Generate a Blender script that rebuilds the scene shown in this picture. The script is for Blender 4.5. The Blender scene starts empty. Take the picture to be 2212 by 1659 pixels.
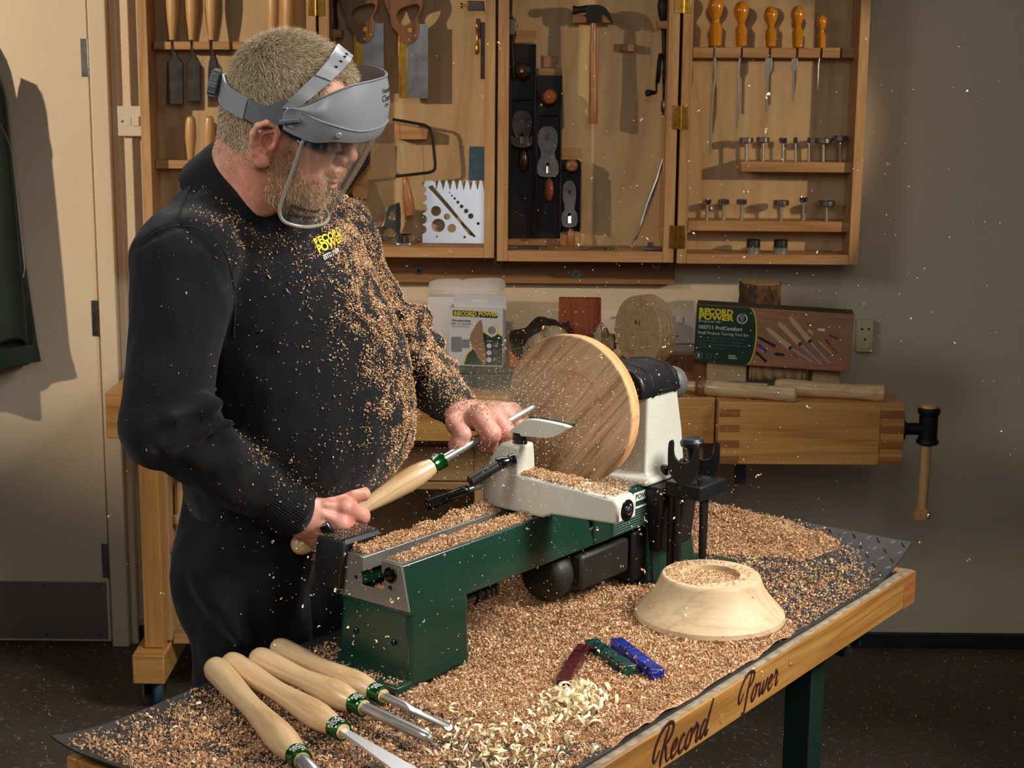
import bpy, bmesh, math, random
import numpy as np
from mathutils import Vector, Matrix, Euler

# ---------------------------------------------------------------- scene, camera, light
SC = bpy.context.scene
COL = SC.collection
F, PX, PY, H = 3600.0, 1106.0, 829.5, 1.68
PITCH, ROLL = math.radians(11.3), .0087
cam_d = bpy.data.cameras.new('camera'); cam = bpy.data.objects.new('camera', cam_d); COL.objects.link(cam)
cam.location = (0, 0, H)
CR = Matrix.Rotation(math.pi / 2 - PITCH, 3, 'X') @ Matrix.Rotation(ROLL, 3, 'Z')
cam.rotation_euler = CR.to_euler()
cam_d.sensor_width = 36.0; cam_d.lens = F / 2212 * 36.0
cam_d.clip_start = .05; cam_d.clip_end = 60
cam_d.dof.use_dof = True; cam_d.dof.focus_distance = 2.42; cam_d.dof.aperture_fstop = 20
SC.camera = cam
SC.view_settings.view_transform = 'Standard'; SC.view_settings.look = 'None'
SC.view_settings.exposure = 0.0; SC.view_settings.gamma = 1.0; SC.view_settings.use_curve_mapping = False

W = bpy.data.worlds.new('world'); SC.world = W; W.use_nodes = True
W.node_tree.nodes['Background'].inputs[0].default_value = (.55, .52, .5, 1)
W.node_tree.nodes['Background'].inputs[1].default_value = .07

def aim(o, tgt):
    o.rotation_euler = (Vector(tgt) - o.location).to_track_quat('-Z', 'Y').to_euler()

def area(name, loc, tgt, sx, sy, power, col=(1, 1, 1), spread=180):
    l = bpy.data.lights.new(name, 'AREA'); l.shape = 'RECTANGLE'; l.size = sx; l.size_y = sy
    l.energy = power; l.color = col; l.spread = math.radians(spread)
    o = bpy.data.objects.new(name, l); COL.objects.link(o); o.location = loc; aim(o, tgt); return o

def spot(name, loc, tgt, power, ang, blend, rad, col):
    l = bpy.data.lights.new(name, 'SPOT'); l.energy = power; l.spot_size = math.radians(ang); l.spot_blend = blend
    l.shadow_soft_size = rad; l.color = col
    o = bpy.data.objects.new(name, l); COL.objects.link(o); o.location = loc; aim(o, tgt); return o

area('softbox_key', (1.75, 1.9, 2.6), (.1, 2.45, 1.0), .7, 1.0, 17.5, (1, .97, .93), 70)
area('softbox_left', (-2.0, 1.2, 2.5), (-.25, 2.4, 1.1), .8, .8, 5, (1, .97, .95), 70)
area('softbox_front', (.1, -.6, 2.5), (-.1, 2.5, 1.1), 1.2, 1.0, 3.6, (1, .97, .94), 70)
area('softbox_top', (-.1, 3.6, 2.8), (.0, 2.2, .9), 1.5, .7, 8, (1, .97, .94), 100)
spot('warm_lamp_left', (-3.0, 2.1, 2.3), (-1.15, 4.58, 1.66), 300, 44, .75, .05, (1, .80, .58))
spot('warm_lamp_right', (2.5, 2.75, 1.95), (.30, 4.58, 1.38), 114, 21.5, .3, .035, (1, .76, .50))
spot('lamp_back_wall', (1.2, 2.7, 2.9), (1.55, 4.58, 1.45), 12, 44, .8, .10, (1, .93, .80))

# ---------------------------------------------------------------- pixel of the photograph -> point in the room
def _ray(px, py):
    return CR @ Vector(((px - PX) / F, -(py - PY) / F, -1.0))
def Z(px, py, z):
    d = _ray(px, py); return Vector((0, 0, H)) + d * ((z - H) / d.z)
def Y(px, py, y):
    d = _ray(px, py); return Vector((0, 0, H)) + d * (y / d.y)
def prj(p):
    q = CR.transposed() @ (Vector(p) - Vector((0, 0, H))); return (PX - F * q.x / q.z, PY + F * q.y / q.z)

# ---------------------------------------------------------------- objects
ROOT = {}
def _tag(o, label=None, cat=None, group=None, kind=None):
    if label: o['label'] = label
    if cat: o['category'] = cat
    if group: o['group'] = group
    if kind: o['kind'] = kind
    return o

def thing(name, label, cat, loc=(0, 0, 0), group=None, rot=None):
    o = bpy.data.objects.new(name, None); COL.objects.link(o); o.empty_display_size = .02
    M = (rot.to_4x4() if rot is not None else Matrix()).copy(); M.translation = Vector(loc)
    o.matrix_basis = M; ROOT[o.name] = M
    return _tag(o, label, cat, group)

class MB:
    """collects points in world space; self.M maps what is added"""
    def __init__(s, M=None):
        s.v = []; s.f = []; s.M = M or Matrix()
    def add(s, vs, fs):
        n = len(s.v); s.v += [s.M @ Vector(v) for v in vs]; s.f += [[i + n for i in f] for f in fs]; return s
    def box(s, x0, x1, y0, y1, z0, z1):
        x0, x1 = sorted((x0, x1)); y0, y1 = sorted((y0, y1)); z0, z1 = sorted((z0, z1))
        return s.add([(x0, y0, z0), (x1, y0, z0), (x1, y1, z0), (x0, y1, z0), (x0, y0, z1), (x1, y0, z1), (x1, y1, z1), (x0, y1, z1)],
                     [(0, 3, 2, 1), (4, 5, 6, 7), (0, 1, 5, 4), (1, 2, 6, 5), (2, 3, 7, 6), (3, 0, 4, 7)])
    def hexa(s, b, t):
        """bottom quad, top quad"""
        return s.add(list(b) + list(t), [(0, 3, 2, 1), (4, 5, 6, 7), (0, 1, 5, 4), (1, 2, 6, 5), (2, 3, 7, 6), (3, 0, 4, 7)])
    def tube(s, pts, r, n=16, cap=True, flat=1.0, up=None):
        pts = [Vector(p) for p in pts]; m = len(pts)
        rs = r if hasattr(r, '__len__') else [r] * m
        vs = []; ref = up
        for i, p in enumerate(pts):
            t = (pts[min(i + 1, m - 1)] - pts[max(i - 1, 0)]).normalized()
            if ref is None:
                ref = Vector((0, 0, 1)) if abs(t.z) < .9 else Vector((1, 0, 0))
            a = (ref - t * ref.dot(t)).normalized(); b = t.cross(a); ref = a if up is None else up
            for k in range(n):
                an = 2 * math.pi * k / n
                vs.append(p + a * (math.cos(an) * rs[i]) * flat + b * (math.sin(an) * rs[i]))
        fs = []
        for i in range(m - 1):
            for k in range(n):
                k2 = (k + 1) % n; fs.append((i * n + k, i * n + k2, (i + 1) * n + k2, (i + 1) * n + k))
        if cap:
            fs.append(tuple(range(n))[::-1]); fs.append(tuple((m - 1) * n + k for k in range(n)))
        return s.add(vs, fs)
    def cyl(s, p0, p1, r0, r1=None, n=24):
        return s.tube([p0, p1], [r0, r0 if r1 is None else r1], n)
    def lathe(s, prof, p0, axis, n=32, up=None):
        """profile [(dist along axis, radius)] spun around axis through p0"""
        p0 = Vector(p0); t = Vector(axis).normalized()
        ref = Vector((0, 0, 1)) if abs(t.z) < .9 else Vector((1, 0, 0))
        a = (ref - t * ref.dot(t)).normalized(); b = t.cross(a); vs = []
        for (h, r) in prof:
            for k in range(n):
                an = 2 * math.pi * k / n; vs.append(p0 + t * h + (a * math.cos(an) + b * math.sin(an)) * max(r, 1e-5))
        fs = []; m = len(prof)
        for i in range(m - 1):
            for k in range(n):
                k2 = (k + 1) % n; fs.append((i * n + k, i * n + k2, (i + 1) * n + k2, (i + 1) * n + k))
        if tuple(prof[0]) != tuple(prof[-1]):
            fs.append(tuple(range(n))[::-1]); fs.append(tuple((m - 1) * n + k for k in range(n)))
        return s.add(vs, fs)
    def prism(s, poly, O, ax, ay, th):
        """polygon (u,v) in the plane O+u*ax+v*ay, pushed th along ax x ay"""
        O = Vector(O); ax = Vector(ax); ay = Vector(ay); nn = ax.cross(ay).normalized() * th; m = len(poly)
        vs = [O + ax * u + ay * v for u, v in poly] + [O + ax * u + ay * v + nn for u, v in poly]
        fs = [tuple(range(m))[::-1], tuple(range(m, 2 * m))] + [(i, (i + 1) % m, (i + 1) % m + m, i + m) for i in range(m)]
        return s.add(vs, fs)
    def holed(s, loops, O, ax, ay, th, res=6):
        """filled plate with holes: first loop outline, the others holes"""
        cu = bpy.data.curves.new('tmp', 'CURVE'); cu.dimensions = '2D'; cu.fill_mode = 'BOTH'; cu.extrude = abs(th) / 2
        for lp in loops:
            sp = cu.splines.new('POLY'); sp.points.add(len(lp) - 1)
            for i, (u, v) in enumerate(lp): sp.points[i].co = (u, v, 0, 1)
            sp.use_cyclic_u = True
        o = bpy.data.objects.new('tmp', cu); me = o.to_mesh()
        O = Vector(O); ax = Vector(ax); ay = Vector(ay); nn = ax.cross(ay).normalized()
        s.add([O + ax * v.co.x + ay * v.co.y + nn * (v.co.z + th / 2) for v in me.vertices], [tuple(p.vertices) for p in me.polygons])
        o.to_mesh_clear(); bpy.data.objects.remove(o); bpy.data.curves.remove(cu); return s
    def text(s, body, size, O, ax, ay, th=.0002, bold=0.0, align='LEFT', shear=0, sx=1.0):
        cu = bpy.data.curves.new('tmp', 'FONT'); cu.body = body; cu.size = size; cu.extrude = th; cu.offset = bold
        cu.align_x = align; cu.shear = shear; cu.resolution_u = 2
        o = bpy.data.objects.new('tmp', cu); me = o.to_mesh()
        O = Vector(O); ax = Vector(ax); ay = Vector(ay); nn = ax.cross(ay).normalized()
        s.add([O + ax * v.co.x * sx + ay * v.co.y + nn * v.co.z for v in me.vertices], [tuple(p.vertices) for p in me.polygons])
        o.to_mesh_clear(); bpy.data.objects.remove(o); bpy.data.curves.remove(cu); return s
    def sphere(s, c, r, n=16, m=10):
        c = Vector(c); rr = r if hasattr(r, '__len__') else (r, r, r); vs = []; fs = []
        for i in range(m + 1):
            th = math.pi * i / m
            for k in range(n):
                a = 2 * math.pi * k / n
                vs.append(c + Vector((rr[0] * math.sin(th) * math.cos(a), rr[1] * math.sin(th) * math.sin(a), rr[2] * math.cos(th))))
        for i in range(m):
            for k in range(n):
                k2 = (k + 1) % n; fs.append((i * n + k, (i + 1) * n + k, (i + 1) * n + k2, i * n + k2))
        return s.add(vs, fs)

def _mesh(name, verts, faces, m, sharp=35, smooth=True):
    me = bpy.data.meshes.new(name)
    me.from_pydata(verts, [], faces); me.validate(clean_customdata=False)
    bm = bmesh.new(); bm.from_mesh(me); bmesh.ops.remove_doubles(bm, verts=bm.verts, dist=1e-6)
    bmesh.ops.recalc_face_normals(bm, faces=bm.faces); bm.to_mesh(me); bm.free()
    if smooth:
        me.polygons.foreach_set('use_smooth', [True] * len(me.polygons))
        me.set_sharp_from_angle(angle=math.radians(sharp))
    for x in (m if isinstance(m, (list, tuple)) else [m]): me.materials.append(x)
    return me

def obj(name, mb, m, parent=None, bevel=0, seg=2, sharp=35, label=None, cat=None, group=None, kind=None, loc=None, subd=0, smooth=True):
    if parent is not None:
        M = ROOT[parent.name]
    else:
        xs = [v.x for v in mb.v]; ys = [v.y for v in mb.v]; zs = [v.z for v in mb.v]
        M = Matrix.Translation(Vector(loc) if loc is not None else Vector(((min(xs) + max(xs)) / 2, (min(ys) + max(ys)) / 2, min(zs))))
    Mi = M.inverted()
    me = _mesh(name, [Mi @ v for v in mb.v], mb.f, m, sharp, smooth)
    o = bpy.data.objects.new(name, me); COL.objects.link(o)
    if parent is not None: o.parent = parent
    else: o.matrix_basis = M
    ROOT[o.name] = M
    if bevel:
        b = o.modifiers.new('bevel', 'BEVEL'); b.width = bevel; b.segments = seg; b.limit_method = 'ANGLE'; b.angle_limit = math.radians(40)
        b.use_clamp_overlap = True
    if subd:
        b = o.modifiers.new('sub', 'SUBSURF'); b.levels = subd; b.render_levels = subd
    return _tag(o, label, cat, group, kind)

def dup(root, delta, label=None, rotM=None):
    """copy of a thing with its parts and sub-parts, moved by delta"""
    r = root.copy(); COL.objects.link(r)
    M = Matrix.Translation(Vector(delta)) @ root.matrix_basis
    if rotM is not None: M = M @ rotM
    r.matrix_basis = M; ROOT[r.name] = M
    if label: r['label'] = label
    for ch in [o for o in bpy.data.objects if o.parent == root]:
        c = ch.copy(); COL.objects.link(c); c.parent = r; ROOT[c.name] = M
        for g in [o for o in bpy.data.objects if o.parent == ch]:
            d = g.copy(); COL.objects.link(d); d.parent = c; ROOT[d.name] = M
    return r

def circ(cx, cy, r, n=20, ry=None, a0=0, a1=2 * math.pi, closed=True):
    ry = r if ry is None else ry
    m = n if closed else n - 1
    return [(cx + r * math.cos(a0 + (a1 - a0) * i / m), cy + ry * math.sin(a0 + (a1 - a0) * i / m)) for i in range(n)]
def rrect(x0, x1, y0, y1, r, n=5):
    P = []
    for cx, cy, a in ((x1 - r, y1 - r, 0), (x0 + r, y1 - r, .5), (x0 + r, y0 + r, 1), (x1 - r, y0 + r, 1.5)):
        for i in range(n): 
            t = (a + .5 * i / (n - 1)) * math.pi; P.append((cx + r * math.cos(t), cy + r * math.sin(t)))
    return P
def smoothpoly(P, it=2, closed=True):
    for _ in range(it):
        Q = []; n = len(P)
        rng = range(n if closed else n - 1)
        if not closed: Q.append(P[0])
        for i in rng:
            a = P[i]; b = P[(i + 1) % n]
            Q.append(tuple(x * .75 + y * .25 for x, y in zip(a, b))); Q.append(tuple(x * .25 + y * .75 for x, y in zip(a, b)))
        if not closed: Q.append(P[-1])
        P = Q
    return P

# ---------------------------------------------------------------- materials
def srgb(r, g, b):
    f = lambda c: (c / 255 / 12.92) if c / 255 <= .04045 else ((c / 255 + .055) / 1.055) ** 2.4
    return (f(r), f(g), f(b), 1)
def newmat(name):
    m = bpy.data.materials.new(name); m.use_nodes = True; nt = m.node_tree
    return m, nt, nt.nodes['Principled BSDF']
def N(nt, t, **kw):
    n = nt.nodes.new(t)
    for k, v in kw.items():
        if k.startswith('i_'): n.inputs[k[2:].replace('_', ' ')].default_value = v
        else: setattr(n, k, v)
    return n
def bump(nt, bs, sock, strength, dist=.001):
    b = N(nt, 'ShaderNodeBump'); b.inputs['Strength'].default_value = strength; b.inputs['Distance'].default_value = dist
    nt.links.new(sock, b.inputs['Height']); nt.links.new(b.outputs[0], bs.inputs['Normal']); return b
def ramp(nt, sock, stops):
    r = N(nt, 'ShaderNodeValToRGB'); e = r.color_ramp.elements
    while len(e) < len(stops): e.new(.5)
    for i, (p, c) in enumerate(stops): e[i].position = p; e[i].color = c
    nt.links.new(sock, r.inputs[0]); return r
def plain(name, c, rough=.5, metal=0, noise=0, nscale=30, bumpv=0, bscale=200, coat=0, c2=None, spec=.5, aniso=0):
    m, nt, bs = newmat(name)
    bs.inputs['Base Color'].default_value = c; bs.inputs['Roughness'].default_value = rough; bs.inputs['Metallic'].default_value = metal
    bs.inputs['Specular IOR Level'].default_value = spec
    if coat: bs.inputs['Coat Weight'].default_value = coat; bs.inputs['Coat Roughness'].default_value = .12
    tc = N(nt, 'ShaderNodeTexCoord')
    if noise or c2:
        n = N(nt, 'ShaderNodeTexNoise'); n.inputs['Scale'].default_value = nscale; n.inputs['Detail'].default_value = 6
        nt.links.new(tc.outputs['Object'], n.inputs['Vector'])
        c2_ = c2 or tuple(x * (1 - noise) for x in c[:3]) + (1,)
        r = ramp(nt, n.outputs[0], [(.38, c), (.66, c2_)]); nt.links.new(r.outputs[0], bs.inputs['Base Color'])
    if bumpv:
        n = N(nt, 'ShaderNodeTexNoise'); n.inputs['Scale'].default_value = bscale; n.inputs['Detail'].default_value = 3
        nt.links.new(tc.outputs['Object'], n.inputs['Vector']); bump(nt, bs, n.outputs[0], bumpv)
    return m
def wood(name, c1, c2, c3=None, axis='X', scale=14, stretch=.08, dist=3.0, rough=.5, coat=0, grain=.25, rings=True, rot=None):
    m, nt, bs = newmat(name); bs.inputs['Roughness'].default_value = rough
    if coat: bs.inputs['Coat Weight'].default_value = coat; bs.inputs['Coat Roughness'].default_value = .15
    tc = N(nt, 'ShaderNodeTexCoord'); mp = N(nt, 'ShaderNodeMapping')
    sc = {'X': (stretch, 1, 1), 'Y': (1, stretch, 1), 'Z': (1, 1, stretch)}[axis]; mp.inputs['Scale'].default_value = sc
    if rot: mp.vector_type = 'TEXTURE'; mp.inputs['Rotation'].default_value = rot; mp.inputs['Scale'].default_value = tuple(1 / q for q in sc)
    nt.links.new(tc.outputs['Object'], mp.inputs['Vector'])
    n1 = N(nt, 'ShaderNodeTexNoise'); n1.inputs['Scale'].default_value = scale; n1.inputs['Detail'].default_value = 3; n1.inputs['Distortion'].default_value = dist * .3
    nt.links.new(mp.outputs[0], n1.inputs['Vector'])
    # growth bands: fold the smooth noise into rings
    mu = N(nt, 'ShaderNodeMath', operation='MULTIPLY'); mu.inputs[1].default_value = 6.5 if rings else 1.0; nt.links.new(n1.outputs[0], mu.inputs[0])
    pp = N(nt, 'ShaderNodeMath', operation='PINGPONG'); pp.inputs[1].default_value = .5; nt.links.new(mu.outputs[0], pp.inputs[0])
    m2 = N(nt, 'ShaderNodeMath', operation='MULTIPLY'); m2.inputs[1].default_value = 2.0; nt.links.new(pp.outputs[0], m2.inputs[0])
    n2 = N(nt, 'ShaderNodeTexNoise'); n2.inputs['Scale'].default_value = scale * 22; n2.inputs['Detail'].default_value = 4
    nt.links.new(mp.outputs[0], n2.inputs['Vector'])
    r = ramp(nt, m2.outputs[0], [(0.0, c1), (.75, c2), (1.0, c3 or c2)])
    mx = N(nt, 'ShaderNodeMix', data_type='RGBA', blend_type='MULTIPLY'); mx.inputs[0].default_value = grain * 2
    g = ramp(nt, n2.outputs[0], [(.3, (.62, .58, .52, 1)), (.6, (1, 1, 1, 1))])
    nt.links.new(r.outputs[0], mx.inputs[6]); nt.links.new(g.outputs[0], mx.inputs[7])
    nt.links.new(mx.outputs[2], bs.inputs['Base Color']); bump(nt, bs, n2.outputs[0], .15, .0006)
    return m

M_ = {}
M_['wall'] = plain('wall_paint', srgb(205, 190, 165), .75, bumpv=.25, bscale=90)
M_['door'] = plain('door_paint', srgb(222, 205, 178), .45, noise=.04, nscale=6)
M_['white'] = plain('white_plastic', srgb(220, 208, 195), .4)
M_['kick'] = plain('kick_plate', srgb(135, 132, 128), .38, .55, bumpv=.05)
M_['oak'] = wood('cabinet_beech', srgb(196, 152, 102), srgb(184, 138, 88), srgb(170, 124, 76), 'X', 9, .06, 2, .5)
M_['oakz'] = wood('cabinet_beech_upright', srgb(204, 162, 112), srgb(192, 148, 98), srgb(176, 132, 84), 'Z', 9, .06, 2, .5)
M_['ply'] = wood('birch_ply', srgb(200, 172, 128), srgb(194, 164, 120), srgb(184, 152, 108), 'Z', 3.2, .22, 4, .55, grain=.12)
M_['batten'] = wood('brown_batten', srgb(150, 112, 66), srgb(128, 92, 52), None, 'X', 8, .06, 2, .6)
M_['bench'] = wood('bench_beech', srgb(212, 158, 88), srgb(196, 140, 72), srgb(184, 126, 62), 'X', 8, .04, 2, .42, coat=.15)
M_['benchz'] = wood('bench_beech_upright', srgb(206, 152, 86), srgb(188, 134, 72), None, 'Z', 8, .05, 2, .45)
M_['bench_dk'] = wood('bench_joint_wood', srgb(168, 110, 58), srgb(152, 94, 46), None, 'X', 10, .1, 2, .5)
M_['beech'] = wood('turned_beech', srgb(216, 184, 140), srgb(208, 174, 128), srgb(194, 158, 112), 'X', 16, .06, 2, .33, coat=.35, grain=.16)
M_['beechz'] = wood('turned_beech_z', srgb(214, 172, 116), srgb(200, 152, 96), srgb(186, 138, 84), 'Z', 10, .1, 3, .4, coat=.2, grain=.16)
M_['amber'] = wood('varnished_handle', srgb(226, 150, 30), srgb(206, 126, 18), None, 'Z', 8, .1, 2, .2, coat=.8)
M_['mahog'] = wood('mahogany', srgb(146, 74, 40), srgb(126, 58, 30), srgb(108, 48, 24), 'Z', 10, .1, 2, .5)
M_['walnut'] = wood('saw_handle_wood', srgb(150, 100, 60), srgb(130, 84, 48), srgb(104, 66, 38), 'Z', 12, .12, 2, .4, coat=.2)
M_['ash'] = wood('worn_ash_handle', srgb(184, 130, 76), srgb(166, 110, 60), srgb(140, 88, 46), 'Z', 12, .1, 2, .4, coat=.2)
M_['rose'] = wood('rosewood', srgb(62, 34, 26), srgb(42, 22, 18), None, 'Z', 12, .1, 2, .35, coat=.3)
M_['steel'] = plain('steel', srgb(150, 150, 150), .3, 1.0, noise=.35, nscale=25)
M_['steel_dk'] = plain('dark_steel', srgb(96, 94, 92), .38, 1.0, noise=.4, nscale=30)
M_['chrome'] = plain('chrome', srgb(205, 205, 205), .08, 1.0)
M_['brushed'] = plain('brushed_steel', srgb(206, 204, 200), .3, .85, noise=.15, nscale=60)
M_['brass'] = plain('brass', srgb(196, 150, 62), .28, 1.0, noise=.3, nscale=60)
M_['iron'] = plain('black_iron', srgb(24, 24, 26), .5, .3, bumpv=.3, bscale=400)
M_['black'] = plain('black_plastic', srgb(22, 22, 23), .42, noise=.2, nscale=80, bumpv=.12, bscale=900)
M_['gloss'] = plain('gloss_black', srgb(14, 14, 15), .16, coat=.4)
M_['rubber'] = plain('rubber', srgb(46, 44, 42), .5, noise=.25, nscale=18, bumpv=.3, bscale=600)
M_['green'] = plain('lathe_green', srgb(10, 50, 37), .34, coat=.3, noise=.15, nscale=12, bumpv=.25, bscale=500)
M_['cream'] = plain('cream_enamel', srgb(204, 202, 186), .36, coat=.35, bumpv=.12, bscale=300, noise=.06, nscale=20)
M_['machined'] = plain('machined_iron', srgb(140, 134, 126), .36, .55, noise=.25, nscale=14, bumpv=.1)
M_['ferrule'] = plain('green_ferrule', srgb(20, 92, 34), .2, .75, coat=.5)
M_['dgreen'] = plain('dark_green_steel', srgb(14, 40, 30), .5)
M_['yellow'] = plain('print_yellow', srgb(236, 212, 40), .5)
M_['pwhite'] = plain('print_white', srgb(225, 222, 216), .5)
M_['pgrey'] = plain('print_grey', srgb(120, 120, 120), .5)
M_['pgreen'] = plain('print_green', srgb(22, 58, 44), .4)
M_['pbrown'] = wood('print_brown', srgb(176, 124, 92), srgb(164, 112, 82), None, 'X', 12, .1, 2, .45)
M_['card'] = plain('white_card', srgb(222, 218, 216), .6)
M_['pblack'] = plain('ink', srgb(26, 26, 28), .6)
print('setup ok')
# ---------------------------------------------------------------- helpers on upright planes
def R(mb, x0, y0, x1, y1, yf, yb, ref=None):
    """box whose front face at depth yf covers the pixel rectangle"""
    my = (y0 + y1) / 2 if ref is None else ref; mx = (x0 + x1) / 2
    return mb.box(Y(x0, my, yf).x, Y(x1, my, yf).x, yf, yb, Y(mx, y1, yf).z, Y(mx, y0, yf).z)
def flat(mb, pts, y, th, holes=None, smooth=0):
    q = lambda P: [(Y(a, b, y).x, Y(a, b, y).z) for a, b in P]
    if smooth: pts = smoothpoly(pts, smooth)
    if holes: return mb.holed([q(pts)] + [q(h) for h in holes], (0, y, 0), (1, 0, 0), (0, 0, 1), th)
    return mb.prism(q(pts), (0, y, 0), (1, 0, 0), (0, 0, 1), th)
def turned(mb, cx, prof, y, n=20, cx1=None):
    """upright turned piece: prof [(py, half width px)] at depth y"""
    s = y / F; cx1 = cx if cx1 is None else cx1
    y0, y1 = prof[0][0], prof[-1][0]
    p0 = Y(cx, y0, y); p1 = Y(cx1, y1, y); L = (p1 - p0).length
    return mb.lathe([((py - y0) / (y1 - y0) * L, w * s) for py, w in prof], p0, p1 - p0, n)

# ---------------------------------------------------------------- room
YW = 4.58
def struct(name, mb, m, **k): return obj(name, mb, m, kind='structure', **k)
mb = MB(); mb.box(-3.6, 3.4, -2.5, 4.8, -.12, 0)
m, nt, bs = newmat('dark_floor'); tc = N(nt, 'ShaderNodeTexCoord')
n1 = N(nt, 'ShaderNodeTexNoise'); n1.inputs['Scale'].default_value = 3; n1.inputs['Detail'].default_value = 8; nt.links.new(tc.outputs['Object'], n1.inputs['Vector'])
n2 = N(nt, 'ShaderNodeTexNoise'); n2.inputs['Scale'].default_value = 70; n2.inputs['Detail'].default_value = 3; nt.links.new(tc.outputs['Object'], n2.inputs['Vector'])
r1 = ramp(nt, n1.outputs[0], [(.3, srgb(66, 58, 50)), (.7, srgb(88, 80, 70))]); r2 = ramp(nt, n2.outputs[0], [(.60, (0, 0, 0, 1)), (.72, (1, 1, 1, 1))])
mx = N(nt, 'ShaderNodeMix', data_type='RGBA'); mx.inputs[7].default_value = srgb(132, 108, 80); nt.links.new(r2.outputs[0], mx.inputs[0]); nt.links.new(r1.outputs[0], mx.inputs[6])
nt.links.new(mx.outputs[2], bs.inputs['Base Color']); bs.inputs['Roughness'].default_value = .55; bump(nt, bs, n2.outputs[0], .3)
struct('floor', mb, m)
mb = MB(); mb.box(Y(250, 800, YW).x, 3.4, YW, YW + .12, 0, 2.7); struct('wall_back', mb, M_['wall'])
mb = MB(); mb.box(-3.6, -2.42, YW - .02, YW + .12, 0, 2.7); mb.box(-2.42, Y(250, 800, YW).x, YW - .02, YW + .12, 2.12, 2.7); struct('wall_left', mb, M_['wall'])
mb = MB(); mb.box(Y(1836, 1400, YW).x, 3.4, YW - .012, YW, .0005, .045); struct('baseboard_back', mb, M_['pblack'], bevel=.003)
mb = MB(); R(mb, 283, 1352, 330, 1395, YW - .02, YW); struct('baseboard_left', mb, M_['pblack'], bevel=.003)
mb = MB(); R(mb, 272, 1340, 330, 1353, YW - .012, YW); struct('trim_1', mb, M_['oak'], bevel=.002)

# door with kick plate, hinges and frame
xh = Y(214, 700, YW - .04).x
d = thing('door_1', 'cream painted door with a grey kick plate at its foot', None, (xh, YW - .04, 0)); d['kind'] = 'structure'
mb = MB(); mb.box(xh - .83, xh, YW - .045, YW, .012, 2.06); obj('door_leaf', mb, M_['door'], d, bevel=.002)
mb = MB(); zt = Z(100, 1255, 0); kz0 = .02; kz1 = Y(120, 1257, YW - .05).z; mb.box(xh - .82, xh - .008, YW - .05, YW - .045, kz0, kz1)
kp = obj('kick_plate', mb, M_['kick'], d, bevel=.0008)
for i in range(6):
    for zz in (kz0 + .012, kz1 - .012):
        mb = MB(); mb.cyl((xh - .03 - i * .152, YW - .05, zz), (xh - .03 - i * .152, YW - .053, zz), .004, .003, 10); obj('screw', mb, M_['steel'], kp)
for py in (125, 688, 1212):
    hz = Y(214, py, YW - .05).z
    mb = MB(); mb.cyl((xh + .004, YW - .052, hz - .05), (xh + .004, YW - .052, hz + .05), .006, None, 12)
    mb.box(xh - .018, xh + .002, YW - .047, YW - .045, hz - .05, hz + .05)
    for k in range(3): mb.cyl((xh + .004, YW - .052, hz - .031 + k * .03), (xh + .004, YW - .052, hz - .029 + k * .03), .0068, None, 12)
    obj('hinge', mb, M_['steel'], d, bevel=.0005)
mb = MB(); x1 = Y(240, 700, YW - .05).x
mb.box(xh + .006, xh + .055, YW - .06, YW, 0, 2.13); mb.box(xh - .84, xh + .055, YW - .06, YW, 2.065, 2.13); mb.box(xh - .90, xh - .835, YW - .06, YW, 0, 2.13)
mb.box(xh + .055, xh + .075, YW - .035, YW, 0, 2.13); struct('trim_2', mb, M_['door'], bevel=.004)

# surface trunking and switched spur
mb = MB(); xa = Y(268, 500, YW).x; xb = Y(297, 500, YW).x
za, zb = Y(280, 292, YW).z, Y(280, 232, YW).z
mb.box(xa, xb, YW - .022, YW, .95, za + .003); mb.box(xa, xb, YW - .022, YW, zb - .003, 2.6)
obj('cable_trunking', mb, M_['door'], bevel=.002, label='cream plastic cable trunking running up the wall beside the door', cat='trunking')
t = thing('fused_switch', 'white square switched spur plate between door and wall cabinet', 'switch', (xa, YW - .03, za))
mb = MB(); R(mb, 256, 230, 306, 293, YW - .036, YW - .001); obj('back_box', mb, M_['white'], t, bevel=.003)
mb = MB(); R(mb, 254, 229, 307, 294, YW - .042, YW - .036); fp = obj('face_plate', mb, M_['white'], t, bevel=.0015)
mb = MB(); R(mb, 286, 251, 300, 272, YW - .047, YW - .042); obj('rocker', mb, M_['white'], t, bevel=.001)
mb = MB(); R(mb, 270, 252, 283, 272, YW - .044, YW - .042); obj('fuse_holder', mb, M_['white'], t, bevel=.001)
mb = MB(); p = Y(264, 262, YW - .042); mb.cyl(p, p + Vector((0, -.002, 0)), .003, .003, 12); obj('screw', mb, M_['steel'], t)

# ---------------------------------------------------------------- jacket on the door
def cloth_mat(name, c, c2, rough=.85, bs_=900, sheen=.4, b=.3):
    m, nt, bs = newmat(name); tc = N(nt, 'ShaderNodeTexCoord')
    n = N(nt, 'ShaderNodeTexNoise'); n.inputs['Scale'].default_value = 8; n.inputs['Detail'].default_value = 6; nt.links.new(tc.outputs['Object'], n.inputs['Vector'])
    r = ramp(nt, n.outputs[0], [(.35, c), (.7, c2)]); nt.links.new(r.outputs[0], bs.inputs['Base Color'])
    bs.inputs['Roughness'].default_value = rough; bs.inputs['Sheen Weight'].default_value = sheen; bs.inputs['Sheen Roughness'].default_value = .5
    bs.inputs['Specular IOR Level'].default_value = .2
    n2 = N(nt, 'ShaderNodeTexNoise'); n2.inputs['Scale'].default_value = bs_; n2.inputs['Detail'].default_value = 2; nt.links.new(tc.outputs['Object'], n2.inputs['Vector'])
    bump(nt, bs, n2.outputs[0], b); return m
M_['jacket'] = cloth_mat('jacket_cloth', srgb(34, 48, 42), srgb(26, 38, 33), .8, 700, .15)
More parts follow.
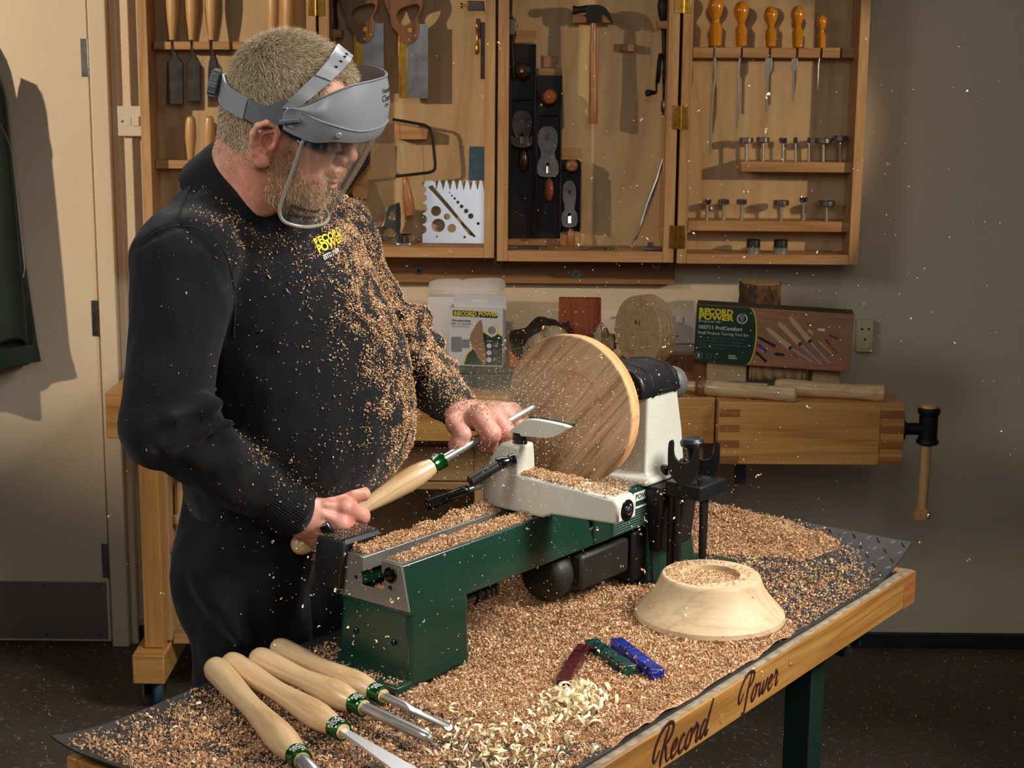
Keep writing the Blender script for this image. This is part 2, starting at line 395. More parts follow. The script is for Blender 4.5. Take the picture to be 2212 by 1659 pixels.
M_['black_knit'] = cloth_mat('black_sweat_fabric', srgb(19, 19, 21), srgb(13, 13, 15), .9, 1500, .10, .45)
M_['trouser'] = cloth_mat('black_twill', srgb(16, 17, 19), srgb(10, 11, 13), .85, 1200, .06)
def drape(mb, cx, yb, ztop, zbot, wt, wb, dt, db, folds, seed, n=64, m=30, asym=0):
    rnd = random.Random(seed); ph = [rnd.uniform(0, 6.28) for _ in range(6)]; vs = []; fs = []
    for j in range(m + 1):
        t = j / m; z = ztop + (zbot - ztop) * t; w = wt + (wb - wt) * t; dd = dt + (db - dt) * t
        sh = min(1, (1 - (1 - min(1, t / .12)) ** 2) ** .5) if t < .12 else 1
        for k in range(n):
            a = 2 * math.pi * k / n
            f = 1 + (.05 + .09 * t) * math.sin(folds * a + ph[0] + 1.5 * t) + .04 * math.sin(2.3 * folds * a + ph[1]) * t
            x = cx + asym * t + w * sh * math.cos(a) * f; y = yb - dd * .55 + dd * .5 * math.sin(a) * f
            y = min(y, yb)
            vs.append((x, y, z + .012 * math.sin(3 * a + ph[2]) * (t > .95)))
    for j in range(m):
        for k in range(n):
            k2 = (k + 1) % n; fs.append((j * n + k, j * n + k2, (j + 1) * n + k2, (j + 1) * n + k))
    fs.append(tuple(range(n))); fs.append(tuple(m * n + k for k in range(n))[::-1]); return mb.add(vs, fs)
YD = YW - .047
jx = Y(-40, 400, YD).x
j = thing('work_jacket', 'dark green work jacket hanging against the cream door at the left edge', 'jacket', (jx, YD - .05, Y(0, 800, YD).z))
zt, zb_ = Y(0, 70, YD).z, Y(40, 775, YD).z
mb = MB(); drape(mb, jx, YD, zt, zb_, .05, .17, .07, .13, 5, 3, asym=-.02); _jf = [(list(mb.v), list(mb.f))]; obj('body_panel', mb, M_['jacket'], j, sharp=80)
mb = MB(); drape(mb, jx + .075, YD - .06, zt - .10, Y(40, 720, YD).z, .03, .065, .06, .075, 3, 5, asym=.005); _jf.append((list(mb.v), list(mb.f))); obj('sleeve', mb, M_['jacket'], j, sharp=80)
mb = MB(); drape(mb, jx - .03, YD - .07, zt - .05, Y(0, 828, YD).z, .05, .09, .06, .07, 4, 9, asym=-.01); _jf.append((list(mb.v), list(mb.f))); obj('lining_panel', mb, M_['jacket'], j, sharp=80)
from mathutils.bvhtree import BVHTree
_jt = [BVHTree.FromPolygons([tuple(v) for v in vv], ff) for vv, ff in _jf]; zp = []
for x, y in smoothpoly([(2, 270), (20, 310), (34, 370), (48, 420), (60, 480), (58, 540), (50, 600)], 2, False):
    d_ = _ray(x, y).normalized(); hs_ = [h for h in (q.ray_cast(Vector((0, 0, H)), d_) for q in _jt) if h[0]]
    if hs_: zp.append(min(hs_, key=lambda h: h[3])[0] - d_ * .001)
mb = MB()
mb.tube(zp, .0022, 8); obj('zip', mb, M_['steel'], j)
mb = MB(); mb.tube([(jx, YD + .002, zt + .03), (jx, YD - .03, zt + .03), (jx, YD - .045, zt + .045)], .006, 10); mb.box(jx - .02, jx + .02, YD - .004, YD + .001, zt, zt + .06)
obj('coat_hook', mb, M_['steel'], label='small metal coat hook on the door above the jacket', cat='hook')

# ---------------------------------------------------------------- wall tool cabinets
YF, YB = 4.42, 4.525
def frame(root, x0, x1, ybot_in, ybot, ref=300, th=.018, YB=4.525):
    """carcass: back, two sides, bottom, top; x at pixel row ref"""
    X0, X1 = Y(x0, ref, YF).x, Y(x1, ref, YF).x; xm = (x0 + x1) / 2
    zb, zi = Y(xm, ybot, YF).z, Y(xm, ybot_in, YF).z; zt = 2.02; th = zi - zb
    mb = MB(); mb.box(X0 + .004, X1 - .004, YB, YB + .012, zb + .004, zt - .004); obj('back_panel', mb, M_['ply'], root)
    for a, b in ((X0, X0 + th), (X1 - th, X1)):
        mb = MB(); mb.box(a, b, YF, YB + .014, zb, zt); obj('side_panel', mb, M_['oakz'], root, bevel=.0012)
    mb = MB(); mb.box(X0 + th + .0004, X1 - th - .0004, YF + .0005, YB + .014, zb, zi); obj('bottom_panel', mb, M_['oak'], root, bevel=.0012)
    mb = MB(); mb.box(X0 + th + .0004, X1 - th - .0004, YF + .0005, YB + .014, zt - th, zt); obj('top_panel', mb, M_['oak'], root, bevel=.0012)
    return X0, X1, zi
def hinge(root, px, py, half=25, w=17):
    p = Y(px, py, YF - .002); s = YF / F; hh = half * s; ww = w * s
    mb = MB()
    for sx in (-1, 1): mb.box(p.x + sx * .002, p.x + sx * ww, YF - .0022, YF - .0002, p.z - hh, p.z + hh)
    h = obj('hinge', mb, M_['brass'], root, bevel=.0004)
    mb = MB(); mb.cyl((p.x, YF - .005, p.z - hh), (p.x, YF - .005, p.z + hh), .0045, None, 12); obj('knuckle', mb, M_['brass'], h)
    for sx in (-1, 1):
        for k in (-.65, 0, .65):
            mb = MB(); mb.cyl((p.x + sx * ww * .62, YF - .002, p.z + hh * k), (p.x + sx * ww * .62, YF - .0036, p.z + hh * k), .0034, .0024, 10); obj('screw', mb, M_['brass'], h)

cabL = thing('chisel_cabinet_door', 'open beech cabinet door with chisel racks, leftmost section beside the man', 'cabinet', (Y(490, 560, YF).x, YF, Y(490, 560, YF).z))
frame(cabL, 305, 686, 540, 560)
cabA = thing('saw_cabinet', 'beech wall cabinet with saws and a bright steel plate, behind the visor', 'cabinet', (Y(880, 556, YF).x, YF, Y(880, 556, YF).z))
frame(cabA, 692, 1069, 534, 556, YB=4.566)
cabB = thing('plane_cabinet', 'beech wall cabinet with black hand planes and a claw hammer', 'cabinet', (Y(1270, 565, YF).x, YF, Y(1270, 565, YF).z))
frame(cabB, 1075, 1462, 543, 566, YB=4.566)
cabR = thing('drill_bit_cabinet_door', 'open beech cabinet door with amber handled tools and drill bits, rightmost section', 'cabinet', (Y(1660, 571, YF).x, YF, Y(1660, 571, YF).z))
frame(cabR, 1469, 1867, 550, 571)
hinge(cabA, 683, 8); hinge(cabR, 1476, 2); hinge(cabR, 1470, 254); hinge(cabR, 1463, 512)
mb = MB(); R(mb, 700, 552, 1458, 612, 4.545, YW); top_ = Y(1100, 557, YF).z - .004
for v in mb.v:
    v.z = min(v.z, top_)

bt = thing('cabinet_batten', 'brown timber batten fixed to the wall under the cabinets', 'batten', Y(1100, 612, 4.55))
obj('board', mb, M_['batten'], bt, bevel=.002)
for px, py in ((905, 584), (1076, 566), (1245, 592), (1417, 571)):
    p = Y(px, py, 4.545); mb = MB(); mb.cyl(p, p - Vector((0, .003, 0)), .0125, None, 24); w_ = obj('washer', mb, M_['steel'], bt)
    mb = MB(); mb.cyl(p - Vector((0, .003, 0)), p - Vector((0, .008, 0)), .006, .0055, 6); obj('bolt_head', mb, M_['steel_dk'], w_)

def rail(root, x0, y0, x1, y1, slots, yf=4.462, m='oak', slotw=7, dep=.35):
    """slotted rack: one bar behind, blocks in front between the slots"""
    mb = MB(); R(mb, x0, y0, x1, y1, yf + .022, YB - .0005); r = obj('rack', mb, M_[m], root, bevel=.001)
    edges = [x0] + sum([[s - slotw / 2, s + slotw / 2] for s in slots], []) + [x1]
    for i in range(0, len(edges), 2):
        mb = MB(); R(mb, edges[i], y0, edges[i + 1], y1, yf, yf + .0218); obj('rack_block', mb, M_[m], r, bevel=.001)
    return r
YT = 4.473   # tool plane in the slots
rail(cabL, 332, 90, 556, 107, [373, 415, 456, 499], m='oak')
rail(cabL, 336, 346, 560, 364, [412, 453, 494], m='oak')
CH = [(373, 345, 400, 'widest bench chisel with pale handle, leftmost in the upper rack', 226, 18), (415, 405, 437, 'bench chisel with pale handle, second from left in the upper rack', 219, 15), (458, 452, 471, 'narrow bench chisel with pale handle, third from left in the upper rack', 213, 10)]
for cx, a, b, lb, yb, hw in CH:
    t = thing('bench_chisel', lb, 'chisel', Y(cx, yb, YT), 'bench chisels in the upper rack')
    mb = MB(); turned(mb, cx, [(-70, 4), (-64, 10), (-40, 13), (10, 14), (40, 12), (70, 8.5), (88, 7)], YT); obj('handle', mb, M_['beechz'], t)
    mb = MB(); turned(mb, cx, [(86, 7.4), (90, 7), (101, 5), (103, 3.4), (118, 3)], YT); obj('ferrule', mb, M_['chrome'], t)
    c = cx + 5 + (373 - cx) * .03
    mb = MB(); flat(mb, [(c - 4, 112), (c + 4, 112), (c + 6, 122), (c + hw, 136), (c + hw + 1, yb - 5), (c + hw, yb), (c - hw, yb), (c - hw, yb - 5), (c - hw + 1, 136), (c - 6, 122)], YT + .003, .005)
    obj('blade', mb, M_['steel_dk'], t, bevel=.0018, seg=1)
for cx, lb, top in ((590, 'pale chisel handle above the hair, left of the pair', -60), (622, 'pale chisel handle above the hair, right of the pair', -64)):
    t = thing('bench_chisel', lb, 'chisel', Y(cx, 200, YT), 'bench chisels behind the head')
    mb = MB(); turned(mb, cx, [(top, 4), (top + 6, 10), (-20, 12), (10, 13), (50, 12), (88, 7)], YT); obj('handle', mb, M_['beechz'], t)
    mb = MB(); flat(mb, [(cx - 3, 88), (cx + 3, 88), (cx + 10, 130), (cx + 10, 200), (cx - 10, 200), (cx - 10, 130)], YT + .003, .005); obj('blade', mb, M_['steel_dk'], t, bevel=.001)
for cx, lb in ((412, 'small pale handled chisel in the lower rack, nearest the cabinet edge'), (452, 'small pale handled chisel in the lower rack, second from the cabinet edge'), (488, 'small pale handled chisel in the lower rack, half hidden behind the neck')):
    t = thing('paring_chisel', lb, 'chisel', Y(cx, 430, YT), 'chisels in the lower rack')
    mb = MB(); turned(mb, cx, [(250, 3), (254, 9), (268, 11.5), (300, 12), (325, 9), (345, 7)], YT); obj('handle', mb, M_['beechz'], t)
    mb = MB(); turned(mb, cx, [(343, 7), (360, 4.5), (370, 3)], YT); obj('ferrule', mb, M_['chrome'], t)
    mb = MB(); flat(mb, [(cx - 3, 366), (cx + 3, 366), (cx + 6, 380), (cx + 6, 440), (cx - 6, 440), (cx - 6, 380)], YT + .003, .004); obj('blade', mb, M_['steel_dk'], t, bevel=.001)

# --- saw cabinet
YB, YT = 4.566, 4.512
def saw(lb, dx, dy, withback, blade_to, mat):
    t = thing('tenon_saw', lb, 'saw', Y(880 + dx, blade_to, YT), 'tenon saws hanging in the cabinet')
    yy = YT
    if withback:
        mb = MB(); R(mb, 861 + dx, 60 + dy, 865 + dx, blade_to - 1, yy - .004, yy + .006); R(mb, 865 + dx, 60 + dy, 880 + dx, blade_to, yy - .0025, yy + .0045); obj('brass_back', mb, M_['brass'], t, bevel=.0006)
    mb = MB(); R(mb, 880 + dx, 52 + dy, 924 + dx, blade_to, yy - .0005, yy + .0008)
    n = 60; z0, z1 = Y(924 + dx, blade_to, yy).z, Y(924 + dx, 52 + dy, yy).z; X = Y(924 + dx, (blade_to + 52) / 2, yy).x
    for i in range(n):
        z = z0 + (z1 - z0) * i / n; d_ = (z1 - z0) / n; mb.add([(X, yy, z), (X + .0022, yy, z + d_ * .2), (X, yy, z + d_)], [(0, 1, 2)])
    obj('blade', mb, M_['steel'], t)
    outer = [(829, -30), (832, 5), (838, 22), (846, 38), (846, 56), (858, 68), (866, 82), (870, 95), (885, 96), (898, 90), (906, 74), (908, 52), (902, 38), (912, 22), (916, 4), (910, -14), (895, -30), (893, -46), (872, -38), (868, -52), (846, -36), (838, -44)]
    hole = [(858, 40), (870, 57), (884, 52), (896, 42), (905, 30), (910, 16), (902, 8), (884, 12), (866, 18), (858, 28)]
    sh = lambda P: [(a + dx, b + dy) for a, b in P]
    mb = MB(); flat(mb, smoothpoly(sh(outer), 2), yy + .010, .020, [smoothpoly(sh(hole), 2)[::-1]]); obj('handle', mb, M_[mat], t, bevel=.0035, seg=3)
    for a, b, r in ((885, 65, .0085), (898, 77, .005), (884, 86, .005)):
        p = Y(a + dx, b + dy, yy - .010); mb = MB(); mb.cyl(p, p - Vector((0, .002, 0)), r, r * .8, 18); obj('screw', mb, M_['brass'], t)
saw('tenon saw with brass back and curly wooden handle, right of the visor', 0, 0, True, 212, 'walnut')
saw('tenon saw with curly wooden handle just above the visor, partly hidden', -96, -2, True, 190, 'walnut')
for (px0, px1, y0, y1, m, nm) in ():
    pass
t = thing('screwdriver', 'dark rosewood handled screwdriver in a block above the visor', 'screwdriver', Y(718, 140, YT))
mb = MB(); turned(mb, 718, [(-60, 8), (-40, 14), (-10, 12), (10, 9), (30, 10), (52, 13), (62, 12)], YT); obj('handle', mb, M_['rose'], t)
mb = MB(); turned(mb, 722, [(62, 5), (84, 5), (86, 3.4), (150, 3)], YT); obj('shaft', mb, M_['brass'], t)
mb = MB(); R(mb, 701, 64, 738, 81, 4.50, YB - .001); obj('rack_block', mb, M_['oak'], cabA, bevel=.001)
t = thing('marking_gauge', 'rosewood marking gauge with brass fittings in the cabinet top corner', 'gauge', Y(1020, 170, YT))
mb = MB(); R(mb, 1010, 2, 1046, 23, YT - .02, YT + .01); obj('stock', mb, M_['rose'], t, bevel=.002)
mb = MB(); R(mb, 1038, 48, 1049, 171, YT - .006, YT + .006); obj('stem', mb, M_['rose'], t, bevel=.001)
mb = MB(); R(mb, 1028, 40, 1038, 84, YT - .008, YT + .008); obj('slide', mb, M_['rose'], t, bevel=.001)
mb = MB(); turned(mb, 1031, [(52, 1), (54, 4), (62, 4.5), (68, 2.5), (92, 2.5), (96, 4.5), (112, 5), (118, 3)], YT - .012, 14); obj('brass_screw', mb, M_['brass'], t)
mb = MB(); p = Y(1010, 12, YT - .005); q = Y(1000, 12, YT - .005); mb.cyl(p, q, .003, .003, 10); mb.cyl(q, q + (q - p) * .5, .0075, .0075, 14); obj('thumb_screw', mb, M_['brass'], t)
t = thing('coping_saw', 'black iron coping saw frame with worn wooden handle', 'saw', Y(890, 465, YT))
mb = MB(); mb.tube([Y(a, b, YT - .01) for a, b in smoothpoly([(848, 258), (890, 265), (926, 272), (934, 290), (938, 330), (941, 362), (934, 372), (900, 376), (855, 381)], 1, False)], .0042, 10); obj('frame', mb, M_['iron'], t)
mb = MB(); turned(mb, 875, [(381, 4), (386, 7), (400, 8), (430, 12), (452, 13), (464, 11), (468, 4)], YT - .01, 18, cx1=886); obj('handle', mb, M_['ash'], t)
mb = MB(); a = Y(850, 262, YT - .01); b = Y(857, 380, YT - .01); mb.tube([a, b], .0006, 6); obj('saw_blade', mb, M_['steel'], t)
mb = MB(); flat(mb, [(855, 264), (926, 278), (924, 299), (855, 299)], YB - .0005, .05); obj('rack_block', mb, M_['oak'], cabA, bevel=.001)
mb = MB(); flat(mb, [(1014, 316), (1049, 317), (1049, 388), (1012, 388)], YB - .0005, .006)
M_['bluecard'] = plain('blue_sheet', srgb(62, 98, 124), .6, noise=.4, nscale=40); obj('abrasive_sheet', mb, M_['bluecard'], label='blue abrasive sheet standing behind the steel profile plate', cat='sheet')
# bright profile plate
def notch(n, x0, x1, yb, dep, kind):
    P = []
    for i in range(n):
        a = x0 + (x1 - x0) * i / n; b = x0 + (x1 - x0) * (i + 1) / n; w = b - a
        if kind == 't': P += [(a, yb + dep), (a + w * .35, yb), (a + w * .62, yb), (b, yb + dep)]
        elif kind == 'r':
            P += [(a, yb), (a + w * .12, yb)] + [(a + w * .5 - w * .36 * math.cos(q * math.pi / 5), yb - dep * math.sin(q * math.pi / 5)) for q in range(6)] + [(b - w * .06, yb)]
    return P
top = [(918, 392), (932, 390), (940, 393)] + notch(7, 942, 1046, 390, 22, 't') + [(1049, 392)]
right = [(1049, 400), (1049, 532)]
bot = [(a, b) for a, b in notch(8, 1049, 925, 532, 5, 'r')]
left = [(918, 531), (913, 525), (913, 508)]
for cy, r in ((496, 9), (474, 10), (450, 10), (428, 9), (410, 8)):
    left += [(914 + r * .9 * math.sin(q * math.pi / 5), cy + r * math.cos(q * math.pi / 5)) for q in range(6)]
outline = top + right + bot + left
holes = [circ(942, 456, 11, 20), circ(966, 468, 7, 16), circ(947, 487, 14.5, 22), circ(976, 493, 9.5, 18), circ(944, 511, 2.4, 10), circ(1004, 512, 3, 10), circ(1033, 483, 3.4, 10),
         [(924, 404), (934, 400), (968, 440), (1002, 482), (1028, 510), (1026, 513), (1012, 506), (994, 482), (950, 432)]]
for i, (a, b, r) in enumerate(((971, 416, 1.6), (976, 423, 2.2), (982, 429, 2.8), (989, 437, 3.5), (997, 446, 4.2), (1007, 456, 5), (1017, 467, 6))): holes.append(circ(a, b, r, 12))
mb = MB(); flat(mb, outline, YT + .03, .0028, [h[::-1] for h in holes]); 
zz = Y(980, 460, YT + .03)
mb2 = MB(Matrix.Translation(zz) @ Matrix.Rotation(-.16, 4, 'X') @ Matrix.Rotation(.0, 4, 'Z') @ Matrix.Translation(-zz)); mb2.add([tuple(v) for v in mb.v], mb.f)
M_['plate'] = plain('bright_plate', srgb(176, 182, 190), .30, .75, noise=.06, nscale=10); obj('profile_gauge_plate', mb2, M_['plate'], sharp=20, label='bright steel profile gauge plate with teeth and round holes', cat='gauge')
t = thing('combination_square', 'grey combination square leaning beside the chrome ring', 'square', Y(845, 520, YT))
mb = MB(); flat(mb, smoothpoly([(800, 488), (822, 492), (832, 478), (834, 452), (842, 442), (862, 440), (866, 446), (866, 505), (852, 514), (838, 520), (830, 516)], 1), YT + .01, .014, [circ(842, 502, 12, 18, 10)[::-1], circ(848, 465, 6, 14, 10)[::-1]]); obj('head', mb, M_['steel'], t, bevel=.001)
mb = MB(); R(mb, 856, 438, 864, 508, YT - .006, YT - .004); obj('rule', mb, M_['steel_dk'], t)
t = thing('chuck_ring', 'small polished chrome ring on the cabinet floor beside the steel plate', 'ring', Y(872, 528, YT - .01))
c = Y(872, 528, YT - .012); c.z = Y(880, 534, YF).z + .001; mb = MB(); mb.lathe([(0, .019), (0, .036), (.004, .036), (.006, .026), (.022, .025), (.024, .023), (.024, .019), (0, .019)], c, (0, 0, 1), 36); obj('ring_body', mb, M_['chrome'], t)
t = thing('try_square', 'dark wooden try square with brass edge seen behind the visor', 'square', Y(770, 450, YT))
mb = MB(); flat(mb, [(735, 405), (802, 300), (800, 352), (752, 412)], YT + .01, .018); obj('stock', mb, M_['rose'], t, bevel=.001)
mb = MB(); flat(mb, [(751, 414), (800, 354), (802, 359), (756, 418)], YT + .008, .02); obj('brass_edge', mb, M_['brass'], t, bevel=.0006)
mb = MB(); R(mb, 757, 420, 763, 518, YT + .02, YT + .023); flat(mb, [(738, 420), (762, 420), (762, 500), (738, 500)], YT + .02, .004); obj('blade', mb, M_['pblack'], t)
mb = MB(); flat(mb, [(762, 380), (796, 340), (794, 428), (762, 428)], YB - .0005, .02); obj('rack_block', mb, M_['oak'], cabA, bevel=.001)

# --- plane cabinet
def plane(lb, x0, x1, ytop, ybot, knob, cap, capw, tail, kmat):
    t = thing('hand_plane', lb, 'plane', Y((x0 + x1) / 2, ybot, YT), 'iron hand planes hanging in the cabinet')
    yb = YB - .012
    mb = MB(); R(mb, x0, ytop, x1, ybot, yb - .006, yb); obj('sole', mb, M_['iron'], t, bevel=.001)
    for a, b in ((x0, x0 + 3.5), (x1 - 3.5, x1)):
        mb = MB(); A = ytop + (ybot - ytop) * .12; B = ybot - (ybot - ytop) * .14
        q = [(ytop, .012), (A, .016), (cap[0] - 20, .045), (cap[1], .048), (B, .016), (ybot, .012)]
        xa, xb = Y(a, (ytop + ybot) / 2, yb).x, Y(b, (ytop + ybot) / 2, yb).x
        P = [(yb - .006 - dd, Y(a, p, yb).z) for p, dd in q]; P = P + [(yb - .004, P[-1][1]), (yb - .004, P[0][1])]
        mb.add([(xa, u, v) for u, v in P] + [(xb, u, v) for u, v in P], [tuple(range(8)), tuple(range(8, 16))[::-1]] + [(i, i + 8, (i + 1) % 8 + 8, (i + 1) % 8) for i in range(8)])
        obj('cheek', mb, M_['iron'], t, bevel=.0006)
    kx, ky, kr = knob; s = YT / F; p = Y(kx, ky, yb - .006)
    mb = MB(); mb.lathe([(0, .013), (.006, .012), (.014, .008), (.022, .010), (.030, kr * s), (.042, kr * s * 1.02), (.052, kr * s * .75), (.056, .002)], p, (0, -1, 0), 24); k = obj('front_knob', mb, M_[kmat], t)
    pp = p - Vector((0, .0565, 0)); mb = MB(); mb.cyl(pp, pp - Vector((0, .001, 0)), .0045, .004, 14); obj('knob_screw', mb, M_['brass'], k)
    cx = (x0 + x1) / 2 - 1; y0, y1 = cap; w0, w1 = capw
    # lever cap, wedge sloping out from the sole
    P = smoothpoly([(cx - w0 * .5, y0), (cx + w0 * .5, y0), (cx + w0, y0 + 14), (cx + w0, y0 + 40), (cx + w1 * .55, y0 + 62), (cx + w1, y1 - 30), (cx + w1, y1 - 8), (cx + w1 * .6, y1), (cx - w1 * .6, y1), (cx - w1, y1 - 8), (cx - w1, y1 - 30), (cx - w1 * .55, y0 + 62), (cx - w0, y0 + 40), (cx - w0, y0 + 14)], 1)
    vs = []; n = len(P)
    for off in (0, .004):
        for a, b in P:
            q = Y(a, b, yb - .03); f = (b - y0) / (y1 - y0); vs.append((q.x, yb - .016 - .030 * f - off, q.z))
    mb = MB(); mb.add(vs, [tuple(range(n))[::-1], tuple(range(n, 2 * n))] + [(i, (i + 1) % n, (i + 1) % n + n, i + n) for i in range(n)]); lc = obj('lever_cap', mb, M_['steel_dk'], t, bevel=.0008)
    q = Y(cx, y0 + 25, yb - .03); mb = MB(); mb.cyl((q.x, yb - .022, q.z), (q.x, yb - .030, q.z), .006, .0055, 16); obj('cap_screw', mb, M_['steel_dk'], lc)
    q = Y(cx, y1 - 18, yb - .05); mb = MB(); mb.tube([(q.x, yb - .042, q.z + .012), (q.x, yb - .054, q.z + .004), (q.x, yb - .056, q.z - .012)], [.004, .006, .007], 12); obj('cam_lever', mb, M_['chrome'], lc)
    mb = MB(); turned(mb, cx + 3, [(y1 + 2, 4), (y1 + 12, tail), (y1 + 34, tail + 2), (y1 + 48, tail * .7), (y1 + 52, 3)], yb - .03, 16); obj('rear_handle', mb, M_[kmat], t)
    mb = MB(); mb.tube([Y(cx - (x1 - x0) * .4, y0 - 22, yb - .012), Y(cx + (x1 - x0) * .4, y0 - 22, yb - .012)], .0022, 8); obj('cross_rib', mb, M_['iron'], t)
plane('longest black iron hand plane with dark knob, far left of its cabinet', 1101, 1156, 95, 514, (1127, 153, 18), (238, 318), (22, 24), 10, 'rose')
plane('mid-length black hand plane with reddish knob and grey lever cap', 1157, 1212, 163, 514, (1185, 208, 17), (272, 382), (22, 24), 10, 'mahog')
plane('short block plane with round wooden knob, lowest of the three planes', 1208, 1254, 345, 500, (1234, 356, 13), (390, 490), (15, 18), 8, 'walnut')
for x0, x1, y0, y1, p in ((1104, 1160, 66, 93, 1), (1162, 1214, 147, 182, 1), (1174, 1204, 120, 146, 0), (1212, 1256, 320, 350, 1), (1096, 1250, 506, 536, 0)):
    mb = MB(); 
    P = [(x0, y1), (x0, y0), (x1, y0), (x1, y0 + (y1 - y0) * .6), (x1 - 6, y0 + (y1 - y0) * .6), (x1 - 6, y1)]
    flat(mb, P, YB - .0005, .014 if p else .006); obj('plane_rest', mb, M_['oak'], cabB, bevel=.001)
t = thing('spokeshave', 'black iron spokeshave hanging beside the longest plane', 'spokeshave', Y(1108, 165, YT))
mb = MB(); mb.tube([Y(a, b, YT - .01) for a, b in ((1104, 0), (1102, 30), (1106, 50), (1108, 75), (1105, 100), (1108, 140), (1110, 168))], [.004, .005, .007, .009, .006, .005, .003], 12); obj('body', mb, M_['iron'], t)
mb = MB(); R(mb, 1100, 40, 1114, 76, YT - .022, YT - .008); obj('iron', mb, M_['steel_dk'], t, bevel=.002)
mb = MB(); p = Y(1116, 57, YT - .015); mb.cyl(p, p + Vector((.004, 0, 0)), .004, .004, 12); obj('thumb_screw', mb, M_['brass'], t)
t = thing('claw_hammer', 'claw hammer with dark steel head and worn wooden handle', 'hammer', Y(1282, 266, YT))
yh = YT - .022
mb = MB(); mb.tube([Y(a, b, yh) for a, b in ((1237, 22), (1243, 22), (1246, 22), (1262, 20), (1270, 20))], [.0115, .0118, .0095, .0095, .012], 16)
flat(mb, smoothpoly([(1264, 12), (1282, 10), (1300, 12), (1312, 22), (1320, 38), (1326, 54), (1318, 46), (1308, 34), (1298, 30), (1297, 50), (1268, 50), (1266, 30)], 1), yh + .011, .022); obj('head', mb, M_['iron'], t, bevel=.002)
mb = MB(); mb.tube([Y(a, b, yh) for a, b in ((1282, 48), (1282, 62), (1281, 100), (1281, 150), (1282, 200), (1281, 240), (1281, 260), (1281, 267))], [.009, .0105, .0115, .0125, .0145, .016, .0165, .0155], 16, flat=.8); obj('handle', mb, M_['ash'], t)
mb = MB(); flat(mb, [(1237, 31), (1266, 31), (1266, 50), (1237, 50)], YB - .0005, .045); flat(mb, [(1299, 31), (1312, 40), (1322, 50), (1299, 50)], YB - .0005, .045); obj('hammer_rest', mb, M_['oak'], cabB, bevel=.001)
t = thing('peg_rest', 'small empty wooden two-peg rest right of the hammer', 'rest', Y(1350, 110, YT))
for a, b in ((1326, 1339), (1357, 1370)):
    mb = MB(); R(mb, a, 95, b, 111, YB - .035, YB - .0125); obj('peg', mb, M_['oak'], t, bevel=.001)
mb = MB(); R(mb, 1326, 95, 1370, 110, YB - .012, YB - .0005); obj('bar', mb, M_['oak'], t, bevel=.001)
t = thing('hand_drill', 'black hand drill with crank handle hanging at the cabinet right side', 'drill', Y(1437, 256, YT))
yy = YT - .02
mb = MB(); turned(mb, 1434, [(-10, 6), (-4, 11), (12, 14), (30, 13), (42, 10), (48, 8)], yy, 18, cx1=1435); obj('top_handle', mb, M_['iron'], t)
mb = MB(); turned(mb, 1435, [(48, 8), (62, 8), (66, 6), (80, 6), (110, 5), (120, 6), (135, 4), (165, 5), (180, 4), (215, 4)], yy, 14); obj('shaft', mb, M_['iron'], t)
mb = MB(); turned(mb, 1437, [(213, 5), (220, 9), (236, 10), (246, 6), (250, 4), (256, 2)], yy, 18); obj('chuck', mb, M_['steel_dk'], t)
p = Y(1421, 148, yy); mb = MB(); mb.lathe([(0, .040), (.006, .040), (.006, .034), (0, .034), (0, .040)], p, (1, 0, -.05), 40); g = obj('gear_wheel', mb, M_['iron'], t)
for k in range(4):
    a = k * math.pi / 2 + .4; mb = MB(); mb.tube([p + Vector((.003, 0, 0)), p + Vector((.003, .036 * math.cos(a), .036 * math.sin(a)))], .003, 8); obj('spoke', mb, M_['iron'], g)
mb = MB(); mb.tube([p, Y(1418, 175, yy - .02), Y(1418, 200, yy - .03)], .003, 8); obj('crank_arm', mb, M_['iron'], t)
a = Y(1418, 200, yy - .03); b = Y(1396, 201, yy - .03); mb = MB(); mb.lathe([(0, .004), (.01, .006), (.02, .009), (.026, .0095), (.03, .004)], a, b - a, 16); obj('crank_knob', mb, M_['iron'], t)
mb = MB(); R(mb, 1422, 45, 1452, 62, YT - .035, YB - .0005); obj('rack_block', mb, M_['oak'], cabB, bevel=.001)
t = thing('wing_dividers', 'long thin steel dividers leaning in the cabinet right corner', 'dividers', Y(1390, 530, YT))
mb = MB(); mb.tube([Y(1441, 310, YT), Y(1420, 385, YT), Y(1398, 442, YT - .01), Y(1370, 530, YT - .03)], [.003, .0038, .004, .0012], 8); obj('leg', mb, M_['steel'], t)
mb = MB(); mb.tube([Y(1443, 310, YT + .01), Y(1412, 415, YT), Y(1380, 500, YT - .025), Y(1362, 534, YT - .035)], [.003, .0036, .003, .0012], 8); obj('leg', mb, M_['steel'], t)
mb = MB(); p = Y(1442, 306, YT); mb.cyl(p - Vector((0, .008, 0)), p + Vector((0, .008, 0)), .006, None, 16); obj('pivot', mb, M_['steel_dk'], t)
zb = Y(1270, 543, YF).z + .0015
def spanner(lb, xa, xb, y):
    a = Y(xa, 535, y).x; b = Y(xb, 535, y).x; t = thing('spanner', lb, 'spanner', ((a + b) / 2, y, zb))
    mb = MB(); mb.tube([(a + .02, y, zb + .004), ((a + b) / 2, y, zb + .005), (b - .015, y, zb + .005)], [.004, .0042, .005], 10, flat=.7); obj('shank', mb, M_['steel'], t)
    mb = MB(); mb.lathe([(0, .012), (.007, .012), (.007, .007), (0, .007), (0, .012)], (b - .006, y, zb + .0003), (0, 0, 1), 24); obj('ring_end', mb, M_['steel'], t)
    mb = MB(); mb.box(a, a + .02, y - .008, y - .003, zb, zb + .007); mb.box(a, a + .02, y + .003, y + .008, zb, zb + .007); mb.box(a + .017, a + .026, y - .008, y + .008, zb, zb + .007); obj('open_end', mb, M_['steel'], t, bevel=.001)
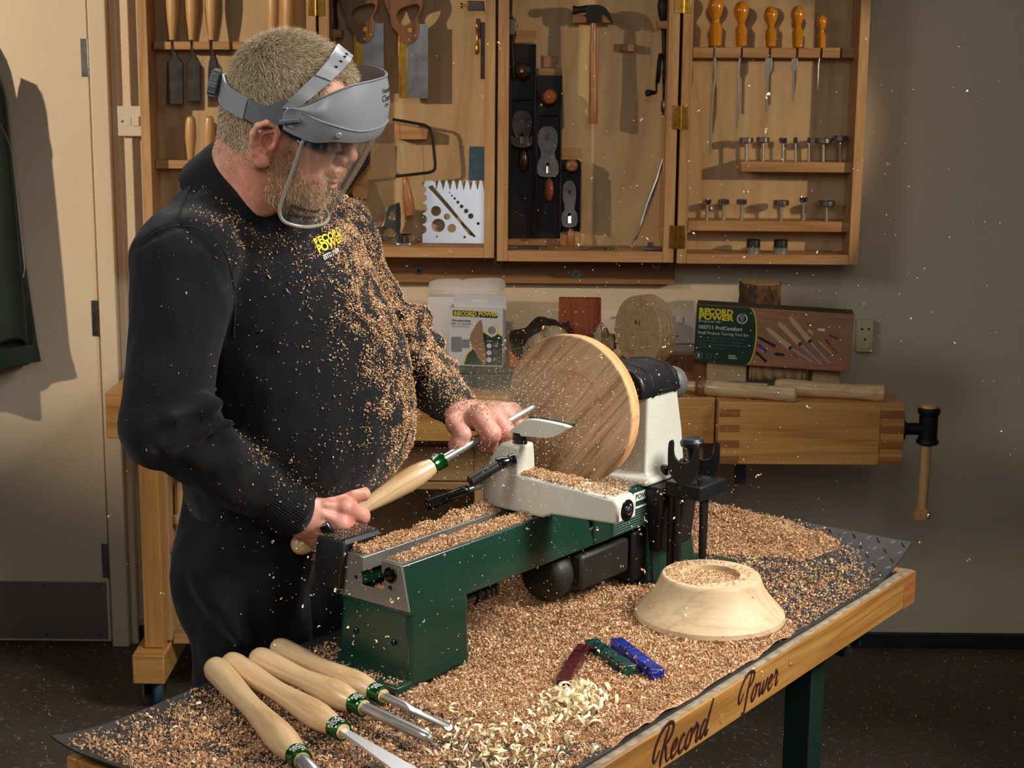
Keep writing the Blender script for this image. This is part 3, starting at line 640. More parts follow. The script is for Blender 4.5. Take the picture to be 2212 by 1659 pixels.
spanner('steel spanner lying on the cabinet floor below the planes', 1094, 1176, 4.455)
spanner('steel spanner lying on the cabinet floor below the hammer', 1250, 1322, 4.45)
t = thing('trammel_head', 'small steel trammel clamp lying in the cabinet lower right corner', 'clamp', Y(1415, 536, YT))
x = Y(1405, 536, 4.45).x; mb = MB(); mb.box(x - .02, x + .03, 4.44, 4.462, zb, zb + .009); obj('bar', mb, M_['steel'], t, bevel=.002)
mb = MB(); mb.cyl((x, 4.45, zb + .009), (x, 4.45, zb + .022), .008, None, 16); obj('knob', mb, M_['chrome'], t, bevel=.001)

YB, YT = 4.525, 4.473
# --- right door: amber handled tools and drill bits
rail(cabR, 1497, 103, 1848, 125, [1543, 1602, 1663, 1722, 1774, 1817], slotw=5, m='oak')
AM = [(1546, -10, 100, 17, 'largest amber handled rifflers file, leftmost in the rack'), (1601, 2, 100, 16, 'amber handled file, second from left in the rack'), (1665, 13, 101, 15, 'amber handled screwdriver with a dull flared blade in the rack centre'), (1723, 12, 102, 15, 'amber handled screwdriver with a bright flared blade, right of centre'), (1775, 31, 104, 11, 'smallest amber handled awl, rightmost in the rack')]
for i, (cx, y0, y1, w, lb) in enumerate(AM):
    lb = lb.replace('rifflers file', 'file')
    nm = ('wood_file', 'wood_file', 'screwdriver', 'screwdriver', 'bradawl')[i]; t = thing(nm, lb, ('file', 'file', 'screwdriver', 'screwdriver', 'awl')[i], Y(cx, 200, YT))
    h = y1 - y0
    mb = MB(); turned(mb, cx, [(y0, 2), (y0 + h * .03, w * .55), (y0 + h * .12, w * .9), (y0 + h * .22, w), (y0 + h * .34, w * .85), (y0 + h * .46, w * .5), (y0 + h * .52, w * .46), (y0 + h * .6, w * .72), (y0 + h * .64, w * .82), (y0 + h * .66, w * .76), (y0 + h * .7, w * .84), (y0 + h * .72, w * .78), (y0 + h * .98, w * .72), (y1, w * .6)], YT, 24); obj('handle', mb, M_['amber'], t)
    mb = MB()
    if i == 0: mb.tube([Y(a, b, YT) for a, b in ((1545, 100), (1544, 125), (1545, 165), (1541, 190), (1536, 260), (1535, 332))], [.0035, .004, .0045, .004, .0035, .003], 10)
    elif i == 1: mb.tube([Y(a, b, YT) for a, b in ((1600, 100), (1598, 128), (1595, 165), (1597, 190), (1594, 240), (1592, 278))], [.003, .003, .003, .0038, .0045, .0012], 10)
    elif i == 2: flat(mb, [(1653, 124), (1668, 124), (1668, 150), (1663, 158), (1660, 165), (1659, 238), (1654, 238), (1656, 165), (1653, 158), (1652, 150)], YT, .003)
    elif i == 3: flat(mb, [(1710, 126), (1723, 125), (1723, 146), (1717, 154), (1715, 218), (1710, 218), (1713, 154), (1709, 148)], YT, .003)
    else: mb.tube([Y(a, b, YT) for a, b in ((1773, 104), (1768, 140), (1767, 165), (1766, 194))], [.0018, .0018, .0022, .0004], 8)
    obj('blade', mb, M_['brushed'], t, bevel=.0006 if i in (2, 3) else 0)
def shelf(x0, x1, y0, y1, yf=4.44):
    mb = MB(); R(mb, x0, y0, x1, y1, yf, YB - .0005); obj('shelf', mb, M_['oak'], cabR, bevel=.0012); return yf
shelf(1601, 1840, 350, 372); shelf(1486, 1835, 478, 500)
def bit(lb, cx, ytop, ybase, hw, y, grp):
    t = thing('forstner_bit', lb, 'drill bit', Y(cx, ybase, y), grp)
    mb = MB(); p = Y(cx, ybase, y); q = Y(cx, ytop + 8, y); mb.cyl(p, q, .0042 if hw > 7 else .0032, None, 14); obj('shank', mb, M_['brushed'], t)
    s = y / F; h = Y(cx, ytop, y).z; mb = MB(); r = hw * s
    mb.lathe([(0, .005), (.002, r * .9), (.004, r), (.015, r), (.0155, r * .86), (.012, r * .8), (.012, .002)], (q.x, q.y, h - .016), (0, 0, 1), 24); hd = obj('cutter_head', mb, M_['chrome' if hw < 14 else 'steel'], t)
    mb = MB(); mb.lathe([(0, .0015), (.004, .0002)], (q.x, q.y, h - .002), (0, 0, 1), 8); mb.box(q.x - r * .9, q.x + r * .9, q.y - .0015, q.y + .0015, h - .006, h - .0005); obj('cutting_edge', mb, M_['steel_dk'], hd)
G1 = 'forstner bits on the upper shelf'; G2 = 'forstner bits on the lower shelf'
for i, (cx, yt, hw) in enumerate(((1612, 297, 15), (1648, 296, 14), (1691, 297, 9), (1718, 296, 4.5), (1747, 297, 4), (1778, 298, 19), (1815, 293, 17))):
    bit(['wide forstner bit at the left end of the upper shelf', 'forstner bit second from left on the upper shelf', 'medium forstner bit third from left on the upper shelf', 'slim bit fourth from left on the upper shelf', 'slimmest bit just left of the widest one on the upper shelf', 'widest forstner bit, second from right on the upper shelf', 'broad forstner bit at the right end of the upper shelf'][i], cx, yt, 351, hw, 4.47, G1)
for i, (cx, yt, hw) in enumerate(((1527, 430, 10), (1563, 430, 13), (1602, 430, 12), (1687, 432, 17), (1735, 425, 9), (1785, 433, 19))):
    bit(['small forstner bit at the left end of the lower shelf', 'forstner bit second from left on the lower shelf', 'forstner bit third from left on the lower shelf', 'wide forstner bit fourth from left on the lower shelf, after the gap', 'tallest narrow bit on the lower shelf', 'widest forstner bit at the right end of the lower shelf'][i], cx, yt, 479, hw, 4.47, G2)
zb = Y(1660, 550, YF).z + .0005
for cx, lb in ((1627, 'steel chuck adaptor on the door floor, left of the pair'), (1686, 'steel chuck adaptor on the door floor, right of the pair')):
    x = Y(cx, 535, 4.455).x; t = thing('chuck_adaptor', lb, 'adaptor', (x, 4.455, zb), 'steel adaptors below the shelves')
    mb = MB(); mb.lathe([(0, .012), (0, .019), (.006, .0195), (.014, .0195), (.016, .018)], (x, 4.455, zb), (0, 0, 1), 32); obj('body', mb, M_['brushed'], t)
    mb = MB(); mb.lathe([(.016, .013), (.016, .0185), (.034, .0185), (.036, .017), (.036, .012)], (x, 4.455, zb), (0, 0, 1), 32); obj('collar', mb, M_['steel_dk'], t)
print('cabinets ok')
# ---------------------------------------------------------------- workbench behind
ZB = .85
bn = thing('workbench', 'long beech workbench with a tail vice, along the back wall', 'workbench', (0, 4.2, 0))
YA = 4.0     # front of the apron
xl = Y(229, 900, YA).x; xs = Y(1543, 930, YA).x
zap = Y(700, 958, YA).z   # apron bottom
mb = MB(); mb.box(xl, xs, YA + .04, 4.56, ZB - .045, ZB); obj('bench_top', mb, M_['bench'], bn, bevel=.002)
mb = MB(); mb.box(xl, xs, YA, YA + .0395, ZB - .115, ZB); obj('apron', mb, M_['bench'], bn, bevel=.002)
# tail vice block on the right
xv0 = Y(1545, 930, YA).x + .001; xv1 = Y(1953, 940, 3.95).x; yv = 3.95
zv1 = ZB; zv0 = Y(1750, 1004, yv).z
tv = thing('tail_vice', 'finger jointed beech tail vice block at the right end of the workbench', 'vice', ((xv0 + xv1) / 2, yv + .1, zv0))
mb = MB(); mb.box(xv0, xv1 - .058, yv, yv + .19, zv0, zv1); obj('jaw_block', mb, M_['bench'], tv, bevel=.002)
mb = MB(); mb.box(xv1 - .0575, xv1, yv + .001, yv + .189, zv0, zv1); obj('end_block', mb, M_['bench'], tv, bevel=.002)
hh = (zv1 - zv0)
for k in range(4):
    for (a, b) in ((xv0 + .002, xv0 + .052), (xv1 - .062, xv1 - .001)):
        z0 = zv0 + hh * (.02 + k * .25); mb = MB(); mb.box(a, b, yv - .0012, yv + .01, z0, z0 + hh * .12); obj('finger_joint', mb, M_['bench_dk'], tv, bevel=.0006)
for px in (1580, 1865):
    p = Z(px, 850 if px < 1700 else 862, ZB); mb = MB(); mb.box(p.x - .014, p.x + .014, p.y - .012, p.y + .012, ZB - .002, ZB + .0006); obj('dog_hole', mb, M_['bench_dk'], tv)
p = Y(1957, 926, yv + .05); q = Y(1990, 928, yv + .05)
mb = MB(); mb.lathe([(0, .030), (.010, .030), (.012, .017), (.02, .015), (.06, .015)], (xv1, p.y, p.z), (1, 0, 0), 28); obj('screw_flange', mb, M_['iron'], tv, bevel=.001)
c = Y(2005, 925, yv + .05); s = c.y / F
mb = MB(); mb.lathe([(0, .016), (.002, .026), (.006, .028), (.012, .027), (.016, .023), (.075, .023), (.079, .027), (.087, .028), (.093, .024), (.094, .016)], (c.x, c.y, Y(2005, 960, c.y).z), (0, 0, 1), 28)
mb.tube([(xv1 + .05, c.y, c.z), (c.x, c.y, c.z)], .017, 18); obj('screw_head', mb, M_['iron'], tv)
t = tv
mb = MB(); turned(mb, 2007, [(873, 10), (875, 17), (880, 19.5), (893, 19), (896, 13), (897, 12.5), (960, 12.5), (1000, 12), (1085, 11), (1096, 12), (1100, 18), (1112, 20), (1120, 18), (1124, 8)], c.y, 24, cx1=1990); obj('tommy_bar', mb, M_['beechz'], t, label='turned wooden tommy bar')
# under-bench frame: left leg, foot, castor, cupboards
yl = 4.06
def leg(px0, px1, foot0, foot1):
    mb = MB(); x0 = Y(px0, 1200, yl).x; x1 = Y(px1, 1200, yl).x; mb.box(x0, x1, yl, yl + .07, .17, ZB - .046); obj('leg', mb, M_['benchz'], bn, bevel=.002)
    mb = MB(); mb.box(Y(foot0, 1490, yl - .02).x, Y(foot1, 1490, yl - .02).x, yl - .05, 4.52, .09, .168); obj('foot', mb, M_['bench'], bn, bevel=.004)
leg(305, 347, 293, 362)
cs = thing('castor', 'grey castor with a blue rubber wheel under the bench foot', 'castor', (Y(330, 1540, yl).x, yl + .04, 0))
cx = Y(318, 1540, yl).x
mb = MB(); mb.lathe([(0, .020), (0, .040), (.004, .044), (.020, .044), (.024, .040), (.024, .020), (0, .020)], (cx + .002, yl + .03, .0445), (1, .5, 0), 32); M_['blue'] = plain('blue_rubber', srgb(34, 66, 84), .6); w_ = obj('wheel', mb, M_['blue'], cs)
mb = MB(); mb.cyl((cx + .002, yl + .03, .0445), (cx + .026, yl + .042, .0445), .0205, None, 24); obj('wheel_hub', mb, M_['pblack'], w_)
mb = MB(); mb.box(cx - .035, cx + .05, yl - .01, yl + .08, .08, .0895); mb.box(cx - .014, cx - .006, yl + .005, yl + .05, .03, .082); mb.box(cx + .032, cx + .04, yl + .02, yl + .065, .03, .082); obj('bracket', mb, M_['steel'], cs, bevel=.002)
# cupboard carcass with open shelves left, drawers behind the lathe
cb = thing('bench_cupboard', 'open beech cupboard with shelves and drawers under the workbench', 'cupboard', (Y(700, 1300, 4.12).x, 4.3, .172))
yc = 4.10; zc0, zc1 = .175, ZB - .118
x0 = Y(351, 1200, yc).x
def up(px0, px1, m='oakz', y0=yc, y1=4.5):
    mb = MB(); mb.box(Y(px0, 1200, y0).x, Y(px1, 1200, y0).x, y0, y1, zc0, zc1); obj('upright', mb, M_[m], cb, bevel=.0015)
up(351, 366); up(560, 572); up(1024, 1078); up(1500, 1512)
mb = MB(); mb.box(Y(366, 1200, 4.5).x, Y(1500, 1200, 4.5).x, 4.5, 4.512, zc0, zc1); obj('back_panel', mb, M_['ply'], cb)
xa, xb = Y(367, 1200, yc).x, Y(559, 1200, yc).x
for py in (1185, 1375):
    z = Y(380, py, yc + .02).z; mb = MB(); mb.box(xa, xb, yc + .01, 4.498, z - .009, z + .009); obj('shelf', mb, M_['oak'], cb, bevel=.0015)
mb = MB(); mb.box(xa, xb, yc + .004, yc + .022, zc0, Y(380, 1392, yc).z); obj('plinth_board', mb, M_['oak'], cb, bevel=.0015)
xa, xb = Y(573, 1200, yc).x, Y(1023, 1200, yc).x
for i, (p0, p1) in enumerate(((963, 1037), (1040, 1056))):
    mb = MB(); mb.box(xa, xb, yc - .002, yc + .016, Y(800, p1, yc).z, Y(800, p0, yc).z); d_ = obj('drawer' if i == 0 else 'rail_board', mb, M_['oak'], cb, bevel=.002)
mb = MB(); mb.box(Y(1079, 1100, yc).x, Y(1499, 1100, yc).x, yc, yc + .018, Y(1300, 1090, yc).z, zc1); obj('front_panel', mb, M_['oak'], cb, bevel=.0015)
t = thing('spare_handle', 'turned wooden handle hanging in the open cupboard behind the hip', 'handle', Y(388, 1135, 4.16))
mb = MB(); turned(mb, 388, [(1040, 6), (1055, 8), (1100, 8), (1110, 9), (1113, 14), (1122, 16), (1130, 15), (1136, 6)], 4.16, 20); obj('shaft', mb, M_['beechz'], t)
mb = MB(); R(mb, 1588, 1005, 1611, 1046, 4.12, 4.13); obj('vice_guide_plate', mb, M_['steel_dk'], tv)
mb = MB(); mb.box(Y(1588, 1020, 4.115).x, Y(1611, 1020, 4.115).x, 4.115, 4.14, zv0 - .04, zv0 - .001)

# ---------------------------------------------------------------- things on the bench
def fr(px, py, z=ZB): return Z(px, py, z)
def ptframe(o, ax, ay):
    return lambda u, v: tuple(Vector(o) + Vector(ax) * u + Vector(ay) * v)
# folding drop-down tray / green plastic case
t = thing('plastic_case', 'dark green plastic case with a moulded handle lying behind the hand', 'case', (Y(1060, 845, 4.1).x, 4.2, ZB))
x0, x1 = Y(985, 830, 4.1).x, Y(1128, 830, 4.1).x; zt = Y(1060, 800, 4.1).z
mb = MB(); mb.box(x0, x1, 4.10, 4.32, ZB, zt - .008); obj('case_body', mb, M_['pgreen'], t, bevel=.006)
mb = MB(); mb.box(x0 - .003, x1 + .003, 4.095, 4.33, zt - .0075, zt); obj('case_lid', mb, M_['pgreen'], t, bevel=.002)
mb = MB(); mb.tube([Y(a, b, 4.092) for a, b in ((1031, 816), (1030, 828), (1036, 836), (1060, 838), (1082, 836), (1088, 828), (1088, 816))], .0045, 10); obj('case_handle', mb, M_['steel_dk'], t)
ztop = zt + .0008
# white box with open flap, behind
t = thing('white_carton', 'plain white cardboard box with an open curved flap, behind the printed box', 'box', (Y(1010, 780, 4.36).x, 4.4, ZB))
yb = 4.36; xa, xb = Y(924, 720, yb).x, Y(1080, 720, yb).x; zb1 = Y(1000, 642, yb).z
mb = MB(); mb.box(xa, xb, yb, yb + .1, ZB, zb1); obj('carton', mb, M_['card'], t, bevel=.001)
mb = MB(); P = smoothpoly([(924, 641), (930, 612), (990, 608), (1000, 613), (1010, 608), (1078, 604), (1090, 612), (1093, 630), (1082, 642)], 1)
vs = [];
for off in (0, .0015):
    for a, b in P:
        q = Y(a, b, yb + .1); f = max(0, (642 - b) / 38); vs.append((q.x, yb + .0985 - .05 * f * f - off, zb1 + (642 - b) / F * yb * 1.02))
n = len(P); mb.add(vs, [tuple(range(n))[::-1], tuple(range(n, 2 * n))] + [(i, (i + 1) % n, (i + 1) % n + n, i + n) for i in range(n)]); obj('flap', mb, M_['card'], t)
# printed carton
t = thing('printed_carton', 'white and green printed cardboard box with yellow title, standing on the green case', 'box', Y(1033, 795, 4.18))
yb = 4.16; d = .055
xa, xb = Y(969, 720, yb).x, Y(1087, 720, yb).x; z0 = ztop; z1 = Y(1030, 665, yb).z
yaw = Matrix.Rotation(-.12, 4, 'Z'); c0 = Vector((xa, yb, 0)); MT = Matrix.Translation(c0) @ yaw @ Matrix.Translation(-c0)
mb = MB(MT); mb.box(xa, xb, yb, yb + d, z0, z1); obj('carton', mb, M_['card'], t, bevel=.0008)
mb = MB(MT); q0, q1 = Y(981, 640, yb + d * .3).x - .002, Y(1097, 640, yb + d * .3).x - .004; zt2 = Y(1040, 638, yb).z
hx, hz = (q0 + q1) / 2, zt2 - .016
mb.holed([[(q0, z1 - .004), (q1, z1 - .004), (q1, zt2), (q0, zt2)], rrect(hx - .02, hx + .02, hz - .0045, hz + .0045, .004)[::-1]], (0, yb + d * .32, 0), (1, 0, 0), (0, 0, 1), .0012); obj('hang_tab', mb, M_['card'], t)
wd = xb - xa; ht = z1 - z0
U = lambda u: xa + wd * u; V = lambda v: z0 + ht * v
def pr(nm, m, poly, lift, par, M=None):
    mb = MB(M or MT); mb.prism([(U(u), V(v)) for u, v in poly], (0, yb - .0002, 0), (1, 0, 0), (0, 0, 1), lift); return obj(nm, mb, M_[m], par, smooth=False)
pr('green_print', 'pgreen', [(.28, .02), (.995, .02), (.995, .52), (.9, .57), (.8, .50), (.62, .60), (.60, .45), (.34, .2)], .0003, t)
pr('title_band', 'pgreen', [(.08, .86), (.9, .84), (.9, .94), (.08, .96)], .0003, t)
pr('yellow_stripe', 'yellow', [(.26, .02), (.285, .02), (.35, .2), (.61, .45), (.63, .61), (.8, .51), (.9, .58), (.995, .53), (.995, .545), (.9, .6), (.8, .53), (.61, .635), (.59, .46), (.33, .22)], .0005, t)
M_['pcopper'] = plain('print_wood_bowl', srgb(168, 122, 88), .5)
pr('bowl_print', 'pcopper', smoothpoly([(.57, .80), (.61, .80), (.64, .55), (.62, .5), (.66, .3), (.70, .06), (.64, .03), (.52, .2), (.42, .36), (.38, .5), (.48, .68)], 1), .0007, t)
pr('bowl_rim_print', 'yellow' if 0 else 'pcopper', smoothpoly([(.59, .80), (.62, .78), (.64, .5), (.68, .28), (.71, .08), (.68, .05), (.62, .3), (.60, .5)], 1), .0009, t)
M_['pgr2'] = plain('print_metal', srgb(140, 140, 142), .4)
pr('chuck_print', 'pgr2', rrect(.05, .25, .24, .5, .03), .0007, t); pr('chuck_jaw_print', 'pgr2', rrect(.26, .39, .31, .46, .02), .0007, t)
mb = MB(MT); mb.prism([(a, b) for a, b in circ(U(.8), V(.63), wd * .12, 28)], (0, yb - .0002, 0), (1, 0, 0), (0, 0, 1), .0007); rr = obj('ring_print', mb, M_['yellow'], t, smooth=False)
mb = MB(MT); mb.prism([(a, b) for a, b in circ(U(.8), V(.63), wd * .105, 28)], (0, yb - .0002, 0), (1, 0, 0), (0, 0, 1), .0009); obj('ring_print', mb, M_['pwhite'], rr, smooth=False)
mb = MB(MT); mb.prism([(a, b) for a, b in circ(U(.8), V(.63), wd * .075, 28)], (0, yb - .0002, 0), (1, 0, 0), (0, 0, 1), .0011); obj('ring_print', mb, M_['pgr2'], rr, smooth=False)
for v in (.36, .24, .12):
    mb = MB(MT); mb.prism([(a, b) for a, b in circ(U(.75), V(v), wd * .045, 18)], (0, yb - .0002, 0), (1, 0, 0), (0, 0, 1), .0006); obj('badge_print', mb, M_['pwhite'], t, smooth=False)
    mb = MB(MT)
    for k in range(3): mb.box(U(.83), U(.95 - .02 * k), yb - .0006, yb, V(v + .03 - k * .022), V(v + .04 - k * .022))
    obj('small_print', mb, M_['pgrey'], t, smooth=False)
X_, Zv = Vector((1, 0, 0)), Vector((0, 0, 1))
def tx(par, s, size, u, v, m, bold=0, M=None, sx=1.0, nm='lettering', lift=.0008, shear=0):
    mb = MB(M or MT); mb.text(s, size, (U(u), yb - lift, V(v)), X_, Zv, .00012, bold, sx=sx, shear=shear); return obj(nm, mb, M_[m], par, smooth=False)
tx(t, 'RECORD POWER', wd * .105, .10, .872, 'yellow', wd * .004, sx=1.0)
tx(t, 'ESTABLISHED 1909', wd * .03, .32, .848, 'pwhite')
tx(t, 'Woodworking', wd * .058, .06, .765, 'pblack', wd * .001); tx(t, '62KB  SC3 Woodturn', wd * .042, .04, .715, 'pblack'); tx(t, 'Geared Scroll Chuck', wd * .038, .06, .672, 'pgrey')
tx(t, 'Features', wd * .035, .7, .43, 'pwhite')
mb = MB(MT)
for k in range(1): mb.box(q0 + .006, q1 - .006, yb + d * .3 - .0006, yb + d * .3, z1 - .002, z1 + .0008)
obj('yellow_stripe', mb, M_['yellow'], t, smooth=False)

# rough bark log with a pale sawn face, orange chip pieces, mahogany block
def lump(mb, c, r, seed, amp=.15, fr_=3.0, n=28, m=18, flatz=None):
    c = Vector(c); k = len(mb.v); mb.sphere(c, r, n, m); from mathutils import noise as ns
    for i in range(k, len(mb.v)):
        d_ = mb.v[i] - c; q = Vector((d_.x / r[0], d_.y / r[1], d_.z / r[2]))
        f = 1 + amp * ns.noise(q * fr_ * .5 + Vector((seed, 0, 0))) * 2 + amp * .5 * ns.noise(q * fr_ * 2 + Vector((0, seed, 0)))
        v = c + d_ * f
        if flatz is not None: v.z = max(v.z, flatz)
        mb.v[i] = v
    return mb
M_['bark'] = plain('bark', srgb(74, 58, 42), .85, c2=srgb(34, 26, 20), nscale=22, bumpv=1.0, bscale=50)
M_['sapwood'] = wood('pale_sapwood', srgb(196, 178, 142), srgb(176, 156, 120), srgb(120, 100, 76), 'Y', 8, .4, 4, .6)
t = thing('burl_log', 'rough bark log with a pale cut face behind the spinning disc', 'log', (Y(1160, 800, 4.2).x, 4.25, ZB))
c = Y(1168, 755, 4.22); mb = MB(); lump(mb, (c.x, 4.30, c.z - .01), (.078, .08, .072), 3.3, .16, 3, flatz=ZB); obj('bark', mb, M_['bark'], t, sharp=60)
mb = MB(); lump(mb, (c.x + .026, 4.20, c.z + .002), (.066, .036, .058), 7.1, .12, 2.5, flatz=ZB); obj('cut_face', mb, M_['sapwood'], t, sharp=60)
M_['orange'] = plain('orange_resin', srgb(206, 96, 40), .5, noise=.2)
mb = MB(); a = Y(1104, 790, 4.14); mb.prism([(a.x - .004, ztop), (a.x + .035, ztop), (a.x + .018, ztop + .016), (a.x - .006, ztop + .045)], (0, 4.14, 0), (1, 0, 0), (0, 0, 1), -.02); obj('orange_offcut', mb, M_['orange'], label='small orange wedge offcut between the printed box and bark log', cat='offcut', bevel=.002)
mb = MB(); yb2 = 4.38; R(mb, 1207, 645, 1298, 760, yb2, yb2 + .03); m0 = min(v.z for v in mb.v)
for i, v in enumerate(mb.v):
    if v.z < m0 + .01: mb.v[i].z = ZB
obj('mahogany_block', mb, M_['mahog'], label='upright reddish mahogany block standing against the wall', cat='block', bevel=.002)
for i, (px, py, r, lb) in enumerate(((1222, 722, (.018, .018, .03), 'small burr wood piece behind the top of the disc'), (1298, 728, (.022, .02, .03), 'knobbly pale burr piece right of the mahogany block'), (1318, 740, (.016, .015, .022), 'small knobbly burr piece next to the turned blank'))):
    c = Y(px, py, 4.25); mb = MB(); lump(mb, (c.x, 4.25, c.z), (r[0], r[1], r[2]), i + .5, .25, 4, 20, 12)
    if 1: mb.box(c.x - .008, c.x + .008, 4.243, 4.259, ZB, c.z - .01)
    obj('burr_offcut', mb, M_['sapwood'] if i else M_['bark'], label=lb, cat='offcut', sharp=60)
# round blank of stacked layers on a turned dish
t = thing('turned_dish', 'shallow brown turned wooden dish under the round blank', 'dish', (Y(1410, 790, 4.2).x, 4.22, ZB))
dc = Y(1405, 775, 4.2); dz = dc.z
mb = MB(); mb.lathe([(0, .0005), (0, .05), (dz - ZB - .014, .066), (dz - ZB, .078), (dz - ZB, .072), (dz - ZB - .012, .058), (dz - ZB - .015, .0005)], (dc.x, 4.22, ZB), (0, 0, 1), 48); obj('bowl', mb, M_['mahog'] if 0 else M_['walnut'], t)
t = thing('round_blank', 'round pale wooden blank with a pencilled mark, standing on edge in the dish', 'blank', (dc.x, 4.2, dz))
axb = Vector((.80, .60, 0)).normalized(); cc = Y(1377, 705, 4.15); rb = .089
cc.z = dz - .010 + rb + .001
for k, (a, b) in enumerate(((0, .014), (.0143, .026), (.0263, .039), (.0393, .052))):
    mb = MB(); mb.lathe([(a, .0005), (a, rb - .002), (a + .002, rb), (b - .002, rb), (b, rb - .002), (b, .0005)], cc, axb, 64); obj('layer', mb, M_['beech'], t, sharp=30)
mb = MB(); up_ = Vector((0, 0, 1)); rt = up_.cross(-axb) * -1
rt = Vector((.60, -.80, 0)); mb.text('A I', .018, cc - axb * .0006 + rt * -.012 + up_ * .016, rt, up_, .0002, .0002); obj('pencil_mark', mb, M_['pblack'], t, smooth=False)
# sockets
def socket(lb, px0, px1, py0, py1, word):
    x0, x1 = Y(px0, (py0 + py1) / 2, YW).x, Y(px1, (py0 + py1) / 2, YW).x; z0, z1 = Y(px0, py1, YW).z, Y(px0, py0, YW).z; cx = (x0 + x1) / 2; hh = z1 - z0
    t = thing('wall_socket', lb, 'socket', (cx, YW - .01, z0), 'white power sockets')
    mb = MB(); mb.box(x0, x1, YW - .01, YW - .0002, z0, z1); obj('face_plate', mb, M_['white'], t, bevel=.002)
    for k in range(1 if x1 - x0 < .1 else 2):
        ox = cx if x1 - x0 < .1 else cx + (k - .5) * (x1 - x0) * .5
        for a, b, w, h in ((0, .45, .0035, .008), (-.011, .24, .006, .004), (.011, .24, .006, .004)):
            mb = MB(); mb.box(ox + a - w / 2, ox + a + w / 2, YW - .0106, YW - .0098, z0 + hh * b - h / 2, z0 + hh * b + h / 2); obj('pin_hole', mb, M_['pblack'], t)
        mb = MB(); mb.box(ox + .014, ox + .026, YW - .014, YW - .01, z0 + hh * .62, z0 + hh * .86); obj('rocker', mb, M_['white'], t, bevel=.001)
        mb = MB(); mb.text(word, .011, (ox - .014, YW - .0103, z0 + hh * .76), X_, Zv, .0001, .0001); obj('lettering', mb, M_['pblack'], t, smooth=False)
socket('white double wall socket between mahogany block and round blank', 1298, 1420, 672, 739, 'OFF')
socket('white double wall socket between round blank and green tool box', 1422, 1548, 672, 741, 'EXT.')
t = thing('wall_socket', 'cream socket on the wall right of the green tool box', 'socket', Y(1865, 756, YW), 'white power sockets')
x0, x1 = Y(1846, 720, YW).x, Y(1882, 720, YW).x; z0, z1 = Y(1865, 757, YW).z, Y(1865, 688, YW).z
M_['creamp'] = plain('cream_plastic', srgb(205, 196, 150), .45)
mb = MB(); mb.box(x0, x1, YW - .03, YW - .0002, z0, z1); obj('back_box', mb, M_['creamp'], t, bevel=.003)
for a, b in ((.3, .72), (.7, .72), (.5, .4)):
    mb = MB(); xx = x0 + (x1 - x0) * a; zz = z0 + (z1 - z0) * b; mb.cyl((xx, YW - .0305, zz), (xx, YW - .0295, zz), .0035, None, 12); obj('pin_hole', mb, M_['pblack'], t)
mb = MB(); xx = (x0 + x1) / 2; mb.box(xx - .014, xx + .014, YW - .034, YW - .03, z0 + .01, z0 + .028); obj('rocker', mb, M_['creamp'], t, bevel=.001)
mb = MB(); R(mb, 1420, 741, 1500, 743, YW - .004, YW); obj('cable', mb, M_['pblack'], label='thin black cable running along the wall below the sockets', cat='cable')

# green tool set box, on blocks
MG = Matrix.Identity(4)
yb = 4.16; A0 = Y(1497, 781, yb); A1 = Y(1835, 804, yb - .055)   # bottom corners of the front
ax = (A1 - A0); ax.z = 0; Lb = ax.length; ax.normalize(); ny = Vector((-ax.y, ax.x, 0)); zb0 = A0.z; hb = Y(1501, 657, yb).z - zb0; db = .075
slope = (A1.z - A0.z) / Lb
MBX = Matrix(((ax.x, ny.x, 0, A0.x), (ax.y, ny.y, 0, A0.y), (0, 0, 1, zb0), (0, 0, 0, 1))) @ Matrix.Rotation(-math.atan(slope), 4, 'Y')
t = thing('tool_set_box', 'long green and brown printed tool set box lying on wooden blocks', 'box', A0 + ax * Lb / 2)
mb = MB(MBX); mb.box(0, Lb, 0, db, 0, hb); bxo = obj('carton', mb, M_['pbrown'], t, bevel=.0015)
xa, wd, z0, ht, yb = 0, Lb, 0, hb, 0
arc = [(.385 + .0 + .032 * math.cos(a), .5 + .5 * math.sin(a)) for a in np.linspace(-1.55, 1.55, 14)]
def prb(nm, m, poly, lift):
    mb = MB(MBX); mb.prism([(wd * u, ht * v) for u, v in poly], (0, -.0001, 0), (1, 0, 0), (0, 0, 1), lift); return obj(nm, mb, M_[m], t, smooth=False)
arc = [(.345 + .052 * math.cos(a), .5 + .495 * math.sin(a)) for a in np.linspace(-1.5, 1.5, 14)]
prb('green_print', 'pgreen', [(.003, .005)] + arc + [(.003, .995)], .0003)
prb('yellow_stripe', 'yellow', [(u, v) for u, v in arc] + [(u - .007, v) for u, v in arc[::-1]], .0005)
mb = MB(MBX); mb.box(.002, wd * .35, .001, db - .001, ht, ht + .0004); mb.box(wd * .35, wd - .001, .001, db - .001, ht, ht + .0004); obj('lid_print', mb, M_['pgreen'], t, smooth=False)
tx(t, 'RECORD', wd * .052, .018, .845, 'yellow', wd * .0022, MBX, sx=1.05); tx(t, 'POWER', wd * .052, .018, .75, 'yellow', wd * .0022, MBX, sx=1.22)
tx(t, 'ESTABLISHED 1909', wd * .0155, .02, .70, 'pwhite', 0, MBX, sx=1.1)
tx(t, '103711 ProComfort', wd * .034, .018, .585, 'pwhite', wd * .0006, MBX); tx(t, 'Small Projects Turning Tool Set', wd * .0275, .018, .495, 'pwhite', 0, MBX, sx=.92)
for k, s_ in enumerate(('Designed to meet the needs of creative woodturners working on a', 'wide variety of small-scale projects in a wide range of materials,', 'this six-piece, three-piece set from Record Power offers versatility,', 'control and comfort in equal measure.')):
    tx(t, s_, wd * .0125, .016, .43 - .058 * k, 'pgrey', 0, MBX, sx=.95)
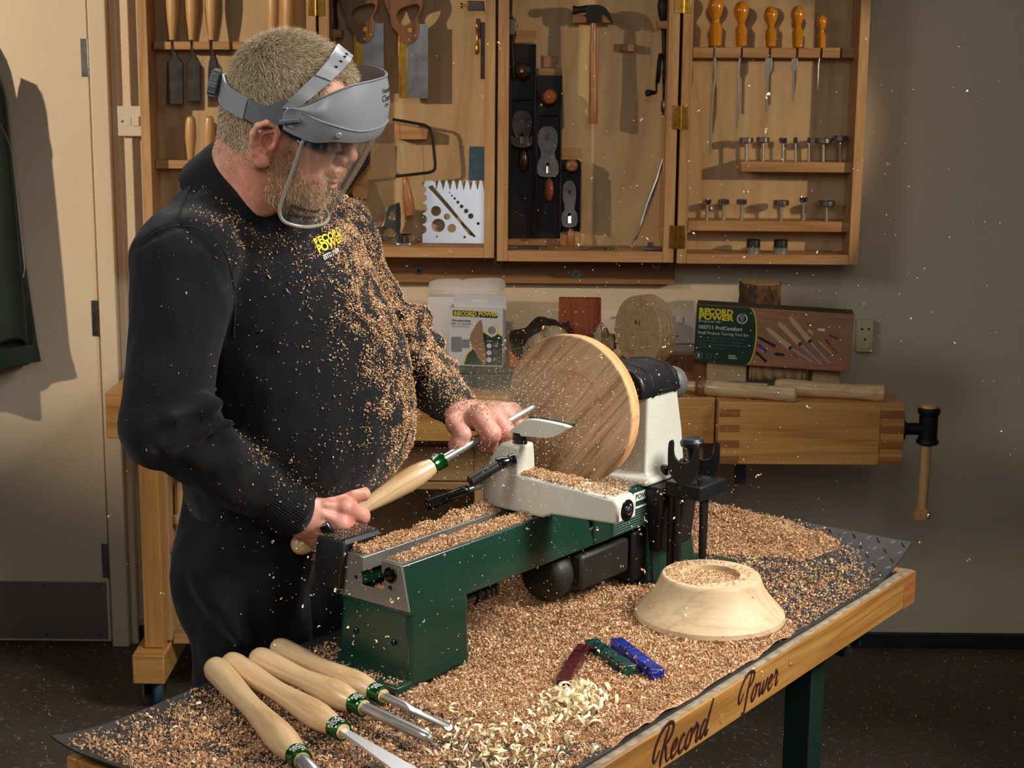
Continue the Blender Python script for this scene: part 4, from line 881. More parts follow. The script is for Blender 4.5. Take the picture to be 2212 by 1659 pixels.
for u, v, r in ((.296, .80, .034), (.035, .12, .024), (.1, .12, .018), (.148, .12, .014)):
    mb = MB(MBX); mb.prism(circ(wd * u, ht * v, wd * r, 28), (0, -.0001, 0), (1, 0, 0), (0, 0, 1), .0005); e = obj('round_badge', mb, M_['pgrey' if v < .5 else 'pwhite'], t, smooth=False)
    mb = MB(MBX); mb.prism(circ(wd * u, ht * v, wd * r * .8, 28), (0, -.0001, 0), (1, 0, 0), (0, 0, 1), .0007); obj('round_badge', mb, M_['pgreen'], e, smooth=False)
    if v > .5: mb = MB(MBX); mb.prism([(wd * (u + a), ht * (v + b)) for a, b in ((-.014, .09), (.014, .09), (.013, -.02), (0, -.1), (-.013, -.02))], (0, -.0001, 0), (1, 0, 0), (0, 0, 1), .0009); obj('shield_emblem', mb, M_['pgrey'], e, smooth=False)
tx(t, 'S', wd * .03, .027, .09, 'pwhite', .0005, MBX, lift=.001); tx(t, 'MADE IN', wd * .012, .225, .135, 'pwhite', .0002, MBX); tx(t, 'SHEFFIELD', wd * .012, .225, .095, 'pwhite', .0002, MBX)
M_['phandle'] = plain('print_handle', srgb(208, 172, 128), .5); M_['psteel'] = plain('print_steel', srgb(168, 164, 164), .4)
def strip(nm, m, a, b, w0, w1, lift):
    a = Vector((wd * a[0], ht * a[1])); b = Vector((wd * b[0], ht * b[1])); d_ = (b - a).normalized(); n_ = Vector((-d_.y, d_.x))
    P = [a + n_ * w0 * .6, a - d_ * w0 * .6, a - n_ * w0 * .6] + [a + (b - a) * .2 - n_ * w0, a + (b - a) * .5 - n_ * (w0 + w1) * .45, b - n_ * w1, b + n_ * w1, a + (b - a) * .5 + n_ * (w0 + w1) * .45, a + (b - a) * .2 + n_ * w0]
    mb = MB(MBX); mb.prism([(p.x, p.y) for p in P], (0, -.0001, 0), (1, 0, 0), (0, 0, 1), lift); return obj(nm, mb, M_[m], t, smooth=False)
for a, b, c in (((.46, .66), (.61, .36), (.76, .14)), ((.53, .77), (.67, .44), (.82, .10)), ((.60, .87), (.73, .50), (.87, .13))):
    strip('tool_print', 'phandle', a, b, wd * .016, wd * .018, .0004); strip('tool_print', 'psteel', b, c, wd * .006, wd * .006, .0005)
    b2 = (b[0] + .012, b[1] - .024); strip('tool_print', 'pgreen', b, b2, wd * .014, wd * .014, .0006)
strip('blank_print', 'pblack', (.405, .50), (.52, .36), wd * .01, wd * .01, .0004); M_['pblue'] = plain('print_blue', srgb(50, 60, 150), .5); strip('blank_print', 'pblue', (.405, .38), (.465, .26), wd * .009, wd * .009, .0004)
strip('blank_print', 'rose', (.40, .24), (.47, .08), wd * .009, wd * .009, .0004); strip('blank_print', 'pblack', (.52, .23), (.58, .22), wd * .012, wd * .01, .0004); strip('blank_print', 'mahog', (.85, .62), (.91, .56), wd * .008, wd * .008, .0004)
strip('blank_print', 'phandle', (.72, .68), (.75, .62), wd * .011, wd * .011, .0004); strip('blank_print', 'pwhite', (.78, .70), (.825, .70), wd * .009, wd * .009, .0004); strip('pen_print', 'phandle', (.79, .50), (.88, .30), wd * .006, wd * .003, .0004); strip('pen_print', 'mahog', (.83, .54), (.91, .32), wd * .006, wd * .003, .0004)
strip('key_print', 'pblack', (.62, .26), (.67, .18), wd * .002, wd * .002, .0004)
# blocks and barley twist leg under the box
ybk = 4.17
zt_ = Y(1650, 793, ybk).z - .012
tw = thing('barley_twist_leg', 'pale barley twist turned table leg lying under the tool set box', 'leg', (Y(1715, 820, ybk).x, ybk + .04, ZB))
zA = Y(1720, 838, ybk).z; cz = ZB + .036; xa_, xb_ = Y(1612, 815, ybk).x, Y(1815, 815, ybk).x
mb = MB(); mb.box(xb_ - .07, xb_, ybk, ybk + .07, cz - .035, cz + .035); obj('square_end', mb, M_['ply'], tw, bevel=.002)
mb = MB(); mb.lathe([(0, .030), (.004, .034), (.008, .030), (.012, .034), (.018, .032), (.03, .026), (.12, .026), (.126, .032), (.132, .034), (.136, .028), (.142, .034), (.148, .03)], (xa_ + .008, ybk + .035, cz), (1, 0, 0), 28); obj('turned_core', mb, M_['ply'], tw)
for ph in (0, math.pi):
    pts = [(xa_ + .03 + i * .0022, ybk + .035 + .017 * math.cos(ph + i * .26), cz + .017 * math.sin(ph + i * .26)) for i in range(48)]
    mb = MB(); mb.tube(pts, .016, 12); obj('twist_strand', mb, M_['ply'], tw)
mb = MB(); mb.box(xa_ - .10, xa_, ybk, ybk + .07, ZB, ZB + .071); obj('wood_block', mb, M_['ply'], bevel=.002, label='square pale wood block under the left end of the tool set box', cat='block')
mb = MB(); mb.box(Y(1426, 800, 4.2).x, Y(1524, 800, 4.2).x, 4.2, 4.25, ZB, Y(1500, 758, 4.2).z - .01); obj('wood_block', mb, M_['walnut'], bevel=.002, label='darker brown block of wood left of the pale block, behind the chrome wheel', cat='block')
# log with bark standing behind the tool set box
t = thing('bark_log', 'short upright log with rough bark standing behind the tool set box', 'log', (Y(1642, 650, 4.36).x, 4.36, ZB))
c = Y(1642, 650, 4.36); r = 46 / F * 4.36; zt_ = Y(1642, 614, 4.33).z; n = 60; vs = []; rnd = random.Random(4)
lev = [ZB + (zt_ - ZB) * i / 14 for i in range(15)]
for z in lev:
    for k in range(n):
        a = 2 * math.pi * k / n; g = .0035 * (abs(math.sin(a * 9 + 1.3 * math.sin(z * 40))) ** .5) + rnd.uniform(-.0015, .0015); vs.append((c.x + (r - .004 + g) * math.cos(a), 4.37 + (r - .004 + g) * math.sin(a), z))
fs = [(i * n + k, i * n + (k + 1) % n, (i + 1) * n + (k + 1) % n, (i + 1) * n + k) for i in range(14) for k in range(n)]
M_['bark2'] = plain('brown_bark', srgb(122, 92, 58), .85, c2=srgb(52, 36, 24), nscale=35, bumpv=1, bscale=80)
mb = MB(); mb.add(vs, fs + [tuple(range(n))[::-1]]); obj('bark', mb, M_['bark2'], t, sharp=80)
mb = MB(); mb.cyl((c.x, 4.37, zt_ - .002), (c.x, 4.37, zt_ + .001), r - .005, None, 48); obj('sawn_top', mb, M_['beech'], t)
# mallets / long handled tools lying on the bench
def lying(name, lb, cat, pts, rs, parts, grp=None):
    t = thing(name, lb, cat, pts[0], grp); P = [Vector(p) for p in pts]; mb = MB(); mb.tube(P, rs, 24); obj('handle', mb, M_['beech'], t)
    for nm, m, a, b, r0, r1 in parts:
        mb = MB(); mb.cyl(a, b, r0, r1, 24); obj(nm, mb, M_[m], t)
    return t
def onb(px, py, r, z=ZB):
    q = Z(px, py, z + r); return q
pts = [(1474, 838, .004), (1480, 838, .010), (1500, 838, .013), (1520, 839, .015)]
A, B = onb(1478, 833, .021), onb(1722, 853, .018); d_ = B - A; L = d_.length
t = thing('long_turning_handle', 'pale turned handle with a dark ring lying across the vice, nearest the camera', 'handle', onb(1720, 862, 0))
mb = MB(); mb.lathe([(0, .003), (.003, .012), (.03, .014), (L * .14, .014), (L * .2, .019), (L * .32, .021), (L * .5, .0185), (L * .7, .017), (L * .92, .020), (L * .985, .019), (L * .997, .012), (L, .002)], A, d_, 28); obj('handle', mb, M_['beech'], t)
p = onb(1516, 838, .021); mb = MB(); mb.lathe([(-.012, .012), (-.0115, .021), (-.006, .024), (.006, .024), (.0115, .021), (.012, .012)], A + d_ * .155, d_, 28); obj('dark_collar', mb, M_['walnut'], t)
t = thing('bowl_gouge', 'long pale handled gouge with green ferrule lying behind the other handle', 'gouge', onb(1800, 860, 0))
A, B = onb(1672, 836, .02), onb(1914, 850, .02); d_ = B - A; L = d_.length
mb = MB(); mb.lathe([(0, .012), (.004, .019), (L * .08, .0225), (L * .2, .022), (L * .5, .018), (L * .8, .019), (L * .98, .0215), (L * .995, .017), (L, .002)], A, d_, 28); obj('handle', mb, M_['beech'], t)
mb = MB(); mb.cyl(A - d_ * .055, A + d_ * .01, .0125, .0135, 24); obj('ferrule', mb, M_['ferrule'], t)
mb = MB(); mb.cyl(A - d_ * .50, A - d_ * .055, .009, .009, 20); obj('blade', mb, M_['brushed'], t)
print('bench ok')
# ---------------------------------------------------------------- table
tt = Vector((-.580, -.8146, 0)).normalized(); tn = Vector((tt.y, -tt.x, 0)); OT = Vector((.705, 2.781, .80)); LT, WT = 1.39, .564
def TP(a, n, z=0): return OT + tt * a + tn * n + Vector((0, 0, z))
# local table frame: X along the front edge, Y outwards over the front, Z up
MT_ = Matrix(((tt.x, -tn.x, 0, OT.x), (tt.y, -tn.y, 0, OT.y), (0, 0, 1, OT.z), (0, 0, 0, 1)))
M_['edge'] = wood('varnished_edging', srgb(182, 134, 70), srgb(166, 116, 56), srgb(148, 102, 48), 'X', 10, .05, 2, .42, coat=.2)
M_['worn'] = plain('worn_wood', srgb(150, 138, 116), .8, c2=srgb(116, 100, 74), nscale=60)
tb = thing('turning_table', 'low work table with a lettered wooden edge, under the lathe', 'table', (TP(LT / 2, WT / 2).x, TP(LT / 2, WT / 2).y, 0), rot=MT_.to_3x3())
mb = MB(MT_); mb.box(.02, LT - .02, -WT + .02, -.02, -.045, -.002); obj('table_top', mb, M_['pblack'], tb)
mb = MB(MT_); mb.box(.0, LT, -.0195, 0, -.058, 0); eb = obj('front_edging', mb, M_['edge'], tb, bevel=.0025)
mb = MB(MT_); mb.box(.003, LT - .003, -.0195, -.003, -.0005, .0007); obj('worn_top', mb, M_['worn'], eb)
mb = MB(MT_); mb.box(.0, LT, -WT, -WT + .0195, -.058, 0); obj('back_edging', mb, M_['edge'], tb, bevel=.0025)
mb = MB(MT_); mb.box(.0, .0195, -WT + .02, -.02, -.058, 0); obj('end_edging', mb, M_['edge'], tb, bevel=.0025)
mb = MB(MT_); mb.box(LT - .0195, LT, -WT + .02, -.02, -.058, 0); obj('end_edging', mb, M_['edge'], tb, bevel=.0025)
mb = MB(MT_); mb.box(-.0004, .05, -.0005, .0012, -.058, 0); obj('corner_patch', mb, M_['bench_dk'], eb, bevel=.001)
# legs
for a, n in ((.30, .06), (.30, WT - .08), (LT - .14, .06), (LT - .14, WT - .08)):
    mb = MB(MT_); mb.box(a - .024, a + .024, -n - .024, -n + .024, 0 - .80, -.046); l = obj('leg', mb, M_['dgreen'], tb, bevel=.003)
mb = MB(MT_); mb.box(.20, LT - .10, -.10, -.06, -.095, -.0455); obj('frame_rail', mb, M_['dgreen'], tb, bevel=.002)
mb = MB(MT_); mb.box(.20, LT - .10, -WT + .06, -WT + .10, -.095, -.0455); obj('frame_rail', mb, M_['dgreen'], tb, bevel=.002)
for a in (.10, .16): mb = MB(MT_); mb.box(a, a + .012, -.5, -.05, -.12, -.0455); obj('cross_bar', mb, M_['dgreen'], tb, bevel=.002)
# carved script on the edging: strokes in units of x-height
def stroke_word(strokes, x0, zbase, s, parent, wd):
    for st in strokes:
        P = smoothpoly([(a, b) for a, b in st], 3, False)
        # local x runs right-to-left when seen from the front
        Q = [(x0 - (a + b * .32) * s, .0004, zbase + b * s) for a, b in P]
        n = len(Q); rs = [wd * (.45 + .55 * min(1, min(i, n - 1 - i) / (n * .25 + .01))) for i in range(n)]
        mb = MB(MT_); mb.tube(Q, rs, 8, flat=1.0); 
        Mi = MT_.inverted(); out = []
        for v in mb.v:
            q = Mi @ v; q.y = .0002 + (q.y - .0004) * .35; out.append(MT_ @ q)
        mb.v = out; obj('carved_letter', mb, M_['carve'], parent)
M_['carve'] = plain('carved_varnish', srgb(62, 34, 28), .22, coat=.6)
R_ = [[(1.0, -.1), (.9, .5), (1.05, 1.3), (1.25, 2.0)], [(.62, .9), (.45, .5), (.2, .35), (.0, .7), (.05, 1.3), (.5, 1.95), (1.2, 2.15), (1.75, 1.95), (1.75, 1.45), (1.4, 1.12), (1.1, 1.05), (1.3, .8), (1.45, .3), (1.7, -.05), (1.95, .15)]]
P_ = [[(.9, -.3), (.85, -.6), (1.05, -.65), (1.2, -.3), (1.15, .6), (1.25, 1.5), (1.35, 2.0)], [(.62, .9), (.45, .5), (.2, .35), (.0, .7), (.05, 1.3), (.5, 1.95), (1.2, 2.15), (1.75, 1.95), (1.75, 1.45), (1.4, 1.1), (1.15, 1.05)]]
def let(c, x):
    L = {'e': [[(0, .35), (.35, .5), (.5, .8), (.3, 1.0), (.05, .75), (0, .3), (.2, 0), (.45, .05), (.7, .3)]],
         'c': [[(.5, .8), (.35, 1.0), (.08, .75), (0, .3), (.2, 0), (.45, .05), (.7, .3)]],
         'o': [[(.32, 1.0), (.05, .8), (-.05, .3), (.12, -.03), (.42, .1), (.56, .6), (.42, 1.02), (.20, .98)], [(.45, .95), (.62, .85), (.85, .95)]],
         'r': [[(0, .6), (.12, 1.0), (.12, 1.15), (.22, .9), (.45, .92), (.38, .5), (.4, .1), (.55, 0), (.75, .3)]],
         'd': [[(.5, .9), (.3, 1.0), (.05, .7), (0, .25), (.2, 0), (.45, .3), (.62, .9)], [(.93, 1.95), (.75, 1.2), (.6, .3), (.72, 0), (.95, .3)]],
         'w': [[(0, .95), (.0, .3), (.15, 0), (.4, .3), (.5, .95)], [(.5, .95), (.48, .3), (.62, 0), (.88, .3), (.95, .95), (1.1, .85)]]}
    return [[(a + x, b) for a, b in st] for st in L[c]]
word = list(R_)
for i, c in enumerate('ecord'): word += let(c, 2.0 + i * .78)
word2 = list(P_)
for c, x in (('o', 1.95), ('w', 2.95), ('e', 4.2), ('r', 4.95)): word2 += let(c, x)
def alen(px, py):
    """distance along the front board for a pixel on its outer face"""
    d = _ray(px, py); Cc = Vector((0, 0, H)); t = (OT - Cc).dot(tn) / d.dot(tn); q = Cc + d * t - OT; return q.dot(tt), q.z
aR, zR = alen(1405, 1655); aR2, _ = alen(1537, 1545); aP, zP = alen(1590, 1545); aP2, _ = alen(1685, 1475)
s1 = (aR - aR2) / 6.5; s2 = (aP - aP2) / 6.1
stroke_word(word, aR, -.052, .0185, eb, .0021) if False else stroke_word(word, aR, -.050, s1 * 1.0, eb, .0031)
stroke_word(word2, aP, -.044, s2 * 1.0, eb, .0027)
ac, zc = alen(1560, 1552); mb = MB(MT_); mb.cyl((ac, -.004, zc), (ac, .0006, zc), .0075, None, 28); obj('plug', mb, M_['edge'], eb, bevel=.0005)

# rubber mat with raised tread, its far end curling up
def mat_z(a, n):
    """height of the mat upper side above the table"""
    z = .0045
    if a < .16: z += .040 * ((.16 - a) / .17) ** 2.0
    if n > WT - .05: z += .006 * ((n - WT + .05) / .05) ** 2
    if a > LT - .10: z += .012 * ((a - LT + .10) / .10) ** 2
    if n < .03: z += .002 * (1 - n / .03)
    z += .0006 * math.sin(a * 31 + n * 7)
    return z
mt = thing('rubber_mat', 'black rubber tread mat covered in shavings, curling up at the far end of the table', 'mat', TP(LT / 2, WT / 2, .0008), rot=MT_.to_3x3())
A0, A1, N0, N1 = -.012, LT + .012, .014, WT + .012; na, nn_ = 90, 44; vs = []; fs = []
for lay in (0, 1):
    for i in range(na + 1):
        for k in range(nn_ + 1):
            a = A0 + (A1 - A0) * i / na; n = N0 + (N1 - N0) * k / nn_
            vs.append(TP(a, n, mat_z(a, n) - (0 if lay else .003)))
st = (na + 1) * (nn_ + 1); ix = lambda l, i, k: l * st + i * (nn_ + 1) + k
for i in range(na):
    for k in range(nn_):
        fs.append((ix(1, i, k), ix(1, i + 1, k), ix(1, i + 1, k + 1), ix(1, i, k + 1))); fs.append((ix(0, i, k), ix(0, i, k + 1), ix(0, i + 1, k + 1), ix(0, i + 1, k)))
for i in range(na):
    for k in (0, nn_): fs.append((ix(0, i, k), ix(0, i + 1, k), ix(1, i + 1, k), ix(1, i, k)))
for k in range(nn_):
    for i in (0, na): fs.append((ix(0, i, k), ix(0, i, k + 1), ix(1, i, k + 1), ix(1, i, k)))
mb = MB(); mb.add(vs, fs); obj('sheet', mb, M_['rubber'], mt)
vs = []; fs = []; g = .023; rows = int((N1 - N0) / g); cols = int((A1 - A0) / g)
for i in range(cols):
    for k in range(rows):
        a = A0 + g * (i + .5); n = N0 + g * (k + .5); an = .78 if (i + k) % 2 else -.78
        ca, sa = math.cos(an), math.sin(an); b0 = len(vs)
        ring = [(.0095, 0), (.005, .0019), (0, .0024), (-.005, .0019), (-.0095, 0), (-.005, -.0019), (0, -.0024), (.005, -.0019)]
        for u, v in ring: aa, n2 = a + u * ca - v * sa, n + u * sa + v * ca; vs.append(TP(aa, n2, mat_z(aa, n2) - .0002))
        for u, v in ((.006, 0), (-.006, 0)): aa, n2 = a + u * ca, n + u * sa; vs.append(TP(aa, n2, mat_z(aa, n2) + .0020))
        A_, B_ = b0 + 8, b0 + 9
        fs += [(b0, b0 + 1, A_), (b0 + 1, b0 + 2, A_), (b0 + 2, B_, A_), (b0 + 2, b0 + 3, B_), (b0 + 3, b0 + 4, B_), (b0 + 4, b0 + 5, B_), (b0 + 5, b0 + 6, B_), (b0 + 6, A_, B_), (b0 + 6, b0 + 7, A_), (b0 + 7, b0, A_)]
mb = MB(); mb.add(vs, fs); obj('tread_pattern', mb, M_['rubber'], mt, kind='stuff', sharp=60)

# ---------------------------------------------------------------- lathe
LA = math.radians(52.3); OL = Vector((-.187, 2.23, .8058))
ML = Matrix.Translation(OL) @ Matrix.Rotation(LA, 4, 'Z')
la = thing('wood_lathe', 'green and cream bench lathe carrying the spinning wooden disc', 'lathe', OL, rot=ML.to_3x3())
# tailstock-end leg
def loftbox(sections):
    """sections: list of (z, x0, x1, y0, y1)"""
    vs = []; fs = []
    for z, x0, x1, y0, y1 in sections: vs += [(x0, y0, z), (x1, y0, z), (x1, y1, z), (x0, y1, z)]
    for i in range(len(sections) - 1):
        for k in range(4): fs.append((i * 4 + k, i * 4 + (k + 1) % 4, i * 4 + 4 + (k + 1) % 4, i * 4 + 4 + k))
    fs.append((3, 2, 1, 0)); m = len(sections) - 1; fs.append((m * 4, m * 4 + 1, m * 4 + 2, m * 4 + 3)); return vs, fs
mb = MB(ML); mb.add(*loftbox([(.0, -.003, .131, -.064, .080), (.012, -.002, .131, -.063, .079), (.05, .0005, .131, -.0615, .076), (.115, .003, .131, -.0612, .0705)])); obj('tail_leg', mb, M_['green'], la, bevel=.009, seg=4)
for py, pz in ((.040, .064), (-.032, .063)):
    mb = MB(ML); mb.lathe([(0, .0045), (.0018, .0042), (.0026, .003), (.001, .0022), (.001, .0002)], (.0005, py, pz), (-1, 0, 0), 16); obj('screw', mb, M_['gloss'], la)
mb = MB(ML); mb.box(-.032, .003, -.066, .082, 0, .0135); ff = obj('foot_flange', mb, M_['green'], la, bevel=.003, seg=3)
for y_ in (-.052, .066): mb = MB(ML); mb.cyl((-.017, y_, .0135), (-.017, y_, .0142), .0042, None, 16); obj('bolt_hole', mb, M_['pblack'], ff)
# bed: two rails with a slot, green outside
BX = .66
mb = MB(ML); mb.prism([(-.0465, .177), (-.0612, .1135), (-.0612, .106), (-.040, .106), (-.040, .128), (-.016, .134), (-.016, .160), (-.011, .164), (-.011, .177)], (.002, 0, 0), (0, 1, 0), (0, 0, 1), BX); obj('near_rail', mb, M_['green'], la, bevel=.002)
mb = MB(ML); mb.prism([(.054, .177), (.0705, .1135), (.0705, .106), (.040, .106), (.040, .128), (.028, .134), (.028, .160), (.022, .164), (.022, .177)], (.002, 0, 0), (0, 1, 0), (0, 0, 1), BX); obj('far_rail', mb, M_['green'], la, bevel=.002)
mb = MB(ML); mb.box(.002, BX, -.0455, -.0112, .1772, .179); obj('rail_top', mb, M_['machined'], la)
mb = MB(ML); mb.box(.002, BX, .0222, .0535, .1772, .179); obj('rail_top', mb, M_['machined'], la)
mb = MB(ML); mb.box(-.012, BX, .0140, .0218, .160, .1805); obj('guide_bar', mb, M_['machined'], la, bevel=.0008)
mb = MB(ML); mb.box(.004, BX, -.0395, .0395, .106, .1275); obj('bed_web', mb, M_['green'], la)
# machined end plate with its slot
YA_ = lambda v: (v)
outer = [(-.047, .178), (-.0615, .1135), (.0710, .1135), (.054, .178), (.022, .178), (.022, .163), (.028, .160), (.028, .135), (-.016, .135), (-.016, .158), (-.011, .162), (-.011, .178)]
mb = MB(ML); mb.holed([outer, circ(.038, .143, .0042, 14), circ(-.027, .1415, .0042, 14)], (.002, 0, 0), (0, 1, 0), (0, 0, 1), -.0035); obj('end_plate', mb, M_['machined'], la, bevel=.0003)
for a, b in ((.038, .143), (-.027, .1415)): mb = MB(ML); mb.cyl((.0019, a, b), (.0024, a, b), .0045, None, 14); obj('bolt_hole', mb, M_['pblack'], la)
mb = MB(ML); mb.cyl((-.0015, -.028, .161), (-.0035, -.028, .161), .0115, .0112, 28); w_ = obj('washer', mb, M_['gloss'], la, bevel=.0004)
mb = MB(ML); mb.lathe([(0, .0065), (.002, .0062), (.005, .004), (.0052, .0025), (.003, .002), (.003, .0002)], (-.0035, -.028, .161), (-1, 0, 0), 20); obj('bolt_head', mb, M_['gloss'], w_)
# black plastic end cover behind the bed end, with a knob
Zq = lambda z, *P: [tuple(Z(a, b, z)) for a, b in P]
vs, fs = loftbox([(.118, -.006, .060, .066, .100), (.122, -.010, .066, .062, .106), (.150, -.012, .070, .058, .110), (.190, -.008, .070, .052, .108), (.197, -.004, .066, .056, .104)])
mb = MB(ML); mb.add(vs, fs)
vs2, fs2 = loftbox([(.128, -.020, .004, .061, .104), (.192, -.018, .004, .056, .104)])
obj('end_cover', mb, M_['black'], la, bevel=.008, seg=4)
mb = MB(ML); mb.lathe([(0, .0085), (.014, .0085), (.016, .0078), (.016, .0005)], (.008, .097, .1955), (-.35, .35, .85), 20); obj('cover_knob', mb, M_['gloss'], la)
# headstock side: leg, motor, casting, cap, wheel
mb = MB(ML); mb.add(*loftbox([(.0, .592, .748, -.074, .085), (.015, .596, .744, -.070, .080), (.08, .604, .736, -.063, .072), (.176, .600, .728, -.060, .068)])); obj('head_leg', mb, M_['green'], la, bevel=.009, seg=4)
mb = MB(ML); mb.box(.70, .80, -.12, -.075, 0, .008); mb.box(.74, .79, -.05, .08, 0, .008); obj('foot_flange', mb, M_['green'], la, bevel=.003)
mb = MB(ML); mb.box(.44, .62, -.064, .072, .106, .1765); obj('head_bed_casting', mb, M_['green'], la, bevel=.004)
mb = MB(ML); mb.box(.44, .58, -.055, .062, .177, .181); obj('casting_top', mb, M_['machined'], la, bevel=.001)
M_['motor'] = plain('motor_grey', srgb(40, 37, 34), .5, .2, noise=.3, nscale=30)
mb = MB(ML); mb.lathe([(0, .028), (.004, .036), (.012, .041), (.03, .043), (.032, .040), (.18, .040), (.20, .042), (.22, .038), (.222, .01)], (.372, -.004, .060), (1, 0, 0), 36); mo = obj('motor', mb, M_['motor'], la)
for i in range(5):
    for k in range(10):
        a = k / 10 * 2 * math.pi + i * .3; r = .010 + i * .0058
        if i < 5: mb = MB(ML); x = .3718 + (0 if r < .028 else (r - .028) * .33); mb.cyl((x - .0006, -.004 + r * math.cos(a), .060 + r * math.sin(a)), (x + .001, -.004 + r * math.cos(a), .060 + r * math.sin(a)), .0019, None, 6); obj('vent_hole', mb, M_['pblack'], mo)
mb = MB(ML); mb.box(.415, .55, -.058, -.030, .036, .094); obj('terminal_box', mb, M_['motor'], la, bevel=.006)
mb = MB(ML); mb.box(.562, .60, -.058, .04, .012, .100); obj('motor_bracket', mb, M_['iron'], la, bevel=.006)
mb = MB(ML); mb.add(*loftbox([(.176, .574, .722, -.073, .073), (.186, .576, .720, -.071, .071), (.190, .592, .710, -.060, .060), (.25, .597, .706, -.0565, .0565), (.32, .600, .690, -.055, .055), (.336, .602, .688, -.054, .054)])); obj('headstock_casting', mb, M_['cream'], la, bevel=.005, seg=4)
for x, y in ((.640, -.0655), (.700, -.0655)):
    mb = MB(ML); mb.cyl((x, y, .187), (x, y, .200), .0062, .0062, 20); mb.cyl((x, y, .186), (x, y, .188), .0095, None, 20); obj('cap_bolt', mb, M_['gloss'], la, bevel=.0005)
cap = [(-.057, .318), (-.0585, .335), (-.052, .352), (-.034, .364), (0, .369), (.034, .364), (.052, .352), (.0585, .335), (.057, .318)]
mb = MB(ML); mb.prism(cap, (.580, 0, 0), (0, 1, 0), (0, 0, 1), .112); cp = obj('headstock_cover', mb, M_['black'], la, bevel=.004, seg=3)
for x in (.61, .678):
    mb = MB(ML); mb.prism([(a * 1.02, .318 + (b - .318) * 1.03) for a, b in cap], (x, 0, 0), (0, 1, 0), (0, 0, 1), .006); obj('cover_rib', mb, M_['black'], cp, bevel=.001)
mb = MB(ML); mb.box(.63, .69, -.0605, -.058, .322, .329); obj('cover_lip', mb, M_['black'], cp, bevel=.0008)
mb = MB(ML); mb.lathe([(0, .018), (0, .024), (.004, .027), (.050, .0272), (.054, .028), (.070, .0285), (.074, .027), (.074, .022), (.068, .020), (.068, .001)], (.693, 0, .314), (1, 0, 0), 48); obj('hand_wheel', mb, M_['brushed'], la)
mb = MB(ML); mb.lathe([(0, .022), (.02, .040), (.05, .042), (.052, .030), (.10, .024), (.115, .022)], (.482, 0, .316), (1, 0, 0), 40); obj('chuck', mb, M_['steel_dk'], la)
# label on the bed side
mb = MB(ML); S_, c_ = (Vector((0, -.0147, .0635)) * -1).normalized(), 0
sd = Vector((0, .0147, .0635)).normalized(); o_ = Vector((0, -.0612, .1135))
sx_ = Vector((1, 0, 0)); lo = o_ + Vector((.49, -.0030, .0))
lo = Vector((.488, -.0645, .108))
mb = MB(ML); mb.box(lo.x, lo.x + .128, -.0650, -.0638, .110, .174); M_['label'] = plain('label_green', srgb(24, 66, 52), .45, noise=.3, nscale=90); lb_ = obj('rating_label', mb, M_['label'], la)
def ltext(s, size, x, z, m, bold=0):
    mb = MB(ML); mb.text(s, size, (x, -.0652, z), Vector((1, 0, 0)), Vector((0, 0, 1)), .0001, bold); obj('lettering', mb, M_[m], lb_, smooth=False)
mb = MB(ML); mb.box(.548, .612, -.0653, -.0648, .155, .170); obj('title_band', mb, M_['pwhite'], lb_)
mb = MB(ML); mb.text('POWER', .0125, (.553, -.0655, .158), Vector((1, 0, 0)), Vector((0, 0, 1)), .0001, .0003, sx=1.1); obj('lettering', mb, M_['pgreen'], lb_, smooth=False)
mb = MB(ML); mb.text('RECORD', .0125, (.490, -.0655, .158), Vector((1, 0, 0)), Vector((0, 0, 1)), .0001, .0003, sx=1.05); obj('lettering', mb, M_['pwhite'], lb_, smooth=False)
for i in range(7):
    mb = MB(ML); mb.box(.494, .604 - .004 * (i % 2), -.0653, -.0649, .1125 + i * .0042, .1133 + i * .0042); obj('print_line', mb, M_['pgrey'], lb_)
mb = MB(ML); mb.box(.600, .6045, -.0653, -.0649, .143, .152); mb.box(.545, .60, -.0653, -.0649, .1425, .146); obj('print_line', mb, M_['pwhite'], lb_)
# ribbed knob under the bed
pts = [(.165 + .0016 * i, -.035 + .0115 * math.cos(i * .9), .088 + .0115 * math.sin(i * .9)) for i in range(34)]
mb = MB(ML); mb.tube(pts, .0042, 8); mb.cyl((.131, -.035, .088), (.217, -.035, .088), .011, None, 20); obj('ribbed_knob', mb, M_['gloss'], la)
# banjo
vs, fs = loftbox([(.1815, .302, .356, -.062, .052), (.2, .300, .358, -.085, .054), (.226, .300, .358, -.085, .054), (.232, .304, .354, -.082, .050)])
prof = [(.054, .182), (-.062, .182), (-.080, .190), (-.196, .196), (-.199, .200), (-.199, .226), (-.192, .234), (-.120, .238), (-.06, .240), (-.022, .241), (.054, .243)]
mb = MB(ML); mb.prism(prof, (.302, 0, 0), (0, 1, 0), (0, 0, 1), .052); bj = obj('banjo', mb, M_['cream'], la, bevel=.0055, seg=4)
mb = MB(ML); mb.add(*loftbox([(.236, .304, .352, -.012, .052), (.262, .306, .350, -.012, .040), (.2835, .308, .346, -.013, .024), (.2850, .311, .343, -.010, .021)])); obj('banjo_post', mb, M_['cream'], la, bevel=.004, seg=3)
mb = MB(ML); mb.lathe([(0, .0165), (-.001, .0165), (-.0015, .012), (-.0012, .0095)], (.328, -.1985, .213), (0, 1, 0), 32); mb.lathe([(0, .0155), (.0012, .0155), (.0018, .009), (.0018, .0005)], (.328, -.1990, .213), (0, -1, 0), 32); ec = obj('end_cap', mb, M_['gloss'], bj)
mb = MB(ML); mb.lathe([(0, .0068), (.0025, .0066), (.004, .004), (.004, .0003)], (.328, -.2008, .213), (0, -1, 0), 20); obj('bolt_head', mb, M_['steel'], bj)
